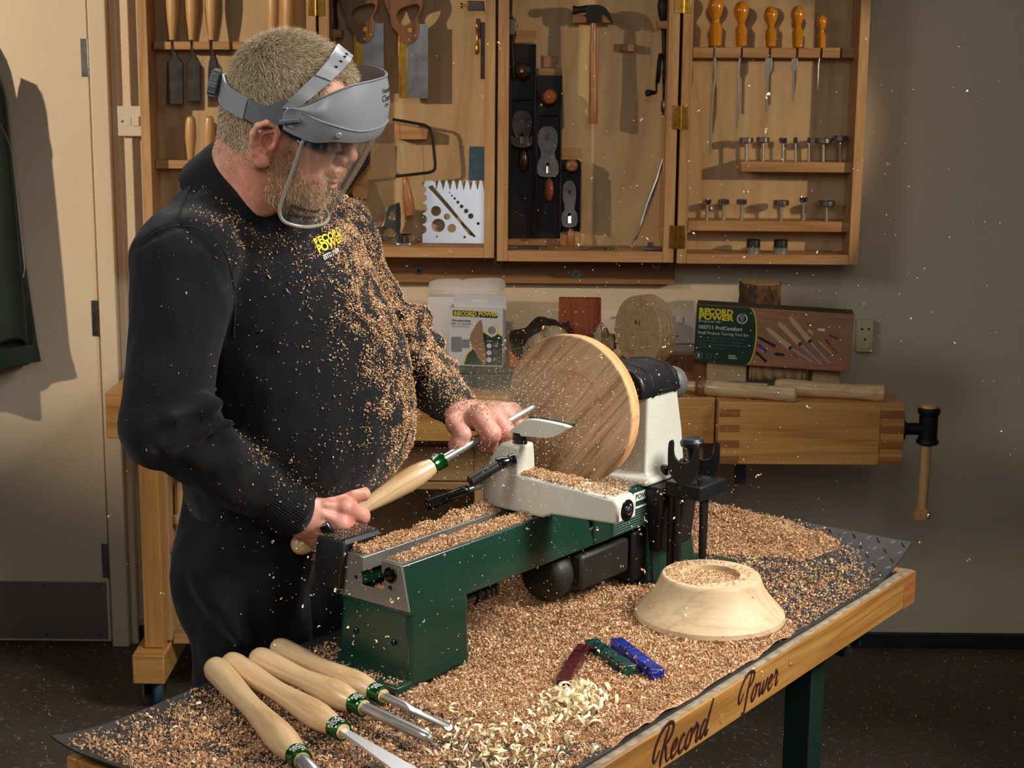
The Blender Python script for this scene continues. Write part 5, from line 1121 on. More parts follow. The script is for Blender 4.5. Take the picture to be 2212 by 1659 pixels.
# locking handles, built where the photo shows them, on the far-left side of the banjo
P = [ML @ Vector((.310, .050, .212))] + [Y(a, b, y) for a, b, y in ((1050, 1048, 2.505), (1030, 1050, 2.49), (1005, 1060, 2.475), (996, 1064, 2.47))]
mb = MB(); mb.tube([Vector(q) for q in smoothpoly([tuple(p) for p in P], 2, False)], .0055, 14); obj('cam_lever', mb, M_['chrome'], la)
a, b = Y(1012, 1057, 2.475), Y(922, 1092, 2.44); mb = MB(); mb.lathe([(0, .0062), (.002, .0078), (.008, .0082), ((b - a).length - .004, .0092), ((b - a).length - .001, .0085), ((b - a).length, .001)], a, b - a, 24); obj('lever_grip', mb, M_['gloss'], la)
mb = MB(); mb.cyl(b, b + (b - a).normalized() * .0012, .0048, .004, 16); obj('lever_end', mb, M_['chrome'], la)
a, b = Y(1112, 992, 2.46), Y(1076, 1003, 2.452); mb = MB(); mb.lathe([(0, .009), (.008, .0095), (.010, .0075), (.014, .0085), (.020, .0105), (.028, .010), (.030, .004)], a, b - a, 24); obj('lock_boss', mb, M_['gloss'], la)
a, b = Y(1086, 1000, 2.452), Y(1014, 1042, 2.43); L = (b - a).length; mb = MB(); mb.lathe([(0, .006), (.004, .0068), (L * .5, .0085), (L - .003, .0095), (L, .007)], a, b - a, 20); obj('lock_lever', mb, M_['black'], la)
# tool rest
mb = MB(ML); mb.cyl((.327, -.0, .284), (.327, -.0, .302), .0115, None, 28); mb.cyl((.327, -.0, .20), (.327, -.0, .284), .011, None, 20); obj('rest_post', mb, M_['steel_dk'], la)
rp = smoothpoly([(.010, .298), (.016, .302), (-.002, .316), (-.018, .327), (-.050, .3285), (-.099, .3265), (-.096, .322), (-.084, .313), (-.066, .304), (-.048, .301), (-.028, .300), (-.014, .298)], 1)
mb = MB(ML); mb.prism(rp, (.318, 0, 0), (0, 1, 0), (0, 0, 1), .014); rst = obj('tool_rest', mb, M_['cream'], la, bevel=.003, seg=3)
mb = MB(ML); mb.tube([(.330, -.016, .3275), (.330, -.05, .3295), (.330, -.099, .3272)], .0020, 12); obj('rest_edge', mb, M_['steel_dk'], rst)
# tool holder with two forks, knob and rods
mb = MB(ML); mb.box(.588, .668, -.168, -.098, .164, .189); th_ = obj('holder_block', mb, M_['black'], la, bevel=.003, seg=3)
for x, y in ((.607, -.118), (.607, -.148), (.632, -.118), (.648, -.14), (.650, -.112)):
    mb = MB(ML); mb.cyl((x, y, .1885), (x, y, .1897), .0085, None, 20); obj('socket_hole', mb, M_['pblack'], th_)
mb = MB(ML); mb.add(*loftbox([(.060, .60, .70, -.085, -.063), (.176, .58, .70, -.100, -.060)])); obj('holder_bracket', mb, M_['black'], la, bevel=.006)
for x, y, z0 in ((.598, -.120, .03), (.628, -.150, .055), (.604, -.104, .020)):
    mb = MB(ML); mb.lathe([(0, .001), (.002, .005), (.006, .0065), (.164 - z0, .0075)], (x, y, z0), (0, 0, 1), 18); obj('holder_rod', mb, M_['black'], th_)
mb = MB(ML); mb.cyl((.600, -.158, .189), (.600, -.158, .1985), .0042, None, 16); obj('pin', mb, M_['black'], th_)
def fork(cx, cy, sc_, yv, lean=0):
    O_ = Y(cx, cy, yv); k = yv / F * sc_
    P = [(-35, -58 + 20), (-35, 10), (-32, 26), (-22, 42), (-10, 52), (-10, 70), (12, 70), (12, 52), (26, 40), (33, 22), (35, 8), (35, -30), (33, -40), (27, -43), (24, -38), (22, -20), (18, -4), (8, 4), (-6, 4), (-16, -4), (-22, -16), (-22, -46), (-30, -46)]
    mb = MB(); mb.prism(smoothpoly([(a * k, -b * k) for a, b in P], 1), O_, Vector((.92, -.30, 0)).normalized(), Vector((0, 0, 1)), .006); return mb
obj('spanner_fork', fork(1477, 995, 1.0, 2.62), M_['black'], th_, bevel=.0008)
obj('spanner_fork', fork(1522, 988, 1.0, 2.68), M_['black'], th_, bevel=.0008)
a = Y(1497, 1030, 2.66); b = Y(1495, 962, 2.66); mb = MB(); mb.lathe([(0, .008), (.02, .0085), (.04, .009), ((b - a).length - .006, .011), ((b - a).length, .019), ((b - a).length + .006, .020), ((b - a).length + .012, .016), ((b - a).length + .015, .002)], a, b - a, 24); obj('key_handle', mb, M_['black'], th_)

# the disc on the spindle
M_['elm'] = wood('turned_elm', srgb(204, 170, 132), srgb(186, 150, 114), srgb(156, 120, 88), 'Y', 20, .07, 1.6, .42, grain=.25, rot=(math.radians(-48), 0, 0))
M_['elmrim'] = wood('turned_elm_rim', srgb(232, 178, 124), srgb(220, 160, 106), srgb(206, 144, 92), 'Y', 10, .2, 2, .4, grain=.15)
sc0 = ML @ Vector((.452, 0, .3155)); axd = ML.to_3x3() @ Vector((1, 0, 0)); RD = .1205
dk = thing('turned_disc', 'large pale wooden disc being turned on the lathe', 'disc', sc0, rot=ML.to_3x3())
prof = [(.020, .0005), (.0196, .012), (.0178, .03), (.0145, .045), (.0120, .055), (.0135, .0590), (.0120, .0606), (.0020, .0622), (.0000, .066)]
for i in range(9): r = .070 + i * .0055; prof += [(.0002, r), (.00055, r + .0022), (.0001, r + .0028)]
prof += [(.0006, RD - .0012), (.002, RD)]
mb = MB(); mb.lathe(prof + [(.003, RD), (.003, .0005)], sc0, axd, 128); obj('face', mb, M_['elm'], dk, sharp=25)
mb = MB(); mb.lathe([(.024, .0005), (.024, RD - .02), (.0025, RD - .012), (.0020, RD + .0003), (.012, RD + .0003), (.026, RD - .002), (.034, RD - .007), (.036, RD - .012), (.036, .0005)], sc0, axd, 128); obj('rim', mb, M_['elmrim'], dk, sharp=40)
print('lathe ok')
# ---------------------------------------------------------------- turned bowl, blanks, hand tools
M_['syc'] = wood('pale_sycamore', srgb(206, 180, 142), srgb(199, 172, 133), srgb(186, 158, 120), 'X', 14, .10, 2, .58, coat=0, grain=.15)
ZM = .8065   # upper side of the mat
bc = Vector((.312, 2.486, ZM + .002))
t = thing('turned_bowl', 'pale turned bowl upside down on the shavings, foot upwards', 'bowl', bc)
mb = MB(); mb.lathe([(0, .0005), (0, .108), (.003, .114), (.009, .1175), (.016, .1165), (.024, .110), (.034, .1005), (.046, .0905), (.058, .0830), (.070, .0785), (.0745, .0768), (.0765, .0745), (.0768, .046), (.0765, .0455), (.0690, .0448), (.0672, .043), (.0672, .0005)], bc, (0, 0, 1), 128); obj('body', mb, M_['syc'], t, sharp=30)
def blank(name, lb, px0, px1, w, m, notchy=0, bend=0):
    A, B = Z(px0[0], px0[1], ZM + .012), Z(px1[0], px1[1], ZM + .012); d = (B - A); L = d.length; d.normalize(); n = Vector((-d.y, d.x, 0)); k = 13; vs = []; fs = []
    for i in range(k + 1):
        f = i / k; ww = w * (1 + (.10 * math.sin(i * 2.1) if notchy else 0)); c = A + d * L * f + n * bend * math.sin(f * math.pi)
        for a, b in ((-.5, -.5), (.5, -.5), (.5, .5), (-.5, .5)): vs.append(c + n * ww * a + Vector((0, 0, 1)) * (w * b))
    for i in range(k):
        for q in range(4): fs.append((i * 4 + q, i * 4 + (q + 1) % 4, i * 4 + 4 + (q + 1) % 4, i * 4 + 4 + q))
    fs += [(3, 2, 1, 0), (k * 4, k * 4 + 1, k * 4 + 2, k * 4 + 3)]
    mb = MB(); mb.add(vs, fs); return obj(name, mb, m, label=lb, cat='pen blank', group='pen blanks on the shavings', bevel=.0012)
def resin(nm, c1, c2, c3, sc=30):
    m, nt, bs = newmat(nm); tc = N(nt, 'ShaderNodeTexCoord'); n = N(nt, 'ShaderNodeTexNoise'); n.inputs['Scale'].default_value = sc; n.inputs['Detail'].default_value = 4; n.inputs['Distortion'].default_value = 2.5
    nt.links.new(tc.outputs['Object'], n.inputs['Vector']); r = ramp(nt, n.outputs[0], [(.38, c1), (.52, c2), (.62, c3)]); nt.links.new(r.outputs[0], bs.inputs['Base Color']); bs.inputs['Roughness'].default_value = .22; return m
blank('pen_blank', 'marbled maroon pen blank lying left of the green one', (1216, 1482), (1262, 1404), .0190, resin('maroon_resin', srgb(58, 16, 20), srgb(78, 24, 28), srgb(38, 10, 14)), 0, .002)
blank('pen_blank', 'dark green marbled pen blank with scalloped sides, between maroon and blue', (1276, 1393), (1362, 1452), .0195, resin('green_resin', srgb(12, 44, 38), srgb(22, 66, 58), srgb(8, 30, 28)), 1)
blank('pen_blank', 'bright blue marbled pen blank, nearest the turned bowl', (1331, 1391), (1422, 1461), .0195, resin('blue_resin', srgb(18, 26, 96), srgb(26, 44, 156), srgb(10, 12, 28), 22))

def woodtool(name, lb, cat, A, B, C_, R=.0185, blade=('round', .0065), grp=None, ferr_txt=True, Lh=None, up=None, bm='brushed', roll=0, sw=1, waist=1.0):
    """A butt, B ferrule front end, C_ blade tip, all points on one line"""
    A, B, C_ = Vector(A), Vector(B), Vector(C_); d = (B - A); L = d.length; d.normalize()
    t = thing(name, lb, cat, A, grp, rot=Vector((1, 0, 0)).rotation_difference(d).to_matrix())
    Lf = .022; Lw = L - Lf
    pr = [(0, .0005), (.001, R * .35), (.004, R * .62), (.010, R * .82), (.018, R * .92), (.03, R * .95), (Lw * .25, R * .88), (Lw * .42, R * .76 * waist), (Lw * .52, R * .74 * waist), (Lw * .66, R * .86), (Lw * .8, R * 1.0), (Lw * .88, R * .99), (Lw * .95, R * .86), (Lw * .985, R * .74), (Lw, R * .70)]
    mb = MB(); mb.lathe(pr, A, d, 40); obj('handle', mb, M_['beech'], t, sharp=60)
    rf = R * .70
    mb = MB(); mb.lathe([(Lw, rf * .9), (Lw, rf * 1.0), (Lw + .002, rf * 1.07), (Lw + .004, rf * 1.0), (Lw + Lf - .004, rf * 1.0), (Lw + Lf - .002, rf * 1.05), (Lw + Lf, rf * 1.0), (Lw + Lf, rf * .78)], A, d, 40); fe = obj('ferrule', mb, M_['ferrule'], t)
    mb = MB(); mb.cyl(A + d * (Lw + Lf - .001), A + d * (Lw + Lf + .0005), rf * .77, None, 28); obj('handle_end', mb, M_['beech'], fe)
    # lettering wrapped on the ferrule
    cu = bpy.data.curves.new('tmp', 'FONT'); cu.body = 'RECORD\nPOWER'; cu.size = .0078; cu.extrude = 0; cu.offset = .00012; cu.align_x = 'CENTER'; cu.space_line = .85
    o = bpy.data.objects.new('tmp', cu); me = o.to_mesh()
    u = Vector((0, 0, 1)); u = (u - d * u.dot(d)).normalized(); v = d.cross(u) * sw; vs = []
    for q in me.vertices:
        s = q.co.y - .0015; an = s / rf + roll
        # text runs around the ferrule
        an = -q.co.x / rf + roll; ax_ = Lw + Lf * .5 - (q.co.y + .0008)
        vs.append(A + d * ax_ + (u * math.cos(an) + v * math.sin(an)) * (rf + .0003))
    mb = MB(); mb.add(vs, [tuple(p.vertices) for p in me.polygons]); o.to_mesh_clear(); bpy.data.objects.remove(o); bpy.data.curves.remove(cu)
    obj('lettering', mb, M_['pwhite'], fe, smooth=False)
    Lb = (C_ - B).length; kind, rb = blade
    side = d.cross(Vector((0, 0, 1))).normalized(); upv = side.cross(d).normalized()
    mb = MB()
    if kind == 'round':
        mb.lathe([(Lw + Lf, rb), (L + Lb * .86, rb), (L + Lb * .93, rb * .95), (L + Lb * .98, rb * .7), (L + Lb, rb * .35), (L + Lb, .0004)], A, d, 28)
    elif kind == 'gouge':
        n = 18; vs = []; fs = []; secs = [(Lw + Lf, 0), (L + Lb * .35, 0), (L + Lb * .45, .5), (L + Lb * .55, 1), (L + Lb * .96, 1), (L + Lb, 1)]
        for j, (h, g) in enumerate(secs):
            for k in range(n):
                an = 2 * math.pi * k / n; x = math.cos(an) * rb; y = math.sin(an) * rb
                if y > 0: y = y * (1 - g) + (-(rb * .35) * (1 - (x / rb) ** 2) + .0) * g
                hh = h - (0 if j < 5 else max(0, y + rb * .6) * 1.3)
                vs.append(A + d * hh + side * x + upv * y)
        for j in range(5):
            for k in range(n): fs.append((j * n + k, j * n + (k + 1) % n, (j + 1) * n + (k + 1) % n, (j + 1) * n + k))
        fs += [tuple(range(n))[::-1], tuple(5 * n + k for k in range(n))]; mb.add(vs, fs)
    else:
        w = rb; h_ = .0032
        P0 = A + d * (Lw + Lf); P1 = A + d * (L + Lb)
        mb.hexa([P0 - side * w * .5 - upv * h_, P0 + side * w * .5 - upv * h_, P0 + side * w * .5 + upv * h_, P0 - side * w * .5 + upv * h_],
                [P1 - side * w * 1.5 - upv * h_ * .2 - d * .012, P1 + side * w * 1.5 - upv * h_ * .2, P1 + side * w * 1.5 + upv * h_ * .2, P1 - side * w * 1.5 + upv * h_ * .2 - d * .012])
    obj('blade', mb, M_[bm], t, bevel=.0004 if kind == 'flat' else 0)
    return t
zt_ = ZM + .0205
def ext(P, Q, L): d = (Q - P).normalized(); return Q + d * L
GT = 'woodturning tools laid out on the mat'
def ftool(name, lb, cat, p0, p1, R, Lb, blade, **k):
    A = Z(p0[0], p0[1], ZM + R + .004); B = Z(p1[0], p1[1], ZM + R + .001); woodtool(name, lb, cat, A, B, ext(A, B, Lb), R, blade, GT, **k)
M_['mirror'] = plain('polished_skew', srgb(240, 240, 240), .35, .8)
ftool('spindle_roughing_gouge', 'roughing gouge with a cracked looking handle, leftmost of the four turning tools', 'gouge', (459, 1437), (652, 1643), .0195, .10, ('gouge', .0095), roll=-.3)
ftool('skew_chisel', 'skew chisel with a flat bright white blade, second of the four turning tools', 'chisel', (490, 1426), (741, 1580), .0185, .16, ('flat', .0095), bm='mirror', roll=.1)
ftool('bowl_gouge', 'round-shanked gouge with a rounded grey tip, third of the four turning tools', 'gouge', (548, 1417), (786, 1528), .0190, .135, ('round', .0078), roll=-.4)
ftool('spindle_gouge', 'gouge with a hollow cut tip, farthest of the four turning tools beside the lathe foot', 'gouge', (592, 1395), (828, 1503), .0175, .135, ('gouge', .0060), roll=-.5)
# tool in use
TA = Y(632, 1187, 2.345); TC = Y(1158, 873, 2.585)
dT = (TC - TA).normalized(); 
best = min(((abs(prj(TA + dT * (i * .002))[0] - 957), i * .002) for i in range(60, 260)))[1]
TB = TA + dT * best
hg = woodtool('turning_gouge', 'long gouge held in both hands, its tip cutting the disc', 'gouge', TA, TB, TC, .0180, ('gouge', .0072), roll=-.9, waist=.84)
print('tools ok', best, (TC - TA).length)
# ---------------------------------------------------------------- person: smooth implicit surfaces, meshed
class SDF:
    def __init__(s, lo, hi, res):
        s.lo = np.array(lo, np.float32); s.res = res; s.n = np.ceil((np.array(hi) - np.array(lo)) / res).astype(int) + 1
        s.d = np.full(tuple(s.n), 1.0, np.float32)
        s.ax = [s.lo[i] + res * np.arange(s.n[i], dtype=np.float32) for i in range(3)]
    def sub(s, blo, bhi):
        i0 = np.clip(((np.array(blo) - s.lo) / s.res).astype(int), 0, s.n); i1 = np.clip(((np.array(bhi) - s.lo) / s.res).astype(int) + 2, 0, s.n)
        sl = tuple(slice(a, b) for a, b in zip(i0, i1))
        X, Y_, Z_ = np.meshgrid(*[s.ax[i][sl[i]] for i in range(3)], indexing='ij', sparse=True); return sl, X, Y_, Z_
    def mix(s, sl, pd, k, op):
        d = s.d[sl]
        if op == 'u':
            if k > 0: h = np.clip(.5 + .5 * (d - pd) / k, 0, 1); r = d * (1 - h) + pd * h - k * h * (1 - h)
            else: r = np.minimum(d, pd)
        else:
            if k > 0: h = np.clip(.5 - .5 * (d + pd) / k, 0, 1); r = d * (1 - h) + (-pd) * h + k * h * (1 - h)
            else: r = np.maximum(d, -pd)
        s.d[sl] = r
    def cap(s, a, b, r0, r1=None, k=.01, op='u'):
        r1 = r0 if r1 is None else r1; a = np.array(a, np.float32); b = np.array(b, np.float32); m = max(r0, r1) + k * 2 + s.res * 2
        sl, X, Y_, Z_ = s.sub(np.minimum(a, b) - m, np.maximum(a, b) + m); v = b - a; L2 = float(v @ v) + 1e-12
        t = np.clip(((X - a[0]) * v[0] + (Y_ - a[1]) * v[1] + (Z_ - a[2]) * v[2]) / L2, 0, 1)
        pd = np.sqrt((X - a[0] - v[0] * t) ** 2 + (Y_ - a[1] - v[1] * t) ** 2 + (Z_ - a[2] - v[2] * t) ** 2) - (r0 + (r1 - r0) * t)
        s.mix(sl, pd, k, op)
    def ell(s, c, r, k=.01, op='u', Rm=None):
        c = np.array(c, np.float32); r = np.array(r, np.float32); m = float(r.max()) + k * 2 + s.res * 2
        sl, X, Y_, Z_ = s.sub(c - m, c + m); X = X - c[0]; Y_ = Y_ - c[1]; Z_ = Z_ - c[2]
        if Rm is not None:
            Rm = np.array(Rm, np.float32); x, y, z = (Rm[0, i] * X + Rm[1, i] * Y_ + Rm[2, i] * Z_ for i in range(3))
        else: x, y, z = X, Y_, Z_
        k0 = np.sqrt((x / r[0]) ** 2 + (y / r[1]) ** 2 + (z / r[2]) ** 2); k1 = np.sqrt((x / r[0] ** 2) ** 2 + (y / r[1] ** 2) ** 2 + (z / r[2] ** 2) ** 2) + 1e-9
        s.mix(sl, k0 * (k0 - 1) / k1, k, op)
    def plane(s, p, n, k=.0):
        """keep the side where (x-p).n < 0"""
        X, Y_, Z_ = np.meshgrid(*s.ax, indexing='ij', sparse=True); pd = (X - p[0]) * n[0] + (Y_ - p[1]) * n[1] + (Z_ - p[2]) * n[2]
        s.d = np.maximum(s.d, pd.astype(np.float32)) if k == 0 else (lambda h: s.d * (1 - h) + pd * h + k * h * (1 - h))(np.clip(.5 - .5 * (s.d - pd) / k, 0, 1)).astype(np.float32)
    def mesh(s):
        d = s.d; nx, ny, nz = d.shape; ins = d < 0
        V = np.zeros((nx - 1, ny - 1, nz - 1, 3), np.float32); cnt = np.zeros((nx - 1, ny - 1, nz - 1), np.float32)
        cell = lambda a, o: a[o[0]:nx - 1 + o[0], o[1]:ny - 1 + o[1], o[2]:nz - 1 + o[2]]
        mixed = np.zeros((nx - 1, ny - 1, nz - 1), bool); i0 = cell(ins, (0, 0, 0))
        for o in np.ndindex(2, 2, 2): mixed |= cell(ins, o) != i0
        I = np.argwhere(mixed); P = np.zeros((len(I), 3)); C_ = np.zeros(len(I))
        for o in np.ndindex(2, 2, 2):
            for ax in range(3):
                if o[ax]: continue
                o2 = list(o); o2[ax] = 1
                da = d[tuple((I + o).T)]; db = d[tuple((I + o2).T)]; m = (da < 0) != (db < 0)
                t = np.where(m, da / np.where(m, da - db, 1), 0); q = np.tile(np.array(o, float), (len(I), 1)); q[:, ax] += t
                P[m] += q[m]; C_[m] += 1
        P = s.lo + (I + P / C_[:, None]) * s.res
        idx = np.full((nx - 1, ny - 1, nz - 1), -1, np.int64); idx[tuple(I.T)] = np.arange(len(I)); Q = []
        for ax in range(3):
            sl0 = [slice(1, -1)] * 3; sl1 = [slice(1, -1)] * 3; sl0[ax] = slice(0, -1); sl1[ax] = slice(1, None)
            a = ins[tuple(sl0)]; b = ins[tuple(sl1)]; E_ = np.argwhere(a != b)
            fl = a[tuple(E_.T)]; off = np.ones(3, int); off[ax] = 0; E_ = E_ + off
            u, v = [(1, 2), (2, 0), (0, 1)][ax]; eu = np.eye(3, dtype=int)[u]; ev = np.eye(3, dtype=int)[v]
            q = np.stack([idx[tuple((E_ - eu - ev).T)], idx[tuple((E_ - ev).T)], idx[tuple(E_.T)], idx[tuple((E_ - eu).T)]], 1)
            q[~fl] = q[~fl][:, ::-1]; Q.append(q)
        return P, np.concatenate(Q)
def smooth_verts(P, Q, it=2, lam=.5):
    n = len(P); e = np.concatenate([Q[:, [0, 1]], Q[:, [1, 2]], Q[:, [2, 3]], Q[:, [3, 0]]])
    for _ in range(it):
        acc = np.zeros_like(P); c = np.zeros(n)
        for a, b in ((0, 1), (1, 0)):
            for k in range(3): acc[:, k] += np.bincount(e[:, a], P[e[:, b], k], n)
            c += np.bincount(e[:, a], minlength=n)
        P = P * (1 - lam) + lam * acc / c[:, None]
    return P
def vnormals(P, Q):
    fn = np.cross(P[Q[:, 2]] - P[Q[:, 0]], P[Q[:, 3]] - P[Q[:, 1]]); N_ = np.zeros_like(P)
    for j in range(4):
        for k in range(3): N_[:, k] += np.bincount(Q[:, j], fn[:, k], len(P))
    return N_ / (np.linalg.norm(N_, axis=1, keepdims=True) + 1e-12)
def npmesh(name, P, faces, mat_, parent=None, loc=None, **k):
    """fast mesh from arrays; faces (m,3) or (m,4)"""
    M = ROOT[parent.name] if parent is not None else Matrix.Translation(Vector(loc) if loc is not None else Vector(((P[:, 0].min() + P[:, 0].max()) / 2, (P[:, 1].min() + P[:, 1].max()) / 2, P[:, 2].min())))
    Mi = np.array(M.inverted()); L = P @ Mi[:3, :3].T + Mi[:3, 3]
    me = bpy.data.meshes.new(name); m, c = faces.shape
    me.vertices.add(len(P)); me.vertices.foreach_set('co', L.astype(np.float32).ravel())
    me.loops.add(m * c); me.loops.foreach_set('vertex_index', faces.astype(np.int32).ravel())
    me.polygons.add(m); me.polygons.foreach_set('loop_start', np.arange(0, m * c, c, dtype=np.int32))
    me.polygons.foreach_set('use_smooth', np.ones(m, bool)); me.update(calc_edges=True); me.materials.append(mat_)
    o = bpy.data.objects.new(name, me); COL.objects.link(o)
    if parent is not None: o.parent = parent
    else: o.matrix_basis = M
    ROOT[o.name] = M; _tag(o, k.get('label'), k.get('cat'), k.get('group'), k.get('kind')); return o
A3 = lambda v: np.array(v, dtype=float)

# ---- head frame
HY, HP, HR, HS = -.031, .266, .216, .916
Ho = A3(Y(599.7, 278.9, 2.375)); f0 = A3((math.cos(HY), -math.sin(HY), 0)); l0 = A3((math.sin(HY), math.cos(HY), 0)); u0 = A3((0, 0, 1))
f1 = f0 * math.cos(HP) - u0 * math.sin(HP); u1 = u0 * math.cos(HP) + f0 * math.sin(HP)
l2 = l0 * math.cos(HR) + u1 * math.sin(HR); u2 = u1 * math.cos(HR) - l0 * math.sin(HR)
RH = np.stack([f1, l2, u2], 1)    # columns f,l,u
def HW(f, l, u): return Ho + RH @ (A3((f, l, u)) * HS)
def HLoc(P): return ((P - Ho) @ RH) / HS

def build_head():
    s = SDF((-.125, -.105, -.30), (.15, .105, .17), .0019)   # in head-local metres
    E = lambda c, r, k=.02, **q: s.ell(c, r, k, **q)
    def RY(a): c, q = math.cos(a), math.sin(a); return np.array([[c, 0, q], [0, 1, 0], [-q, 0, c]])
    E((.006, 0, .064), (.090, .075, .083), 0); E((.050, 0, .070), (.052, .060, .058), .02)
    E((-.034, 0, .018), (.050, .060, .056), .02); E((.040, 0, -.020), (.056, .060, .072), .025)
    E((.040, 0, -.070), (.052, .052, .038), .02); E((.072, 0, -.092), (.024, .027, .020), .015)
    for sg in (-1, 1):
        E((.062, sg * .043, -.012), (.026, .020, .022), .015)
        s.cap((.088, sg * .034, .032), (.096, sg * .012, .026), .010, .010, .012)
        E((.104, sg * .032, .010), (.020, .015, .011), .010, op='s'); E((.0805, sg * .032, .009), (.0125, .0135, .0125), .003)
        s.cap((.092, sg * .032 - .008, .0065), (.092, sg * .032 + .008, .0065), .0022, .0022, .003)
        E((.060, sg * .048, -.055), (.030, .014, .024), .02)   # jowl
        E((.040, sg * .055, .012), (.02, .012, .02), .02)
    s.cap((.098, 0, .022), (.1175, 0, -.008), .0072, .0108, .008); E((.1165, 0, -.0115), (.0115, .0118, .0098), .006)
    for sg in (-1, 1): E((.106, sg * .0118, -.0165), (.0105, .0070, .0075), .004); E((.113, sg * .006, -.0225), (.0045, .003, .003), .002, op='s')
    E((.100, 0, -.036), (.014, .022, .012), .010); E((.1035, 0, -.0505), (.0085, .023, .0052), .003); E((.1015, 0, -.0615), (.0085, .020, .0058), .003); s.cap((.108, -.022, -.0558), (.108, .022, -.0558), .0014, .0014, .002, 's')
    # ears
    for sg in (-1, 1):
        R_ = RY(-.12); b = lambda f, l, u: (f - .002, sg * (.0745 + l), u)
        E(b(-.004, .004, .001), (.0165, .0055, .027), .004, Rm=R_)
        rim = [(.011, .005, .004), (.012, .009, .018), (.005, .013, .029), (-.007, .0165, .032), (-.019, .018, .024), (-.0235, .0175, .010), (-.021, .0155, -.005), (-.014, .012, -.017), (-.006, .010, -.024)]
        for p, q in zip(rim, rim[1:]): s.cap(b(*p), b(*q), .0048, .0046, .002)
        for p in rim[3:7]: s.cap(b(p[0] + .004, p[1] - .006, p[2] * .9), b(*p), .0045, .0040, .003)
        ah = [(.002, .010, .019), (-.009, .0125, .014), (-.0125, .0125, .002), (-.0085, .011, -.010), (.001, .0095, -.014)]
        for p, q in zip(ah, ah[1:]): s.cap(b(*p), b(*q), .0032, .0032, .002)
        E(b(.001, .0125, .001), (.0075, .0090, .0105), .003, op='s', Rm=R_); s.cap(b(.004, .017, .025), b(-.015, .019, .014), .0030, .0028, .002, 's'); s.cap(b(-.015, .019, .014), b(-.017, .017, .000), .0028, .0022, .002, 's')
        E(b(-.001, .011, -.0290), (.0088, .0050, .0098), .003); E(b(.0100, .0075, -.003), (.0042, .0050, .0062), .003)
    # neck, down to inside the collar
    w = lambda px, py, y: HLoc(A3(Y(px, py, y))[None])[0]
    s.cap((-.028, 0, -.005), w(520, 400, 2.425), .056, .059, .025); s.cap(w(520, 400, 2.425), w(500, 470, 2.46), .059, .062, .02)
    s.ell(w(580, 392, 2.40), (.046, .046, .040), .03)
    s.cap(w(560, 330, 2.33), w(560, 440, 2.37), .018, .02, .03)
    P, Q = s.mesh(); P = smooth_verts(P, Q, 1, .4)
    return P, Q
hP, hQ = build_head(); hL = hP.copy(); hP = Ho + (hP * HS) @ RH.T

# ---- hands (world space)
def pt(px, py, y): return A3(Y(px, py, y))
def build_right():
    s = SDF(np.minimum(pt(590, 1220, 2.50), pt(590, 1220, 2.22)) - .02, np.maximum(pt(815, 1030, 2.50), pt(815, 1030, 2.22)) + .02, .0016)
    c = lambda a, b, r0, r1, k=.008: s.cap(pt(*a), pt(*b), r0, r1, k)
    c((600, 1085, 2.315), (650, 1108, 2.325), .030, .030, 0)                     # wrist
    # back of hand: four metacarpals fanned from wrist
    mc = [((660, 1085, 2.33), (745, 1098, 2.352)), ((662, 1100, 2.325), (741, 1128, 2.338)), ((660, 1118, 2.325), (725, 1155, 2.335)), ((655, 1132, 2.33), (700, 1176, 2.345))]
    for i, (a, b) in enumerate(mc): c(a, b, .020, [.0155, .0155, .015, .014][i], .014)
    c((668, 1105, 2.345), (715, 1130, 2.36), .022, .02, .02)
    c((648, 1090, 2.345), (690, 1085, 2.355), .022, .018, .018)                    # thumb muscle
    # fingers curl over the handle to the far side
    fg = [((746, 1097, 2.340), (780, 1115, 2.358), (772, 1140, 2.388), (750, 1148, 2.402), .0132), ((738, 1132, 2.330), (766, 1154, 2.358), (752, 1172, 2.395), (728, 1172, 2.402), .0135),
          ((727, 1157, 2.338), (748, 1175, 2.366), (731, 1192, 2.390), (708, 1190, 2.398), .0130), ((702, 1178, 2.347), (720, 1192, 2.370), (704, 1204, 2.390), (686, 1202, 2.396), .0115)]
    for a, b, d_, e, r in fg:
        c(a, b, r * 1.08, r, .004); c(b, d_, r, r * .92, .003); c(d_, e, r * .92, r * .8, .003)
    for a in fg[:4]: s.ell(pt(a[0][0] - 2, a[0][1], a[0][2] - .004), (.0145,) * 3, .006)                   # knuckles
    # thumb along the top of the handle
    c((672, 1078, 2.345), (722, 1070, 2.352), .019, .0140, .010); c((722, 1070, 2.352), (758, 1068, 2.358), .0140, .0122, .004); c((758, 1068, 2.358), (784, 1067, 2.364), .0128, .0112, .003)
    s.cap(pt(757, 1119, 2.318), pt(778, 1137, 2.345), .0030, .0040, .004, 's'); s.cap(pt(740, 1148, 2.315), pt(756, 1166, 2.345), .0030, .0035, .004, 's')
    # tendons
    for (a, b) in mc[:3]:
        c(((a[0] + b[0]) / 2, (a[1] + b[1]) / 2 - 2, a[2] - .012), (b[0] - 6, b[1] - 3, b[2] - .013), .0045, .005, .007)
    P, Q = s.mesh(); return smooth_verts(P, Q, 1, .4), Q
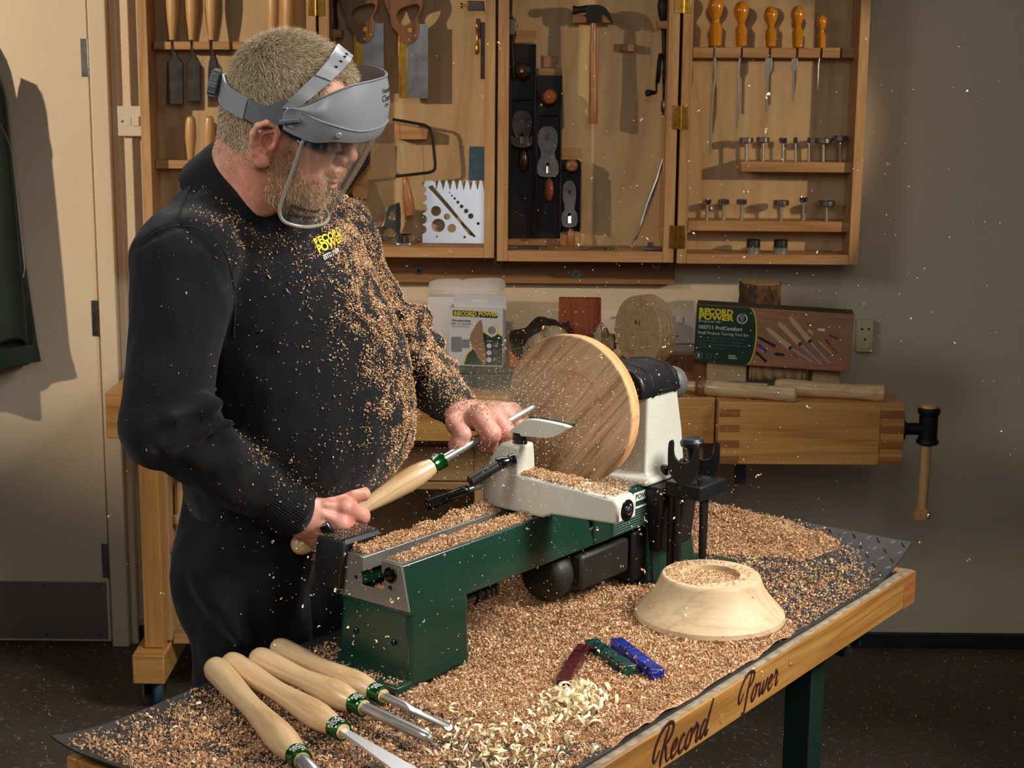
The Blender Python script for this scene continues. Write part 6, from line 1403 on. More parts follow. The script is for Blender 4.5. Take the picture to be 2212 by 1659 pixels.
def build_left():
    s = SDF(np.minimum(pt(940, 990, 2.70), pt(940, 990, 2.42)) - .02, np.maximum(pt(1150, 850, 2.70), pt(1150, 850, 2.42)) + .02, .0016)
    c = lambda a, b, r0, r1, k=.008: s.cap(pt(*a), pt(*b), r0, r1, k)
    c((972, 873, 2.603), (1003, 897, 2.578), .024, .026, 0)
    mc = [((1000, 906, 2.558), (1040, 905, 2.535)), ((1005, 898, 2.57), (1066, 895, 2.560)), ((1008, 896, 2.585), (1088, 890, 2.585)), ((1008, 898, 2.60), (1106, 888, 2.612))]
    for i, (a, b) in enumerate(mc): c(a, b, .0205, [.0170, .0168, .0160, .0145][i], .012)
    fg = [((1038, 902, 2.530), (1060, 937, 2.516), (1055, 959, 2.536), (1038, 958, 2.554), .0165), ((1066, 895, 2.556), (1091, 930, 2.546), (1086, 952, 2.566), (1068, 952, 2.58), .0152),
          ((1090, 893, 2.584), (1117, 918, 2.575), (1112, 938, 2.594), (1096, 940, 2.604), .0130), ((1108, 890, 2.612), (1127, 905, 2.604), (1124, 922, 2.620), (1108, 926, 2.628), .0112)]
    for a, b, d_, e, r in fg:
        c(a, b, r * 1.04, r, .004); c(b, d_, r, r * .9, .003); c(d_, e, r * .9, r * .78, .003)
    for a in fg: s.ell(pt(*a[0]), (a[4] * 1.12,) * 3, .008)
    # thumb hanging down on the near side
    c((990, 903, 2.560), (985, 915, 2.535), .021, .0160, .010); c((985, 915, 2.535), (999, 938, 2.515), .0155, .0138, .005); c((999, 938, 2.515), (990, 957, 2.512), .0142, .0125, .003); c((990, 957, 2.512), (983, 962, 2.512), .0125, .0112, .003)
    P, Q = s.mesh(); return smooth_verts(P, Q, 1, .4), Q
rP, rQ = build_right(); lP, lQ = build_left()
# ---- coarse body under the clothes
YAW = -.35; fv = A3((math.cos(YAW), math.sin(YAW), 0)); lv = A3((-math.sin(YAW), math.cos(YAW), 0)); RB = np.stack([fv, lv, A3((0, 0, 1))], 1)
JR = dict(sh=(400, 568, 2.30), el=(356, 922, 2.225), wr=(635, 1107, 2.318)); JL = dict(sh=(722, 545, 2.665), el=(838, 742, 2.73), wr=(992, 890, 2.585))
def body_sdf(s, g, torso_only=False):
    """g: growth of every radius"""
    if not torso_only == 'arms':
        s.ell(pt(592, 640, 2.50), (.128 + g, .178 + g, .150 + g), 0, Rm=RB); s.ell(pt(642, 835, 2.47), (.160 + g, .185 + g, .19 + g), .06, Rm=RB)
        s.ell(pt(662, 925, 2.46), (.148 + g, .168 + g, .105 + g), .05, Rm=RB); s.ell(pt(580, 1020, 2.49), (.110 + g, .160 + g, .15 + g), .06, Rm=RB)
        s.cap(pt(505, 420, 2.47), pt(410, 540, 2.33), .062 + g, .062 + g, .05); s.cap(pt(560, 430, 2.51), pt(715, 520, 2.65), .062 + g, .064 + g, .05)
def build_body():
    s = SDF((-.62, 2.0, -.0), (.02, 2.95, 1.56), .012); body_sdf(s, -.016)
    s.cap(pt(*JR['sh']), pt(*JR['el']), .058, .048, .03); s.cap(pt(*JR['el']), pt(*JR['wr']), .046, .029, .02); s.cap(pt(*JL['sh']), pt(*JL['el']), .054, .045, .03); s.cap(pt(*JL['el']), pt(*JL['wr']), .040, .027, .02)
    for a, b, c_ in LEGS: s.cap(a, b, .082, .060, .04); s.cap(b, c_, .058, .038, .02)
    P, Q = s.mesh(); return P, Q
hip = pt(560, 1080, 2.50)
LEGS = [(A3((hip[0] - .01, 2.41, .90)), A3((-.375, 2.43, .48)), A3((-.40, 2.50, .10))), (A3((hip[0] + .05, 2.60, .90)), A3((-.26, 2.62, .48)), A3((-.29, 2.70, .10)))]
bP, bQ = build_body()
P = np.concatenate([hP, rP, lP, bP]); o1 = len(hP); o2 = o1 + len(rP); o3 = o2 + len(lP)
Q = np.concatenate([hQ, rQ + o1, lQ + o2, bQ + o3])
m, nt, bs = newmat('skin'); at = N(nt, 'ShaderNodeAttribute', attribute_name='tint'); tc = N(nt, 'ShaderNodeTexCoord')
n1 = N(nt, 'ShaderNodeTexNoise'); n1.inputs['Scale'].default_value = 55; n1.inputs['Detail'].default_value = 5; nt.links.new(tc.outputs['Object'], n1.inputs['Vector'])
rr = ramp(nt, n1.outputs[0], [(.35, (.86, .80, .78, 1)), (.65, (1.06, 1.06, 1.04, 1))])
mx = N(nt, 'ShaderNodeMix', data_type='RGBA', blend_type='MULTIPLY'); mx.inputs[0].default_value = 1; nt.links.new(at.outputs['Color'], mx.inputs[6]); nt.links.new(rr.outputs[0], mx.inputs[7]); nt.links.new(mx.outputs[2], bs.inputs['Base Color'])
bs.inputs['Roughness'].default_value = .5; bs.inputs['Subsurface Weight'].default_value = .12; bs.inputs['Subsurface Radius'].default_value = (1, .35, .2); bs.inputs['Subsurface Scale'].default_value = .006
n2 = N(nt, 'ShaderNodeTexNoise'); n2.inputs['Scale'].default_value = 420; n2.inputs['Detail'].default_value = 3; nt.links.new(tc.outputs['Object'], n2.inputs['Vector']); bump(nt, bs, n2.outputs[0], .35, .001)
M_['skin'] = m
person = npmesh('person', P, Q, m, loc=(hip[0], 2.5, 0), label='man in black sweatshirt and face shield bending over the lathe', cat='person')
base = np.array(srgb(214, 160, 132)[:3]); red = np.array(srgb(204, 118, 98)[:3]); hand = np.array(srgb(208, 150, 130)[:3]); hred = np.array(srgb(196, 118, 104)[:3]); scalp = np.array(srgb(184, 152, 118)[:3]); bd = np.array(srgb(196, 140, 108)[:3])
colr = np.tile(base, (len(P), 1))
def blend(sel, c, w): colr[sel] = colr[sel] * (1 - w[:, None]) + c * w[:, None]
hs = np.arange(o1); g = lambda c, r: np.exp(-(((hL - A3(c)) / A3(r)) ** 2).sum(1))
blend(hs, red, np.clip(.9 * g((.118, 0, -.01), (.016, .02, .016)) + .7 * g((0, -.085, 0), (.022, .014, .035)) + .35 * g((.07, -.05, -.02), (.03, .03, .025)) + .5 * g((-.02, -.06, -.07), (.05, .05, .06)) + .6 * g((.103, 0, -.056), (.01, .024, .010)), 0, 1))
def hairlow(f): return np.interp(f, [-.12, -.085, -.06, -.035, -.020, -.012, .004, .012, .030, .044, .052, .062, .075, .090, .105, .13], [-.030, -.034, -.036, -.034, -.010, .034, .040, .034, .004, .020, .060, .082, .098, .106, .118, .14])
recess = .042 * np.clip((np.abs(hL[:, 1]) - .030) / .018, 0, 1) * np.clip((hL[:, 0] - .050) / .014, 0, 1)
hm = np.clip((hL[:, 2] - hairlow(hL[:, 0]) - recess) / .012, 0, 1) * (np.abs(hL[:, 1]) < .0765); blend(hs, scalp, hm * .85)
def beardmask(L):
    f, l, u = L[:, 0], np.abs(L[:, 1]), L[:, 2]
    top = np.interp(f, [.0, .012, .030, .045, .065, .085, .098, .12], [-.05, -.008, .002, -.022, -.040, -.036, -.030, -.030]); bot = np.interp(f, [0, .03, .06, .10], [-.085, -.115, -.128, -.128])
    mk = np.clip((top - u) / .008, 0, 1) * np.clip((u - bot) / .012, 0, 1) * np.clip((f - .004) / .012, 0, 1)
    lip = (f > .095) & (np.abs(u + .056) < .009) & (l < .022); mk[lip] = 0; return mk
bmk = beardmask(hL); blend(hs, bd, bmk * .6)
for a, b in ((o1, o2), (o2, o3)):
    s_ = np.arange(a, b); colr[s_] = hand
kn = [pt(748, 1100, 2.34), pt(742, 1130, 2.33), pt(727, 1157, 2.33), pt(783, 1122, 2.37), pt(1040, 905, 2.53), pt(1061, 940, 2.52), pt(1092, 934, 2.55), pt(1117, 918, 2.57), pt(984, 962, 2.52), pt(1068, 895, 2.56)]
s_ = np.arange(o1, o3); w_ = sum(np.exp(-((P[s_] - k) ** 2).sum(1) / .016 ** 2) for k in kn); blend(s_, hred, np.clip(w_ * .8, 0, .85))
ca = person.data.color_attributes.new('tint', 'FLOAT_COLOR', 'POINT'); ca.data.foreach_set('color', np.concatenate([colr, np.ones((len(P), 1))], 1).astype(np.float32).ravel())

# ---- clothes
from mathutils import noise as NZ
def wrinkle(P, N_, amp, sc, seed, aniso=None):
    out = P.copy()
    for i in range(len(P)):
        q = Vector(P[i] * sc if aniso is None else (P[i] @ aniso) * sc); out[i] += N_[i] * amp * (NZ.noise(q + Vector((seed, 0, 0))) + .5 * NZ.noise(q * 2.1 + Vector((0, seed, 0))))
    return out
def build_sweater():
    s = SDF((-.64, 2.02, .92), (.10, 2.98, 1.64), .0058); body_sdf(s, .004)
    X, Y_, Z_ = np.meshgrid(*s.ax, indexing='ij', sparse=True); s.d = np.maximum(s.d, (.985 + .32 * np.maximum(0, X + .31)) - Z_).astype(np.float32)
    # ribbed hem: slightly tighter roll
    JRw, JLw = pt(*JR['wr']), pt(*JL['wr']); sR, eR, sL, eL = pt(*JR['sh']), pt(*JR['el']), pt(*JL['sh']), pt(*JL['el'])
    s.cap(sR, eR, .0700, .0560, .018); dr = (JRw - eR); cR = eR + dr * .93; s.cap(eR, cR, .0560, .0400, .010); s.cap(eR + dr * .76, eR + dr * .955, .0405, .0375, .006)
    s.cap(sL, eL, .070, .052, .022); dl = (JLw - eL); s.cap(eL, eL + dl * .93, .053, .036, .012)
    # folds at the elbows and armpit
    for a, b, r in (((380, 905, 2.165), (470, 872, 2.195), .009), ((350, 965, 2.165), (500, 915, 2.20), .009), ((440, 870, 2.20), (500, 950, 2.24), .010), ((425, 995, 2.20), (540, 1000, 2.24), .008)): s.cap(pt(*a), pt(*b), r, r * .8, .022)
    for a, b, r in (((860, 700, 2.66), (905, 690, 2.72), .024), ((880, 745, 2.64), (935, 745, 2.70), .022), ((905, 790, 2.62), (965, 800, 2.68), .020)): s.cap(pt(*a), pt(*b), r, r, .015)
    P, Q = s.mesh(); P = smooth_verts(P, Q, 1, .5); N_ = vnormals(P, Q)
    P = wrinkle(P, N_, .0075, 8.5, 3.0); P = wrinkle(P, N_, .0035, 24, 9.0, np.array([[1, 0, 0], [0, 1, 0], [0, 0, .45]]))
    # shoulder seam and armhole seam as shallow grooves, rib lines at hem and cuffs
    for a, b, c_ in (((385, 487, 2.25), (460, 540, 2.27), (500, 640, 2.27)), ((300, 530, 2.30), (340, 505, 2.27), (385, 487, 2.25)), ((385, 487, 2.25), (410, 420, 2.32), (450, 365, 2.38))):
        A, B, C_ = pt(*a)[[0, 2]], pt(*b)[[0, 2]], pt(*c_)[[0, 2]]
        for p, q in ((A, B), (B, C_)):
            v = q - p; t = np.clip(((P[:, [0, 2]] - p) @ v) / (v @ v), 0, 1); dd = np.linalg.norm(P[:, [0, 2]] - p - t[:, None] * v, axis=1); mm = (P[:, 1] < 2.46)
            P -= N_ * (.0035 * np.exp(-(dd / .005) ** 2) * mm)[:, None]
    return P, Q, eR, dr
sP, sQ, eR, dr = build_sweater(); sw = npmesh('sweatshirt', sP, sQ, M_['black_knit'], person, label='black sweatshirt dusted with shavings')
sN = vnormals(sP, sQ)
# mock collar standing round the neck
a, b = pt(488, 452, 2.44), pt(573, 358, 2.405); n = (b - a) / np.linalg.norm(b - a)
s = SDF(np.minimum(a, b) - .12, np.maximum(a, b) + .12, .004); s.cap(a, b, .0870, .0745, 0); s.plane(pt(533, 377, 2.41), n, .006); s.plane(pt(500, 440, 2.45), -n, 0)
cP, cQ = s.mesh(); cP = smooth_verts(cP, cQ, 2, .5); npmesh('collar', cP, cQ, M_['black_knit'], sw)
# cuff and hem ribbing as its own part (fine raised ribs)
def ribs(name, c, ax, r, n, w, h, Rm=None, rr=None):
    vs = []; fs = []
    ax = ax / np.linalg.norm(ax); a = np.cross(ax, A3((0, 0, 1.0))); a /= np.linalg.norm(a); b = np.cross(ax, a)
    return vs
cuffc = eR + dr * .885; axn = dr / np.linalg.norm(dr); a_ = np.cross(axn, A3((0, 0, 1.))); a_ /= np.linalg.norm(a_); b_ = np.cross(axn, a_); mb = MB()
for k in range(64):
    an = 2 * math.pi * k / 64; rd = a_ * math.cos(an) + b_ * math.sin(an); mb.tube([cuffc - axn * .030 + rd * .0405, cuffc + rd * .0395, cuffc + axn * .028 + rd * .0385], .0013, 5)
obj('cuff', mb, M_['black_knit'], sw)
def build_trousers():
    s = SDF((-.62, 2.15, .02), (.0, 2.9, 1.06), .0075)
    s.ell(pt(575, 1085, 2.50), (.105, .160, .13), 0, Rm=RB); s.ell(pt(600, 1000, 2.48), (.13, .16, .10), .04, Rm=RB)
    for a, b, c_ in LEGS: s.cap(a, b, .098, .084, .05); s.cap(b, c_, .090, .078, .02)
    s.ell(pt(490, 1230, 2.44), (.068, .08, .09), .05)
    s.cap(pt(440, 1240, 2.33), pt(520, 1380, 2.30), .012, .010, .03); s.cap(pt(470, 1180, 2.34), pt(455, 1290, 2.32), .010, .008, .03)
    P, Q = s.mesh(); P = smooth_verts(P, Q, 1, .5); N_ = vnormals(P, Q); P = wrinkle(P, N_, .009, 9, 5.0); return wrinkle(P, N_, .0055, 20, 2.0, np.array([[1, 0, .35], [0, 1, 0], [-.2, 0, .5]])), Q
tP, tQ = build_trousers(); tr = npmesh('trousers', tP, tQ, M_['trouser'], person)
mb = MB(); 
for a, b in (((412, 1172), (432, 1205)),): pass
pk = [(398, 1172, 2.37), (410, 1190, 2.36), (425, 1202, 2.345), (435, 1205, 2.335)]
mb.tube([Vector(pt(*p)) for p in pk], .0018, 6); obj('pocket_seam', mb, M_['trouser'], tr)
for a, b, c_ in LEGS:
    s = SDF(c_ - A3((.08, .10, .12)), c_ + A3((.26, .14, .06)), .006); toe = c_ + fv * .17; toe[2] = .038; h = c_.copy(); h[2] = .04
    s.cap(h - fv * .03, toe, .042, .038, 0); s.cap(c_, h, .045, .042, .03); s.plane((0, 0, .004), (0, 0, -1), 0)
    P_s, Q_s = s.mesh(); npmesh('shoe', P_s, Q_s, M_['black'], person)
print('person ok', len(P), len(sP))
# ---------------------------------------------------------------- hair and beard: single thin strands
def tri_sample(P, Q, wv, n, rng):
    """random points on quads, weighted by per-vertex weight"""
    a = np.linalg.norm(np.cross(P[Q[:, 2]] - P[Q[:, 0]], P[Q[:, 3]] - P[Q[:, 1]]), axis=1) / 2 * wv[Q].mean(1); c = np.cumsum(a)
    if c[-1] <= 0: return np.zeros((0, 3)), np.zeros(0, int), None
    i = np.minimum(np.searchsorted(c, rng.random(n) * c[-1]), len(Q) - 1); u, v = rng.random(n)[:, None], rng.random(n)[:, None]; q = Q[i]
    W_ = (((1 - u) * (1 - v)), (u * (1 - v)), (u * v), ((1 - u) * v))
    return sum(w * P[q[:, k]] for k, w in enumerate(W_)), i, lambda A: sum(w * A[q[:, k]] for k, w in enumerate(W_))
def strands(name, root, d1, d2, L, w, mat_, parent, rng):
    """ribbons: base quad then tip triangle"""
    n = len(root); side = np.cross(d1, rng.normal(size=(n, 3))); side /= np.linalg.norm(side, axis=1, keepdims=True) + 1e-9
    L = L[:, None]; m1 = root + d1 * L * .45; m2 = m1 + d2 * L * .35; tip = m2 + d2 * L * .25 + (d2 - d1) * L * .08
    V = np.stack([root - side * w, root + side * w, m1 + side * w * .9, m1 - side * w * .9, m2 + side * w * .6, m2 - side * w * .6, tip], 1).reshape(-1, 3)
    b = (np.arange(n) * 7)[:, None]
    T = np.concatenate([b + [0, 1, 2], b + [0, 2, 3], b + [3, 2, 4], b + [3, 4, 5], b + [5, 4, 6]], 0)
    return npmesh(name, V, T, mat_, parent)
def hairmat(name, cols, rough=.45):
    m, nt, bs = newmat(name); ge = N(nt, 'ShaderNodeNewGeometry'); r = ramp(nt, ge.outputs['Random Per Island'], cols); nt.links.new(r.outputs[0], bs.inputs['Base Color']); bs.inputs['Roughness'].default_value = rough; bs.inputs['Specular IOR Level'].default_value = .35; return m
rng = np.random.default_rng(5)
hN = vnormals(hP, hQ)
M_['hair'] = hairmat('short_hair', [(0, srgb(140, 118, 88)), (.4, srgb(178, 156, 120)), (.75, srgb(208, 188, 154)), (1, srgb(236, 224, 198))])
M_['beardm'] = hairmat('beard_hair', [(0, srgb(176, 120, 76)), (.4, srgb(208, 158, 110)), (.8, srgb(230, 198, 158)), (1, srgb(244, 230, 204))])
earm = (np.abs(hL[:, 1]) > .083) | ((np.abs(hL[:, 1]) > .0715) & (hL[:, 0] > -.028) & (hL[:, 0] < .012) & (hL[:, 2] < .038) & (hL[:, 2] > -.04))
wv = np.clip((hL[:, 2] - hairlow(hL[:, 0]) - recess) / .010, 0, 1) * (~earm) * (hL[:, 2] > -.06)
wv = wv + .12 * np.clip((hL[:, 2] + .075) / .03, 0, 1) * (hL[:, 0] < -.03) * (~earm)
p, i_, f = tri_sample(hP, hQ, wv, 64000, rng); nn = f(hN); ll = f(hL)
whorl = A3((-.055, -.01, .125)); fl = ll - whorl; fl[:, 2] -= .02; fl += nn @ RH * 0
fl = fl / (np.linalg.norm(fl, axis=1, keepdims=True) + 1e-6) + A3((.45, 0, -.1)); fl = fl @ RH.T
fl = fl - nn * (fl * nn).sum(1, keepdims=True); fl /= np.linalg.norm(fl, axis=1, keepdims=True) + 1e-6
d1 = nn * .85 + fl * .55 + rng.normal(size=nn.shape) * .22; d1 /= np.linalg.norm(d1, axis=1, keepdims=True)
d2 = nn * .35 + fl * .9 + rng.normal(size=nn.shape) * .28; d2 /= np.linalg.norm(d2, axis=1, keepdims=True)
LH = np.interp(ll[:, 2], [-.06, -.02, .04, .10, .14], [.003, .005, .010, .014, .016]) * rng.uniform(.75, 1.25, len(p))
strands('hair', p - nn * .001, d1, d2, LH, .00034, M_['hair'], person, rng)
p, i_, f = tri_sample(hP, hQ, bmk, 15000, rng); nn = f(hN); ll = f(hL); dn = (A3((.25, 0, -1.0)) @ RH.T) + rng.normal(size=nn.shape) * .5
d1 = nn * .7 + dn * .5 + rng.normal(size=nn.shape) * .3; d1 /= np.linalg.norm(d1, axis=1, keepdims=True); d2 = nn * .2 + dn + rng.normal(size=nn.shape) * .45; d2 /= np.linalg.norm(d2, axis=1, keepdims=True)
LB = np.interp(ll[:, 2], [-.13, -.09, -.04, .0], [.011, .011, .009, .006]) * rng.uniform(.5, 1.3, len(p))
strands('beard', p - nn * .001, d1, d2, LB, .00026, M_['beardm'], person, rng)
eb_ = np.exp(-((hL[:, 0] - .094) / .014) ** 2 - ((np.abs(hL[:, 1]) - .030) / .018) ** 2 - ((hL[:, 2] - .034) / .007) ** 2); eb_[eb_ < .2] = 0
p, i_, f = tri_sample(hP, hQ, eb_, 700, rng); nn = f(hN); dn = (A3((.4, -.5, .3)) @ RH.T); d1 = nn * .5 + dn + rng.normal(size=nn.shape) * .3; d1 /= np.linalg.norm(d1, axis=1, keepdims=True)
strands('eyebrows', p - nn * .001, d1, d1, rng.uniform(.006, .011, len(p)), .0003, M_['beardm'], person, rng)
# sparse pale hairs on the neck under the beard
nk = np.exp(-((hL[:, 2] + .11) / .05) ** 2) * (hL[:, 0] > -.06) * (np.abs(hL[:, 1]) > .02); p, i_, f = tri_sample(hP, hQ, nk * 1.0, 900, rng); nn = f(hN); d1 = nn * .5 + rng.normal(size=nn.shape) * .7; d1 /= np.linalg.norm(d1, axis=1, keepdims=True)
strands('neck_hair', p - nn * .001, d1, d1 + rng.normal(size=nn.shape) * .3, rng.uniform(.003, .007, len(p)), .00016, M_['beardm'], person, rng)

# ---------------------------------------------------------------- face shield (head frame, metres)
MH = Matrix.Translation(Vector(Ho)) @ Matrix([[RH[0, 0] * HS, RH[0, 1] * HS, RH[0, 2] * HS, 0], [RH[1, 0] * HS, RH[1, 1] * HS, RH[1, 2] * HS, 0], [RH[2, 0] * HS, RH[2, 1] * HS, RH[2, 2] * HS, 0], [0, 0, 0, 1]])
fs_ = thing('face_shield', 'grey face shield with a clear visor worn on the man\'s head', 'face shield', HW(.02, 0, .06))
M_['gplast'] = plain('grey_plastic', srgb(134, 136, 138), .3, bumpv=.05, bscale=300)
M_['gplast2'] = plain('dark_grey_plastic', srgb(98, 101, 104), .42, bumpv=.05, bscale=300)
def cr(pts, n):
    """Catmull-Rom resample"""
    pts = [A3(p) for p in pts]; pts = [2 * pts[0] - pts[1]] + pts + [2 * pts[-1] - pts[-2]]; out = []; m = len(pts) - 3
    for i in range(n):
        t = i / (n - 1) * m; k = min(int(t), m - 1); t -= k; a, b, c, d = pts[k:k + 4]
        out.append(.5 * ((2 * b) + (-a + c) * t + (2 * a - 5 * b + 4 * c - d) * t * t + (-a + 3 * b - 3 * c + d) * t ** 3))
    return out
def shell(mb, top, bot, n=48, m=6, th=.0022, bulge=0.0, ctr=(.02, 0, .05)):
    """thick sheet between two curves given in the head frame"""
    T, B = cr(top, n), cr(bot, n); c = A3(ctr); vs = []
    for lay in (0, 1):
        for i in range(n):
            for j in range(m + 1):
                p = T[i] * (1 - j / m) + B[i] * j / m; o = p - c; o[2] = 0; o = o / (np.linalg.norm(o) + 1e-9)
                vs.append(tuple(p + o * (bulge * math.sin(math.pi * j / m) - (0 if lay == 0 else th))))
    w = m + 1; s = n * w; fs = []
    for i in range(n - 1):
        for j in range(m):
            a = i * w + j; fs.append((a, a + w, a + w + 1, a + 1)); fs.append((s + a, s + a + 1, s + a + w + 1, s + a + w))
    for i in range(n - 1):
        for j in (0, m): a = i * w + j; fs.append((a, a + w, s + a + w, s + a))
    for j in range(m):
        for i in (0, n - 1): a = i * w + j; fs.append((a, a + 1, s + a + 1, s + a))
    return mb.add(vs, fs)
def sym(P): return P + [(f, -l, u) for f, l, u in P[::-1] if abs(l) > 1e-6]
# rear band (each side from pivot round the back)
bt_ = [(.030, -.0935, .071), (.008, -.0925, .072), (-.012, -.090, .058), (-.03, -.085, .056), (-.055, -.073, .056), (-.085, -.045, .058), (-.096, -.015, .059), (-.0985, 0, .059)]
bb_ = [(.030, -.0935, .037), (.008, -.0925, .034), (-.012, -.090, .022), (-.03, -.085, .024), (-.055, -.073, .027), (-.085, -.045, .027), (-.096, -.015, .028), (-.0985, 0, .028)]
mb = MB(MH); shell(mb, sym(bt_), sym(bb_), 60, 3, .0022); band = obj('rear_band', mb, M_['gplast2'], fs_, sharp=40)
mb = MB(MH); k0, k1 = 3, None
shell(mb, [(-.046, -.0805, .0575), (-.062, -.0705, .0585), (-.085, -.0475, .060), (-.096, -.0175, .061), (-.1005, 0, .061)], [(-.046, -.0805, .0235), (-.062, -.0705, .0245), (-.085, -.0475, .025), (-.096, -.0175, .026), (-.1005, 0, .026)], 24, 3, .0035); obj('band_sleeve', mb, M_['gplast'], band, sharp=40)
for u in (.046, .0615):
    mb = MB(MH); mb.sphere((.0165, -.0935, u), (.0028, .0016, .0028), 12, 8); obj('rivet', mb, M_['chrome'], band)
mb = MB(MH); n = 28; prof = [(0, .020), (.002, .0215), (.012, .0215), (.014, .0195), (.0145, .001)]
mb.lathe(prof, (-.1010, 0, .043), (-1, 0, 0), 28)
kn_ = obj('ratchet_knob', mb, M_['gplast2'], fs_, sharp=30)
for k in range(14):
    a = 2 * math.pi * k / 14; mb = MB(MH); y_, z_ = math.cos(a) * .0213, math.sin(a) * .0213; mb.cyl((-.1030, y_, .043 + z_), (-.1130, y_, .043 + z_), .0018, None, 8); obj('grip_rib', mb, M_['gplast2'], kn_)
# crown strap
ct = [(.030, -.0945, .066), (.046, -.090, .086), (.064, -.074, .110), (.076, -.052, .127), (.083, -.024, .137), (.084, 0, .139)]
cb_ = [(.008, -.0945, .060), (.022, -.092, .086), (.040, -.079, .114), (.052, -.056, .135), (.058, -.026, .147), (.059, 0, .150)]
mb = MB(MH); shell(mb, sym(ct), sym(cb_), 60, 3, .0018, ctr=(.04, 0, .0)); st_ = obj('crown_strap', mb, M_['gplast'], fs_, sharp=40)
mb = MB(MH); shell(mb, [tuple(A3(p) + A3((.0015, -.001, .0018))) for p in [(.066, -.071, .113), (.076, -.052, .127), (.083, -.024, .137), (.084, 0.01, .139)]], [tuple(A3(p) + A3((.0015, -.001, .0018))) for p in [(.042, -.077, .117), (.052, -.056, .135), (.058, -.026, .147), (.059, .01, .150)]], 20, 3, .0018, ctr=(.04, 0, 0)); ov = obj('strap_overlap', mb, M_['gplast'], st_, sharp=40)
for i in range(4):
    t_ = .35 + i * .17; a = A3(cr([(.066, -.071, .113), (.076, -.052, .127), (.083, -.024, .137), (.084, 0.01, .139)], 30)[int(t_ * 29)]); b = A3(cr([(.042, -.077, .117), (.052, -.056, .135), (.058, -.026, .147), (.059, .01, .150)], 30)[int(t_ * 29)])
    c_ = a * .6 + b * .4 + A3((.002, -.0018, .0024)); mb = MB(MH); mb.sphere(tuple(c_), (.0028, .0018, .0016), 10, 6); obj('strap_slot', mb, M_['pblack'], ov)
# brow guard: flared upper shell, crease, lower shell, side plates
rim = [(.026, -.0945, .066), (.045, -.095, .078), (.070, -.090, .098), (.100, -.068, .116), (.128, -.038, .125), (.142, 0, .128)]
mid = [(.026, -.0945, .066), (.052, -.101, .062), (.085, -.099, .058), (.124, -.076, .053), (.150, -.040, .056), (.160, 0, .060)]
low = [(.016, -.0945, .030), (.040, -.098, .026), (.066, -.098, .024), (.095, -.092, .032), (.122, -.073, .033), (.146, -.040, .036), (.156, 0, .039)]
mid2 = [(.016, -.0945, .060), (.052, -.1015, .061), (.085, -.0995, .057), (.124, -.0765, .052), (.150, -.0405, .055), (.160, 0, .059)]
mb = MB(MH); shell(mb, sym(rim), sym(mid), 80, 8, .0022, .004); gd = obj('brow_guard', mb, M_['gplast'], fs_, sharp=50)
mb = MB(MH); shell(mb, sym(mid2), sym(low), 80, 4, .0026, .001); obj('guard_skirt', mb, M_['gplast'], gd, sharp=50)
mb = MB(MH); mb.tube([Vector(p) for p in cr(sym(mid), 90)], .0016, 8); obj('guard_crease', mb, M_['gplast'], gd)
mb = MB(MH); mb.tube([Vector(p) for p in cr(sym(rim), 90)], .0016, 8); obj('guard_rim', mb, M_['gplast2'], gd)
for sg in (-1, 1):
    mb = MB(MH); mb.lathe([(0, .0155), (.003, .0155), (.0035, .0145), (.0025, .0125), (.0025, .0005)], (.028, sg * .0955, .052), (0, sg, 0), 36); pv = obj('pivot_disc', mb, M_['gplast'], fs_, sharp=30)
    mb = MB(MH); y0 = sg * .098; d_ = Vector((.92, 0, .38)).normalized(); n_ = Vector((-.38, 0, .92)); c_ = Vector((.0265, 0, .048))
    A_, B_ = c_ - d_ * .018, c_ + d_ * .012; h = .0038
    mb.hexa([A_ - n_ * h + Vector((0, y0, 0)), B_ - n_ * h + Vector((0, y0, 0)), B_ + n_ * h + Vector((0, y0, 0)), A_ + n_ * h + Vector((0, y0, 0))], [A_ - n_ * h * .7 + Vector((0, y0 + sg * .008, 0)), B_ - n_ * h * .7 + Vector((0, y0 + sg * .008, 0)), B_ + n_ * h * .7 + Vector((0, y0 + sg * .008, 0)), A_ + n_ * h * .7 + Vector((0, y0 + sg * .008, 0))])
    obj('pivot_wing', mb, M_['gplast2'], pv, bevel=.0008)
    mb = MB(MH); mb.lathe([(0, .0052), (.0015, .005), (.003, .0035), (.003, .0003)], (.098, sg * .0925, .0435), (.35, sg * .9, 0), 18); obj('visor_stud', mb, M_['gplast'], gd)
# visor
m, nt, bs = newmat('clear_polycarbonate'); bs.inputs['Base Color'].default_value = (.96, .97, .96, 1); bs.inputs['Roughness'].default_value = .06; bs.inputs['IOR'].default_value = 1.35; bs.inputs['Transmission Weight'].default_value = 1
out = nt.nodes['Material Output']; tr_ = N(nt, 'ShaderNodeBsdfTransparent'); tr_.inputs[0].default_value = (.98, .982, .97, 1); gl = N(nt, 'ShaderNodeBsdfGlossy'); gl.inputs['Roughness'].default_value = .12; df = N(nt, 'ShaderNodeBsdfDiffuse'); df.inputs[0].default_value = (.75, .75, .70, 1)
lw_ = N(nt, 'ShaderNodeLayerWeight'); pw_ = N(nt, 'ShaderNodeMath', operation='POWER'); pw_.inputs[1].default_value = 4.0; nt.links.new(lw_.outputs['Facing'], pw_.inputs[0]); fr_ = N(nt, 'ShaderNodeMath', operation='MULTIPLY_ADD'); fr_.inputs[1].default_value = .6; fr_.inputs[2].default_value = .06; nt.links.new(pw_.outputs[0], fr_.inputs[0]); ms = N(nt, 'ShaderNodeMixShader'); nt.links.new(fr_.outputs[0], ms.inputs[0]); nt.links.new(tr_.outputs[0], ms.inputs[1]); nt.links.new(gl.outputs[0], ms.inputs[2])
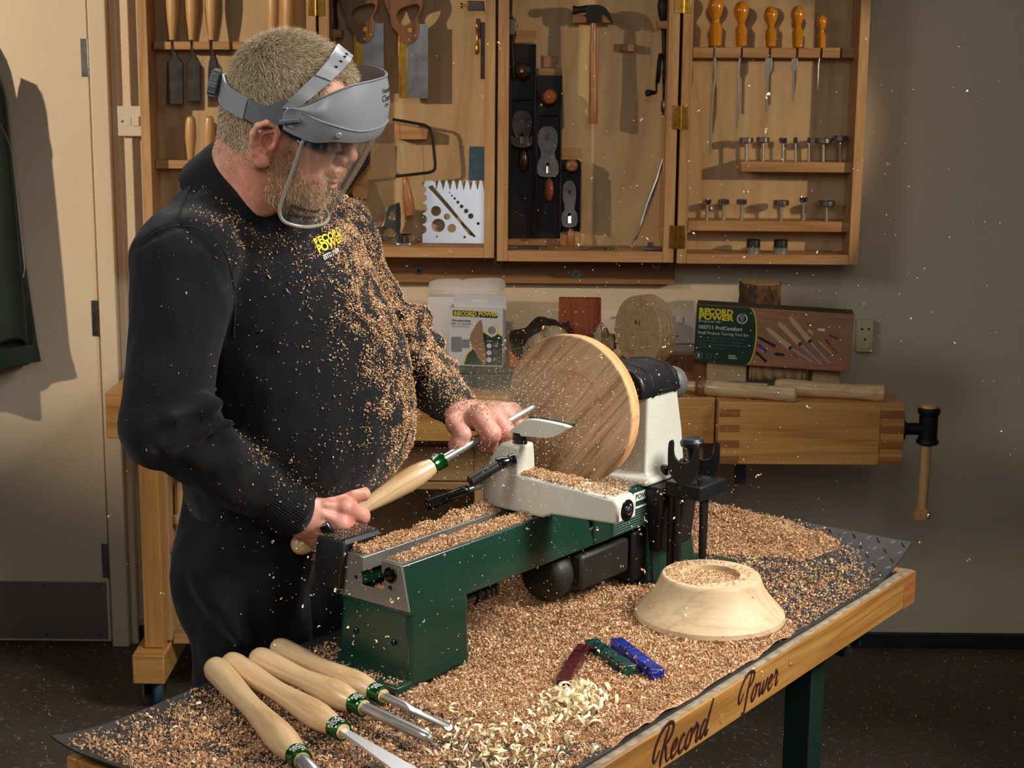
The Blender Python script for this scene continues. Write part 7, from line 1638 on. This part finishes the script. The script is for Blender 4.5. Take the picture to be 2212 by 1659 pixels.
ms2 = N(nt, 'ShaderNodeMixShader'); tc = N(nt, 'ShaderNodeTexCoord'); mp = N(nt, 'ShaderNodeMapping'); mp.inputs['Scale'].default_value = (1, 1, .05); nz = N(nt, 'ShaderNodeTexNoise'); nz.inputs['Scale'].default_value = 160; nz.inputs['Detail'].default_value = 4
nt.links.new(tc.outputs['Object'], mp.inputs[0]); nt.links.new(mp.outputs[0], nz.inputs['Vector']); r_ = ramp(nt, nz.outputs[0], [(.45, (.012, .012, .012, 1)), (.8, (.07, .07, .07, 1))]); nt.links.new(r_.outputs[0], ms2.inputs[0]); nt.links.new(ms.outputs[0], ms2.inputs[1]); nt.links.new(df.outputs[0], ms2.inputs[2]); nt.links.new(ms2.outputs[0], out.inputs['Surface'])
M_['clear'] = m
m, nt, bs = newmat('visor_edge'); bs.inputs['Base Color'].default_value = srgb(178, 174, 160); bs.inputs['Roughness'].default_value = .22; bs.inputs['Metallic'].default_value = .35; M_['vedge'] = m
vt = [(.052, -.091, .040), (.085, -.0925, .040), (.118, -.074, .040), (.142, -.042, .042), (.1535, 0, .044)]
# lower outline with rounded corners: parametrise by side angle
vb = [(.0385, -.086, -.092), (.047, -.0855, -.108), (.068, -.078, -.1165), (.090, -.056, -.1185), (.104, -.028, -.119), (.108, 0, -.119)]
mb = MB(MH); shell(mb, sym(vt), sym(vb), 70, 10, .0012, .003); vs_ = obj('visor', mb, M_['clear'], fs_, sharp=60)
edge = [(.052, -.0915, .040), (.047, -.0905, .0), (.042, -.0885, -.05), (.0385, -.0865, -.085), (.0395, -.0862, -.100), (.047, -.0857, -.111), (.060, -.081, -.1155), (.078, -.069, -.118), (.094, -.048, -.119), (.105, -.024, -.1195), (.108, 0, -.1195)]
mb = MB(MH); mb.tube([Vector(p) for p in cr(sym(edge), 120)], .0029, 10, flat=1.0); obj('visor_edge_bead', mb, M_['vedge'], vs_)
def decal(body, size, o_, nrm, up, m, par, target, bold=0, th=.0003, sx=1.0, align='LEFT', name='lettering'):
    """printed words laid on the surface of target (ray cast along -nrm, world space)"""
    M = np.array(ROOT[target.name]); V = np.array([M[:3, :3] @ np.array(v.co) + M[:3, 3] for v in target.data.vertices]); tree = BVHTree.FromPolygons([tuple(v) for v in V], [tuple(p.vertices) for p in target.data.polygons])
    nrm = Vector(nrm).normalized(); up = Vector(up); up = (up - nrm * up.dot(nrm)).normalized(); xa = up.cross(nrm); o_ = Vector(o_)
    cu = bpy.data.curves.new('tmp', 'FONT'); cu.body = body; cu.size = size; cu.offset = bold; cu.align_x = align; o = bpy.data.objects.new('tmp', cu); me = o.to_mesh(); vs = []
    for v in me.vertices:
        q = o_ + xa * v.co.x * sx + up * v.co.y; h = tree.ray_cast(q + nrm * .15, -nrm); vs.append((h[0] if h[0] else q) + nrm * th)
    mb = MB(); mb.add(vs, [tuple(p.vertices) for p in me.polygons]); o.to_mesh_clear(); bpy.data.objects.remove(o); bpy.data.curves.remove(cu); return obj(name, mb, M_[m], par, smooth=False)
from mathutils.bvhtree import BVHTree
hd_ = lambda v: RH @ A3(v)
decal('Honeywell', .0095, HW(.146, -.030, .106), hd_((.86, -.5, .1)), hd_((-.1, 0, 1)), 'pblack', gd, gd, .0002, align='LEFT')
decal('Clearways', .0125, HW(.148, -.033, .094), hd_((.86, -.5, .1)), hd_((-.1, 0, 1)), 'pblack', gd, gd, .0002)
decal('CB14', .006, HW(.150, -.025, .086), hd_((.86, -.5, .1)), hd_((-.1, 0, 1)), 'pblack', gd, gd, .0001)
decal('Honeywell', .0100, HW(.054, -.09, -.088), hd_((.25, -1, 0)), hd_((.10, 0, 1)), 'pblack', vs_, vs_, .0002)
decal('Clearways', .0100, HW(.052, -.09, -.100), hd_((.25, -1, 0)), hd_((.10, 0, 1)), 'pblack', vs_, vs_, .0002)
# safety glasses under the shield
sg_ = thing('safety_glasses', 'blue framed safety glasses worn under the face shield', 'glasses', HW(.09, 0, .02))
M_['navy'] = plain('navy_plastic', srgb(28, 40, 84), .3)
for s_ in (-1, 1):
    mb = MB(MH); 
    T = [(.004, s_ * .0835, .034), (.03, s_ * .0845, .030), (.055, s_ * .0815, .023), (.085, s_ * .069, .020)]; B = [(.004, s_ * .0835, .028), (.03, s_ * .0845, .020), (.055, s_ * .0815, .010), (.085, s_ * .069, .008)]
    shell(mb, T, B, 16, 2, .002, ctr=(.02, 0, 0)); tp = obj('temple_arm', mb, M_['navy'], sg_)
M_['lens'] = M_['clear']
lt = [(.085, -.068, .028), (.105, -.054, .027), (.118, -.028, .026), (.119, 0, .024)]; lb = [(.085, -.068, -.002), (.104, -.053, -.008), (.117, -.028, -.008), (.119, 0, .010)]
mb = MB(MH); shell(mb, sym(lt), sym(lb), 40, 3, .0014); obj('lens', mb, M_['lens'], sg_)
mb = MB(MH); mb.tube([Vector(p) for p in cr(sym(lt), 50)], .0016, 8); obj('lens_frame', mb, M_['navy'], sg_)
mb = MB(MH); mb.text('i-vo', .007, (.040, -.0862, .0145), Vector((.95, .10, -.20)).normalized(), Vector((.1, 0, 1)).normalized(), .0002, .0002); obj('lettering', mb, M_['pwhite'], sg_, smooth=False)

# ---------------------------------------------------------------- embroidered logo and seams, laid on the fabric
nl = fv * .55 + A3((0, -.82, 0)); ul = A3((-.22, 0, .97)); 
decal('RECORD', .0135, Y(733, 547, 2.33), nl, ul, 'yellow', sw, sw, .0005, .0020, 1.15, name='embroidery'); decal('POWER', .0145, Y(737, 562, 2.33), nl, ul, 'yellow', sw, sw, .0005, .0020, 1.2, name='embroidery'); decal('ESTD 1909', .0080, Y(747, 576, 2.33), nl, ul, 'pwhite', sw, sw, .0002, .0020, name='embroidery')
M_['seam'] = plain('seam_black', srgb(8, 8, 9), .9)
_sb = BVHTree.FromPolygons([tuple(p) for p in sP], [tuple(int(x) for x in q) for q in sQ])
for line in ([(378, 487), (425, 492), (462, 512), (488, 548), (503, 600), (508, 660), (505, 730)], [(300, 535), (318, 515), (345, 497), (378, 487)], [(378, 487), (392, 450), (412, 405), (432, 366)]):
    pts = []
    for a, b in smoothpoly(line, 3, False):
        d_ = _ray(a, b).normalized(); h = _sb.ray_cast(Vector((0, 0, H)), d_)
        if h[0]: pts.append(h[0])
    mb = MB(); mb.tube(pts, .0014, 6); obj('seam', mb, M_['seam'], sw)
print('head ok')
# ---------------------------------------------------------------- shavings
def shavemat(name, cols, tr=.15, rough=.55):
    m, nt, bs = newmat(name); ge = N(nt, 'ShaderNodeNewGeometry'); r = ramp(nt, ge.outputs['Random Per Island'], cols); nt.links.new(r.outputs[0], bs.inputs['Base Color']); bs.inputs['Roughness'].default_value = rough; bs.inputs['Specular IOR Level'].default_value = .4; return m
M_['shave'] = shavemat('wood_shavings', [(0, srgb(158, 110, 74)), (.3, srgb(194, 148, 106)), (.7, srgb(210, 168, 124)), (.92, srgb(226, 196, 152)), (1, srgb(242, 222, 186))])
M_['shave_pale'] = shavemat('pale_shavings', [(0, srgb(222, 196, 146)), (.5, srgb(240, 222, 178)), (1, srgb(250, 238, 204))])
M_['shave_blue'] = shavemat('blue_resin_dust', [(0, srgb(40, 50, 170)), (1, srgb(86, 110, 220))])
def frames(n, rng, axis=None, spread=1.0):
    a = rng.normal(size=(n, 3)) if axis is None else axis + rng.normal(size=(n, 3)) * spread
    a /= np.linalg.norm(a, axis=1, keepdims=True) + 1e-9; u = np.cross(a, rng.normal(size=(n, 3))); u /= np.linalg.norm(u, axis=1, keepdims=True) + 1e-9; return a, u, np.cross(a, u)
def curls(C, rng, r=(.0011, .0023), arc=(3.6, 8.5), w=(.0005, .0010), pitch=.0010, seg=6, axis=None, spread=1.0, spiral=.3):
    n = len(C); a, u, v = frames(n, rng, axis, spread); R_ = rng.uniform(*r, n)[:, None]; A_ = rng.uniform(*arc, n)[:, None]; W_ = rng.uniform(*w, n)[:, None]; pt_ = rng.uniform(-1, 1, n)[:, None] * pitch
    V = np.zeros((n, seg + 1, 2, 3))
    for j in range(seg + 1):
        t = j / seg; th = A_ * t; rr = R_ * (1 - spiral * t); c = C + u * rr * np.cos(th) + v * rr * np.sin(th) + a * pt_ * th
        wj = W_ * (1 if 0 < j < seg else .45); V[:, j, 0] = c - a * wj; V[:, j, 1] = c + a * wj
    V = V.reshape(-1, 3); b = (np.arange(n) * (seg + 1) * 2)[:, None]
    Qf = np.concatenate([b + [2 * j, 2 * j + 1, 2 * j + 3, 2 * j + 2] for j in range(seg)], 0); return V, Qf
def joinm(*ms):
    P = []; Q = []; o = 0
    for p, q in ms: P.append(p); Q.append(q + o); o += len(p)
    return np.concatenate(P), np.concatenate(Q)
def inpoly(x, y, poly, soft):
    """soft inside value: 1 deep inside, 0 outside"""
    poly = np.array(poly, float); ins = np.zeros(x.shape, bool); dmin = np.full(x.shape, 1e9); m = len(poly)
    for i in range(m):
        x1, y1 = poly[i]; x2, y2 = poly[(i + 1) % m]; c = ((y1 > y) != (y2 > y)) & (x < (x2 - x1) * (y - y1) / (y2 - y1 + 1e-12) + x1); ins ^= c
        dx, dy = x2 - x1, y2 - y1; t = np.clip(((x - x1) * dx + (y - y1) * dy) / (dx * dx + dy * dy), 0, 1); dmin = np.minimum(dmin, np.hypot(x - x1 - t * dx, y - y1 - t * dy))
    s = np.where(ins, dmin, -dmin); return np.clip(.5 + s / (2 * soft), 0, 1)
CRn = np.array(CR.transposed())
def prjn(P):
    q = (P - A3((0, 0, H))) @ CRn.T; return PX - F * q[:, 0] / q[:, 2], PY + F * q[:, 1] / q[:, 2]
# where the shavings lie on the mat, as outlines in metres on the table (a along the front edge, n inwards)
def TA_(P): 
    out = []
    for px, py in P:
        q = Z(px, py, ZM); v = q - OT; out.append((v.dot(tt), v.dot(tn)))
    return out
dense = TA_([(1000, 1310), (1060, 1250), (1180, 1275), (1400, 1275), (1450, 1260), (1700, 1345), (1690, 1400), (1610, 1425), (1545, 1470), (1440, 1545), (1350, 1600), (1240, 1590), (1130, 1600), (1010, 1560), (900, 1500), (1010, 1440)])
medium = TA_([(180, 1620), (400, 1522), (560, 1460), (700, 1405), (900, 1480), (1010, 1440), (1080, 1250), (1300, 1180), (1480, 1225), (1640, 1290), (1720, 1340), (1710, 1400), (1600, 1450), (1420, 1580), (1290, 1659), (1230, 1720), (420, 1760)])
backp = TA_([(1480, 1120), (1560, 1130), (1700, 1175), (1790, 1200), (1740, 1208), (1620, 1192), (1480, 1185)])
sparse = TA_([(1480, 1120), (1700, 1165), (1860, 1215), (1890, 1270), (1760, 1380), (1640, 1400), (1500, 1300)])
rng = np.random.default_rng(11)
def covmap(a, n):
    return np.maximum.reduce([1.0 * inpoly(a, n, dense, .018), .46 * inpoly(a, n, medium, .025), .8 * inpoly(a, n, backp, .03), .22 * inpoly(a, n, sparse, .02)])
# low-frequency clumping
def vnoise(a, n, s, seed): return np.array([NZ.noise(Vector((x * s, y * s, seed))) for x, y in zip(a, n)])
ga, gn = np.meshgrid(np.linspace(-.01, LT + .01, 180), np.linspace(.016, WT + .008, 76), indexing='ij'); gsh = ga.shape
cv = covmap(ga.ravel(), gn.ravel()); nz_ = vnoise(ga.ravel(), gn.ravel(), 38, 1.0); nz2 = vnoise(ga.ravel(), gn.ravel(), 110, 4.0)
hd = inpoly(ga.ravel(), gn.ravel(), dense, .02); hb = inpoly(ga.ravel(), gn.ravel(), backp, .035)
hgt = -.0012 + .0085 * hd * (.75 + .5 * nz_) + .005 * hb + .0022 * np.clip(cv * 1.8 + nz_ * .9 + nz2 * .5 - .55, 0, 1); hgt = hgt.reshape(gsh)
mz = np.vectorize(mat_z)(ga, gn)
HP_ = np.stack([OT.x + tt.x * ga + tn.x * gn, OT.y + tt.y * ga + tn.y * gn, OT.z + mz + hgt], -1).reshape(-1, 3)
idg = np.arange(HP_.shape[0]).reshape(gsh); HQ_ = np.stack([idg[:-1, :-1], idg[1:, :-1], idg[1:, 1:], idg[:-1, 1:]], -1).reshape(-1, 4)
keep = (hgt.reshape(-1)[HQ_] > -.0009).any(1); HQ_ = HQ_[keep]
m, nt, bs = newmat('shaving_litter'); tc = N(nt, 'ShaderNodeTexCoord'); vo = N(nt, 'ShaderNodeTexVoronoi'); vo.inputs['Scale'].default_value = 330; nt.links.new(tc.outputs['Object'], vo.inputs['Vector'])
sep = N(nt, 'ShaderNodeSeparateColor'); nt.links.new(vo.outputs['Color'], sep.inputs[0]); r_ = ramp(nt, sep.outputs[0], [(0, srgb(112, 76, 48)), (.5, srgb(176, 130, 88)), (1, srgb(214, 172, 126))]); nt.links.new(r_.outputs[0], bs.inputs['Base Color']); bs.inputs['Roughness'].default_value = .8; bump(nt, bs, vo.outputs['Distance'], .8, .003)
M_['litter'] = m
# scattered curls on the mat
def hfield(a, n):
    i = np.clip((a + .01) / (LT + .02) * (gsh[0] - 1), 0, gsh[0] - 1.001); j = np.clip((n - .016) / (WT - .008) * (gsh[1] - 1), 0, gsh[1] - 1.001); i0 = i.astype(int); j0 = j.astype(int); u = i - i0; v = j - j0
    f = lambda G: G[i0, j0] * (1 - u) * (1 - v) + G[i0 + 1, j0] * u * (1 - v) + G[i0, j0 + 1] * (1 - u) * v + G[i0 + 1, j0 + 1] * u * v
    return f(mz) + np.maximum(f(hgt), 0), f(cv.reshape(gsh)), f(nz_.reshape(gsh)), f(nz2.reshape(gsh))
def scatter(n, mode):
    a = rng.uniform(-.01, LT + .005, n); q = rng.uniform(.02, WT + .005, n); z, c, n1, n2 = hfield(a, q); prob = np.clip(c * (1 + 1.1 * n1 + .8 * n2), 0, 1) if mode else np.clip(c * 1.6 * (.5 + 1.6 * n1 + n2), 0, 1)
    k = rng.random(n) < prob; a, q, z = a[k], q[k], z[k]
    # clear ground under the lathe feet, the bowl
    X = OT.x + tt.x * a + tn.x * q; Yq = OT.y + tt.y * a + tn.y * q; P = np.stack([X, Yq, OT.z + z], 1)
    Lc = np.array(ML.inverted()); lx = P @ Lc[:3, :3].T + Lc[:3, 3]; foot = ((lx[:, 0] > -.034) & (lx[:, 0] < .13) & (lx[:, 1] > -.064) & (lx[:, 1] < .08)) | ((lx[:, 0] > .59) & (lx[:, 0] < .75) & (lx[:, 1] > -.075) & (lx[:, 1] < .085))
    bw = np.hypot(P[:, 0] - bc.x, P[:, 1] - bc.y) < .116; return P[~(foot | bw)]
S1 = scatter(125000, 1); S1[:, 2] += rng.uniform(.0003, .0035, len(S1))
S2 = scatter(26000, 0); S2[:, 2] += rng.uniform(.001, .004, len(S2))
S3 = scatter(60000, 1); S3[:, 2] += .0006
tray = thing('table_shavings', 'thick litter of curly orange-tan wood shavings covering the mat', 'shavings', TP(LT / 2, WT / 2, .006))
npmesh('litter_bed', HP_, HQ_, m, tray, kind='stuff')
V, Qf = joinm(curls(S1, rng), curls(S2, rng, (.0025, .0045), (1.5, 5.5), (.0009, .0020), .002, 7), curls(S3, rng, (.0008, .0018), (1.5, 3.5), (.0004, .0009), .0004, 3))
npmesh('fine_curls', V, Qf, M_['shave'], tray, kind='stuff')
pb = scatter(9000, 1); sel = rng.random(len(pb)) < .10 + .25 * (np.abs(((pb[:, 0] - .42) / .12)) < 1); pb = pb[sel]; pb[:, 2] += .003; V, Qf = curls(pb, rng, (.0006, .0014), (1, 2.5), (.0004, .0009), .0003, 3); npmesh('blue_chips', V, Qf, M_['shave_blue'], tray, kind='stuff')
# pale ribbon shavings: heap plus loose ones by the chisels
def ribbons(n, cx, cy, spx, spy, r, w, zz, seed, flatz=True):
    rg = np.random.default_rng(seed); C = []
    for _ in range(n):
        x, y = cx + rg.normal() * spx, cy + rg.normal() * spy; q = Z(x, y, ZM + .004); h = zz * math.exp(-((x - cx) / spx) ** 2 * .5 - ((y - cy) / spy) ** 2 * .5) * rg.random(); C.append((q.x, q.y, q.z + .003 + h))
    return curls(np.array(C), rg, r, (1.8, 5.5), w, .0022, 10, spiral=.45)
V, Qf = joinm(ribbons(170, 1245, 1528, 36, 19, (.007, .014), (.0014, .0030), .030, 3), ribbons(260, 1243, 1532, 40, 22, (.003, .006), (.0006, .0014), .018, 4))
npmesh('pale_shaving_heap', V, Qf, M_['shave_pale'], kind='stuff', label='small heap of pale curly ribbon shavings below the pen blanks', cat='shavings')
V, Qf = joinm(ribbons(150, 1080, 1618, 85, 34, (.004, .010), (.0011, .0024), .005, 6), ribbons(50, 1190, 1560, 60, 28, (.005, .011), (.0010, .0022), .004, 7), ribbons(30, 1010, 1540, 40, 30, (.004, .009), (.0010, .0020), .004, 9), ribbons(26, 1200, 1300, 180, 60, (.003, .006), (.0010, .0020), .003, 10))
npmesh('loose_ribbon_shavings', V, Qf, M_['shave_pale'], kind='stuff', label='loose pale ribbon shavings scattered in front of the gouge tips', cat='shavings')
# on the lathe: rails, banjo, castings
def lbox(n, x0, x1, y0, y1, z, h, edge=.25):
    x = rng.uniform(x0, x1, n); y = rng.uniform(y0, y1, n); fy = np.clip(np.minimum(y - y0, y1 - y) / ((y1 - y0) * edge), .12, 1)
    k = np.array([NZ.noise(Vector((a * 30, b * 30, 2))) for a, b in zip(x, y)]); zz = z + h * fy * (.7 + .8 * k) * rng.uniform(.05, 1, n); P = np.stack([x, y, np.maximum(zz, z + .0005)], 1); Mn = np.array(ML); return P @ Mn[:3, :3].T + Mn[:3, 3]
def ramped(P, x0, x1): 
    Lc = np.array(ML.inverted()); x = (P @ Lc[:3, :3].T + Lc[:3, 3])[:, 0]; return P[rng.random(len(P)) < np.clip((x - x0) / (x1 - x0), .25, 1)]
PL = np.concatenate([ramped(lbox(7000, .012, .302, -.044, -.014, .179, .011), -.05, .14), lbox(7600, .006, .302, .0235, .0525, .1792, .013), lbox(900, .012, .302, .0145, .0215, .1805, .001) [:120], lbox(1200, .306, .350, -.115, .005, .2405, .0045), lbox(500, .30, .35, -.19, -.12, .2385, .0015)[:220],
                     lbox(900, .360, .44, -.045, .05, .179, .006), lbox(500, .45, .57, -.05, .06, .181, .004), lbox(260, .02, .28, -.014, .020, .1285, .006), lbox(150, .004, .03, -.014, .020, .1285, .006), lbox(130, -.028, -.004, -.062, .078, .0138, .0004)])
V, Qf = joinm(curls(PL, rng, (.0012, .0025), (3.2, 8), (.0005, .0011), .001, 6))
npmesh('lathe_shavings', V, Qf, M_['shave'], kind='stuff', label='ridges of curly shavings lying along the lathe bed and banjo', cat='shavings')
n = 1100; an = rng.uniform(0, 6.283, n); rr_ = np.sqrt(rng.random(n)) * .066; PB = np.stack([bc.x - .004 + rr_ * np.cos(an), bc.y + rr_ * np.sin(an), np.where(rr_ < .044, bc.z + .0685, bc.z + .0772) + rng.uniform(0, .0022, n)], 1); PB = PB[(rr_ < .044) | (PB[:, 0] < bc.x - .01) | (rng.random(n) < .25)]
V, Qf = curls(PB, rng, (.0010, .0022), (2, 6), (.0005, .0011), .0008, 5); npmesh('bowl_shavings', V, Qf, M_['shave'], kind='stuff', label='fine shavings lying on the foot of the upturned bowl', cat='shavings')
# chips on the tool blanks and end cover
def surfdust(n, quad, z, jitter=.001):
    P = []
    for _ in range(n):
        u, v = rng.random(), rng.random(); a, b, c, d = [A3(Z(x, y, z)) for x, y in quad]; P.append(a * (1 - u) * (1 - v) + b * u * (1 - v) + c * u * v + d * (1 - u) * v)
    P = np.array(P); P[:, 2] += rng.uniform(0, jitter, n); return P
ec_ = np.array(ML); pe = np.stack([rng.uniform(-.012, .066, 900), rng.uniform(.058, .106, 900), .1975 + rng.uniform(0, .0006, 900)], 1) @ ec_[:3, :3].T + ec_[:3, 3]
tbk = np.concatenate([surfdust(60, ((1325, 1388), (1345, 1384), (1432, 1452), (1412, 1462)), ZM + .0205), surfdust(55, ((1270, 1388), (1290, 1386), (1372, 1444), (1352, 1452)), ZM + .0205), surfdust(12, ((1212, 1470), (1228, 1475), (1272, 1404), (1256, 1400)), ZM + .019)])
V, Qf = joinm(curls(pe, rng, (.0004, .0009), (1, 2.5), (.0002, .0005), .0002, 3), curls(tbk, rng, (.0007, .0016), (1.5, 4), (.0004, .0009), .0004, 4))
npmesh('fine_dust', V, Qf, M_['shave'], kind='stuff', label='fine wood dust on the black end cover and the pen blanks', cat='dust')

# ---- on the clothing
spx, spy = prjn(sP); front = sN @ fv
def seg_d(x, y, pts):
    d = np.full(x.shape, 1e9)
    for (x1, y1), (x2, y2) in zip(pts, pts[1:]):
        dx, dy = x2 - x1, y2 - y1; t = np.clip(((x - x1) * dx + (y - y1) * dy) / (dx * dx + dy * dy), 0, 1); d = np.minimum(d, np.hypot(x - x1 - t * dx, y - y1 - t * dy))
    return d
d1_ = seg_d(spx, spy, [(735, 440), (775, 540), (800, 640), (830, 720), (860, 810), (880, 900)]); d2_ = seg_d(spx, spy, [(470, 450), (600, 540), (700, 560), (740, 640), (790, 730)])
d3_ = seg_d(spx, spy, [(560, 965), (610, 1010), (650, 1070)]); d4_ = seg_d(spx, spy, [(840, 690), (920, 770), (1000, 860)]); d5_ = seg_d(spx, spy, [(885, 860), (875, 960), (845, 1020)])
nearm = sP[:, 1] < 2.56
wd_ = .004 + 1.0 * np.exp(-(d1_ / 52) ** 2) + .16 * np.exp(-(d2_ / 60) ** 2) * nearm + .35 * np.exp(-(d3_ / 26) ** 2) + 2.6 * np.exp(-(d4_ / 55) ** 2) * (sP[:, 1] > 2.55) * (sN[:, 2] > -.25) + .45 * np.exp(-(d5_ / 26) ** 2) + .20 * np.exp(-(d1_ / 125) ** 2) + .012 * (spx > 500) * (spy > 700)
wd_ *= np.clip(.35 + front, .12, 1); clump = np.array([NZ.noise(Vector(p * 45)) + .6 * NZ.noise(Vector(p * 120)) for p in sP]); wd_ *= np.clip(.55 + 1.9 * clump, .04, 3)
def onskin(n, wv, P, Q, Nn, lift=.0012): p, i_, f = tri_sample(P, Q, wv, n, rng); nn = f(Nn); nn /= np.linalg.norm(nn, axis=1, keepdims=True) + 1e-9; return p + nn * lift, nn
p, nn = onskin(34000, wd_, sP, sQ, sN); ax_ = np.cross(nn, rng.normal(size=nn.shape)); V1 = curls(p, rng, (.0011, .0027), (1.0, 3.8), (.0004, .0010), .0008, 5, axis=ax_, spread=.35)
p, nn = onskin(21000, wd_ + .004, sP, sQ, sN, .0006); V2 = curls(p, rng, (.0003, .0009), (1, 2.5), (.0002, .0005), .0002, 2)
p, nn = onskin(260, wd_ + .002, sP, sQ, sN, .003); V3 = curls(p, rng, (.003, .006), (1.5, 5), (.0004, .0008), .0028, 10)
V, Qf = joinm(V1, V2, V3); npmesh('clothing_shavings', V, Qf, M_['shave'], kind='stuff', label='pale shavings stuck all over the front of the black sweatshirt and sleeves', cat='shavings')
# hands, shield, trousers: light sprinkle
hand_w = np.zeros(len(lP)); lx, ly = prjn(lP); lN = vnormals(lP, lQ); hand_w = np.exp(-(seg_d(lx, ly, [(965, 880), (1010, 878), (1060, 872)]) / 16) ** 2) * (lN[:, 2] > .1) + .02
p, nn = onskin(900, hand_w, lP, lQ, lN, .0012); V4 = curls(p, rng, (.0008, .0020), (1.5, 4), (.0004, .0009), .0006, 4)
rN = vnormals(rP, rQ); rx, ry = prjn(rP); p, nn = onskin(45, np.exp(-(seg_d(rx, ry, [(655, 1075), (662, 1100)]) / 10) ** 2) + .004, rP, rQ, rN); V5 = curls(p, rng, (.0010, .0022), (1.5, 4), (.0004, .0008), .0006, 4)
V, Qf = joinm(V4, V5); npmesh('hand_shavings', V, Qf, M_['shave'], kind='stuff', label='fine shavings clinging to both hands and the wrist cuff', cat='shavings')

# ---- flying shavings
fl_l = 'small pale wood shaving flying through the air'
variants = []
for k in range(7):
    V, Qf = curls(np.zeros((1, 3)), np.random.default_rng(40 + k), (.0014, .0030), (3, 8), (.0008, .0018), .0024, 10, spiral=.75)
    me = bpy.data.meshes.new('flying_shaving'); me.from_pydata([tuple(v) for v in V], [], [tuple(int(x) for x in q) for q in Qf]); me.materials.append(M_['shave_pale' if k % 2 else 'shave']); variants.append(me)
rg = np.random.default_rng(77); cnt = 0
zones = [((985, 1450), (700, 1180), (2.2, 2.75), 70), ((560, 1000), (1020, 1500), (1.9, 2.35), 60), ((1000, 1650), (1020, 1500), (1.9, 2.5), 60), ((900, 1700), (80, 720), (2.0, 2.9), 38), ((1450, 2200), (60, 1600), (2.0, 2.9), 40), ((90, 500), (900, 1600), (2.1, 2.8), 14)]
zl = ['flying near the wooden disc', 'falling in front of the black trousers', 'falling in front of the green lathe bed', 'flying in front of the wall cabinets', 'flying in front of the grey wall at the right', 'flying in front of the cream door at the left']
for zi, ((xa_, xb_), (ya_, yb_), (da, db), n) in enumerate(zones):
    for _ in range(n):
        x, y, d_ = rg.uniform(xa_, xb_), rg.uniform(ya_, yb_), rg.uniform(da, db); q = Y(x, y, d_)
        if q.z < .86: continue
        o = bpy.data.objects.new('flying_shaving', variants[rg.integers(7)]); COL.objects.link(o); o.location = q; o.rotation_euler = tuple(rg.uniform(0, 6.28, 3)); s_ = rg.uniform(.45, 1.15) * (1 if rg.random() > .12 else 1.5); o.scale = (s_,) * 3
        _tag(o, 'small pale wood shaving ' + zl[zi], 'shaving', 'shavings ' + zl[zi]); cnt += 1
C = []
for n, (cx, cy), (sx__, sy__), (da, db) in ((1500, (1120, 900), (70, 70), (2.48, 2.66)), (900, (1190, 880), (110, 100), (2.40, 2.62)), (700, (1050, 1000), (130, 120), (2.2, 2.6)), (500, (1300, 1050), (200, 180), (2.0, 2.6)), (350, (800, 1200), (150, 160), (1.95, 2.3)), (500, (1300, 600), (420, 260), (2.1, 2.9))):
    for _ in range(n):
        x, y = cx + rg.normal() * sx__, cy + rg.normal() * sy__; q = Y(x, y, rg.uniform(da, db))
        if q.z > .84: C.append(tuple(q))
C = np.array(C); V, Qf = curls(C, rg, (.0004, .0013), (1.2, 4), (.0002, .0006), .0004, 3)
npmesh('flying_dust', V, Qf, M_['shave_pale'], kind='stuff', label='cloud of tiny wood particles thrown off the disc around the gouge tip', cat='dust')
# thin haze of dust where the gouge cuts
m, nt, bs = newmat('dust_haze'); nt.nodes.remove(bs); vs_c = N(nt, 'ShaderNodeVolumeScatter'); vs_c.inputs['Color'].default_value = srgb(236, 208, 168); vs_c.inputs['Anisotropy'].default_value = .2
tc = N(nt, 'ShaderNodeTexCoord'); ln = N(nt, 'ShaderNodeVectorMath', operation='LENGTH'); dv = N(nt, 'ShaderNodeVectorMath', operation='DIVIDE'); dv.inputs[1].default_value = (.13, .09, .095); nt.links.new(tc.outputs['Object'], dv.inputs[0]); nt.links.new(dv.outputs[0], ln.inputs[0])
mr = N(nt, 'ShaderNodeMapRange'); mr.inputs[1].default_value = 1.0; mr.inputs[2].default_value = .1; mr.inputs[3].default_value = 0; mr.inputs[4].default_value = 2.6; nt.links.new(ln.outputs['Value'], mr.inputs[0]); nt.links.new(mr.outputs[0], vs_c.inputs['Density']); nt.links.new(vs_c.outputs[0], nt.nodes['Material Output'].inputs['Volume'])
hc = Y(1085, 850, 2.56); mb = MB(); mb.sphere(hc, (.13, .09, .095), 24, 16); hz = obj('dust_haze', mb, m, kind='stuff', loc=hc, label='faint haze of fine dust left of the disc above the hand', cat='dust')
# fallen shavings on the floor
n = 2600; fx = rg.uniform(-1.6, 1.7, n); fy = rg.uniform(2.9, 4.55, n) ; C = np.stack([fx, fy, np.full(n, .002)], 1); V, Qf = curls(C, rg, (.0015, .004), (1.5, 5), (.0006, .0014), .001, 4); npmesh('floor_shavings', V, Qf, M_['shave'], kind='stuff', label='scattered shavings lying on the dark workshop floor', cat='shavings')
print('shavings ok', cnt)
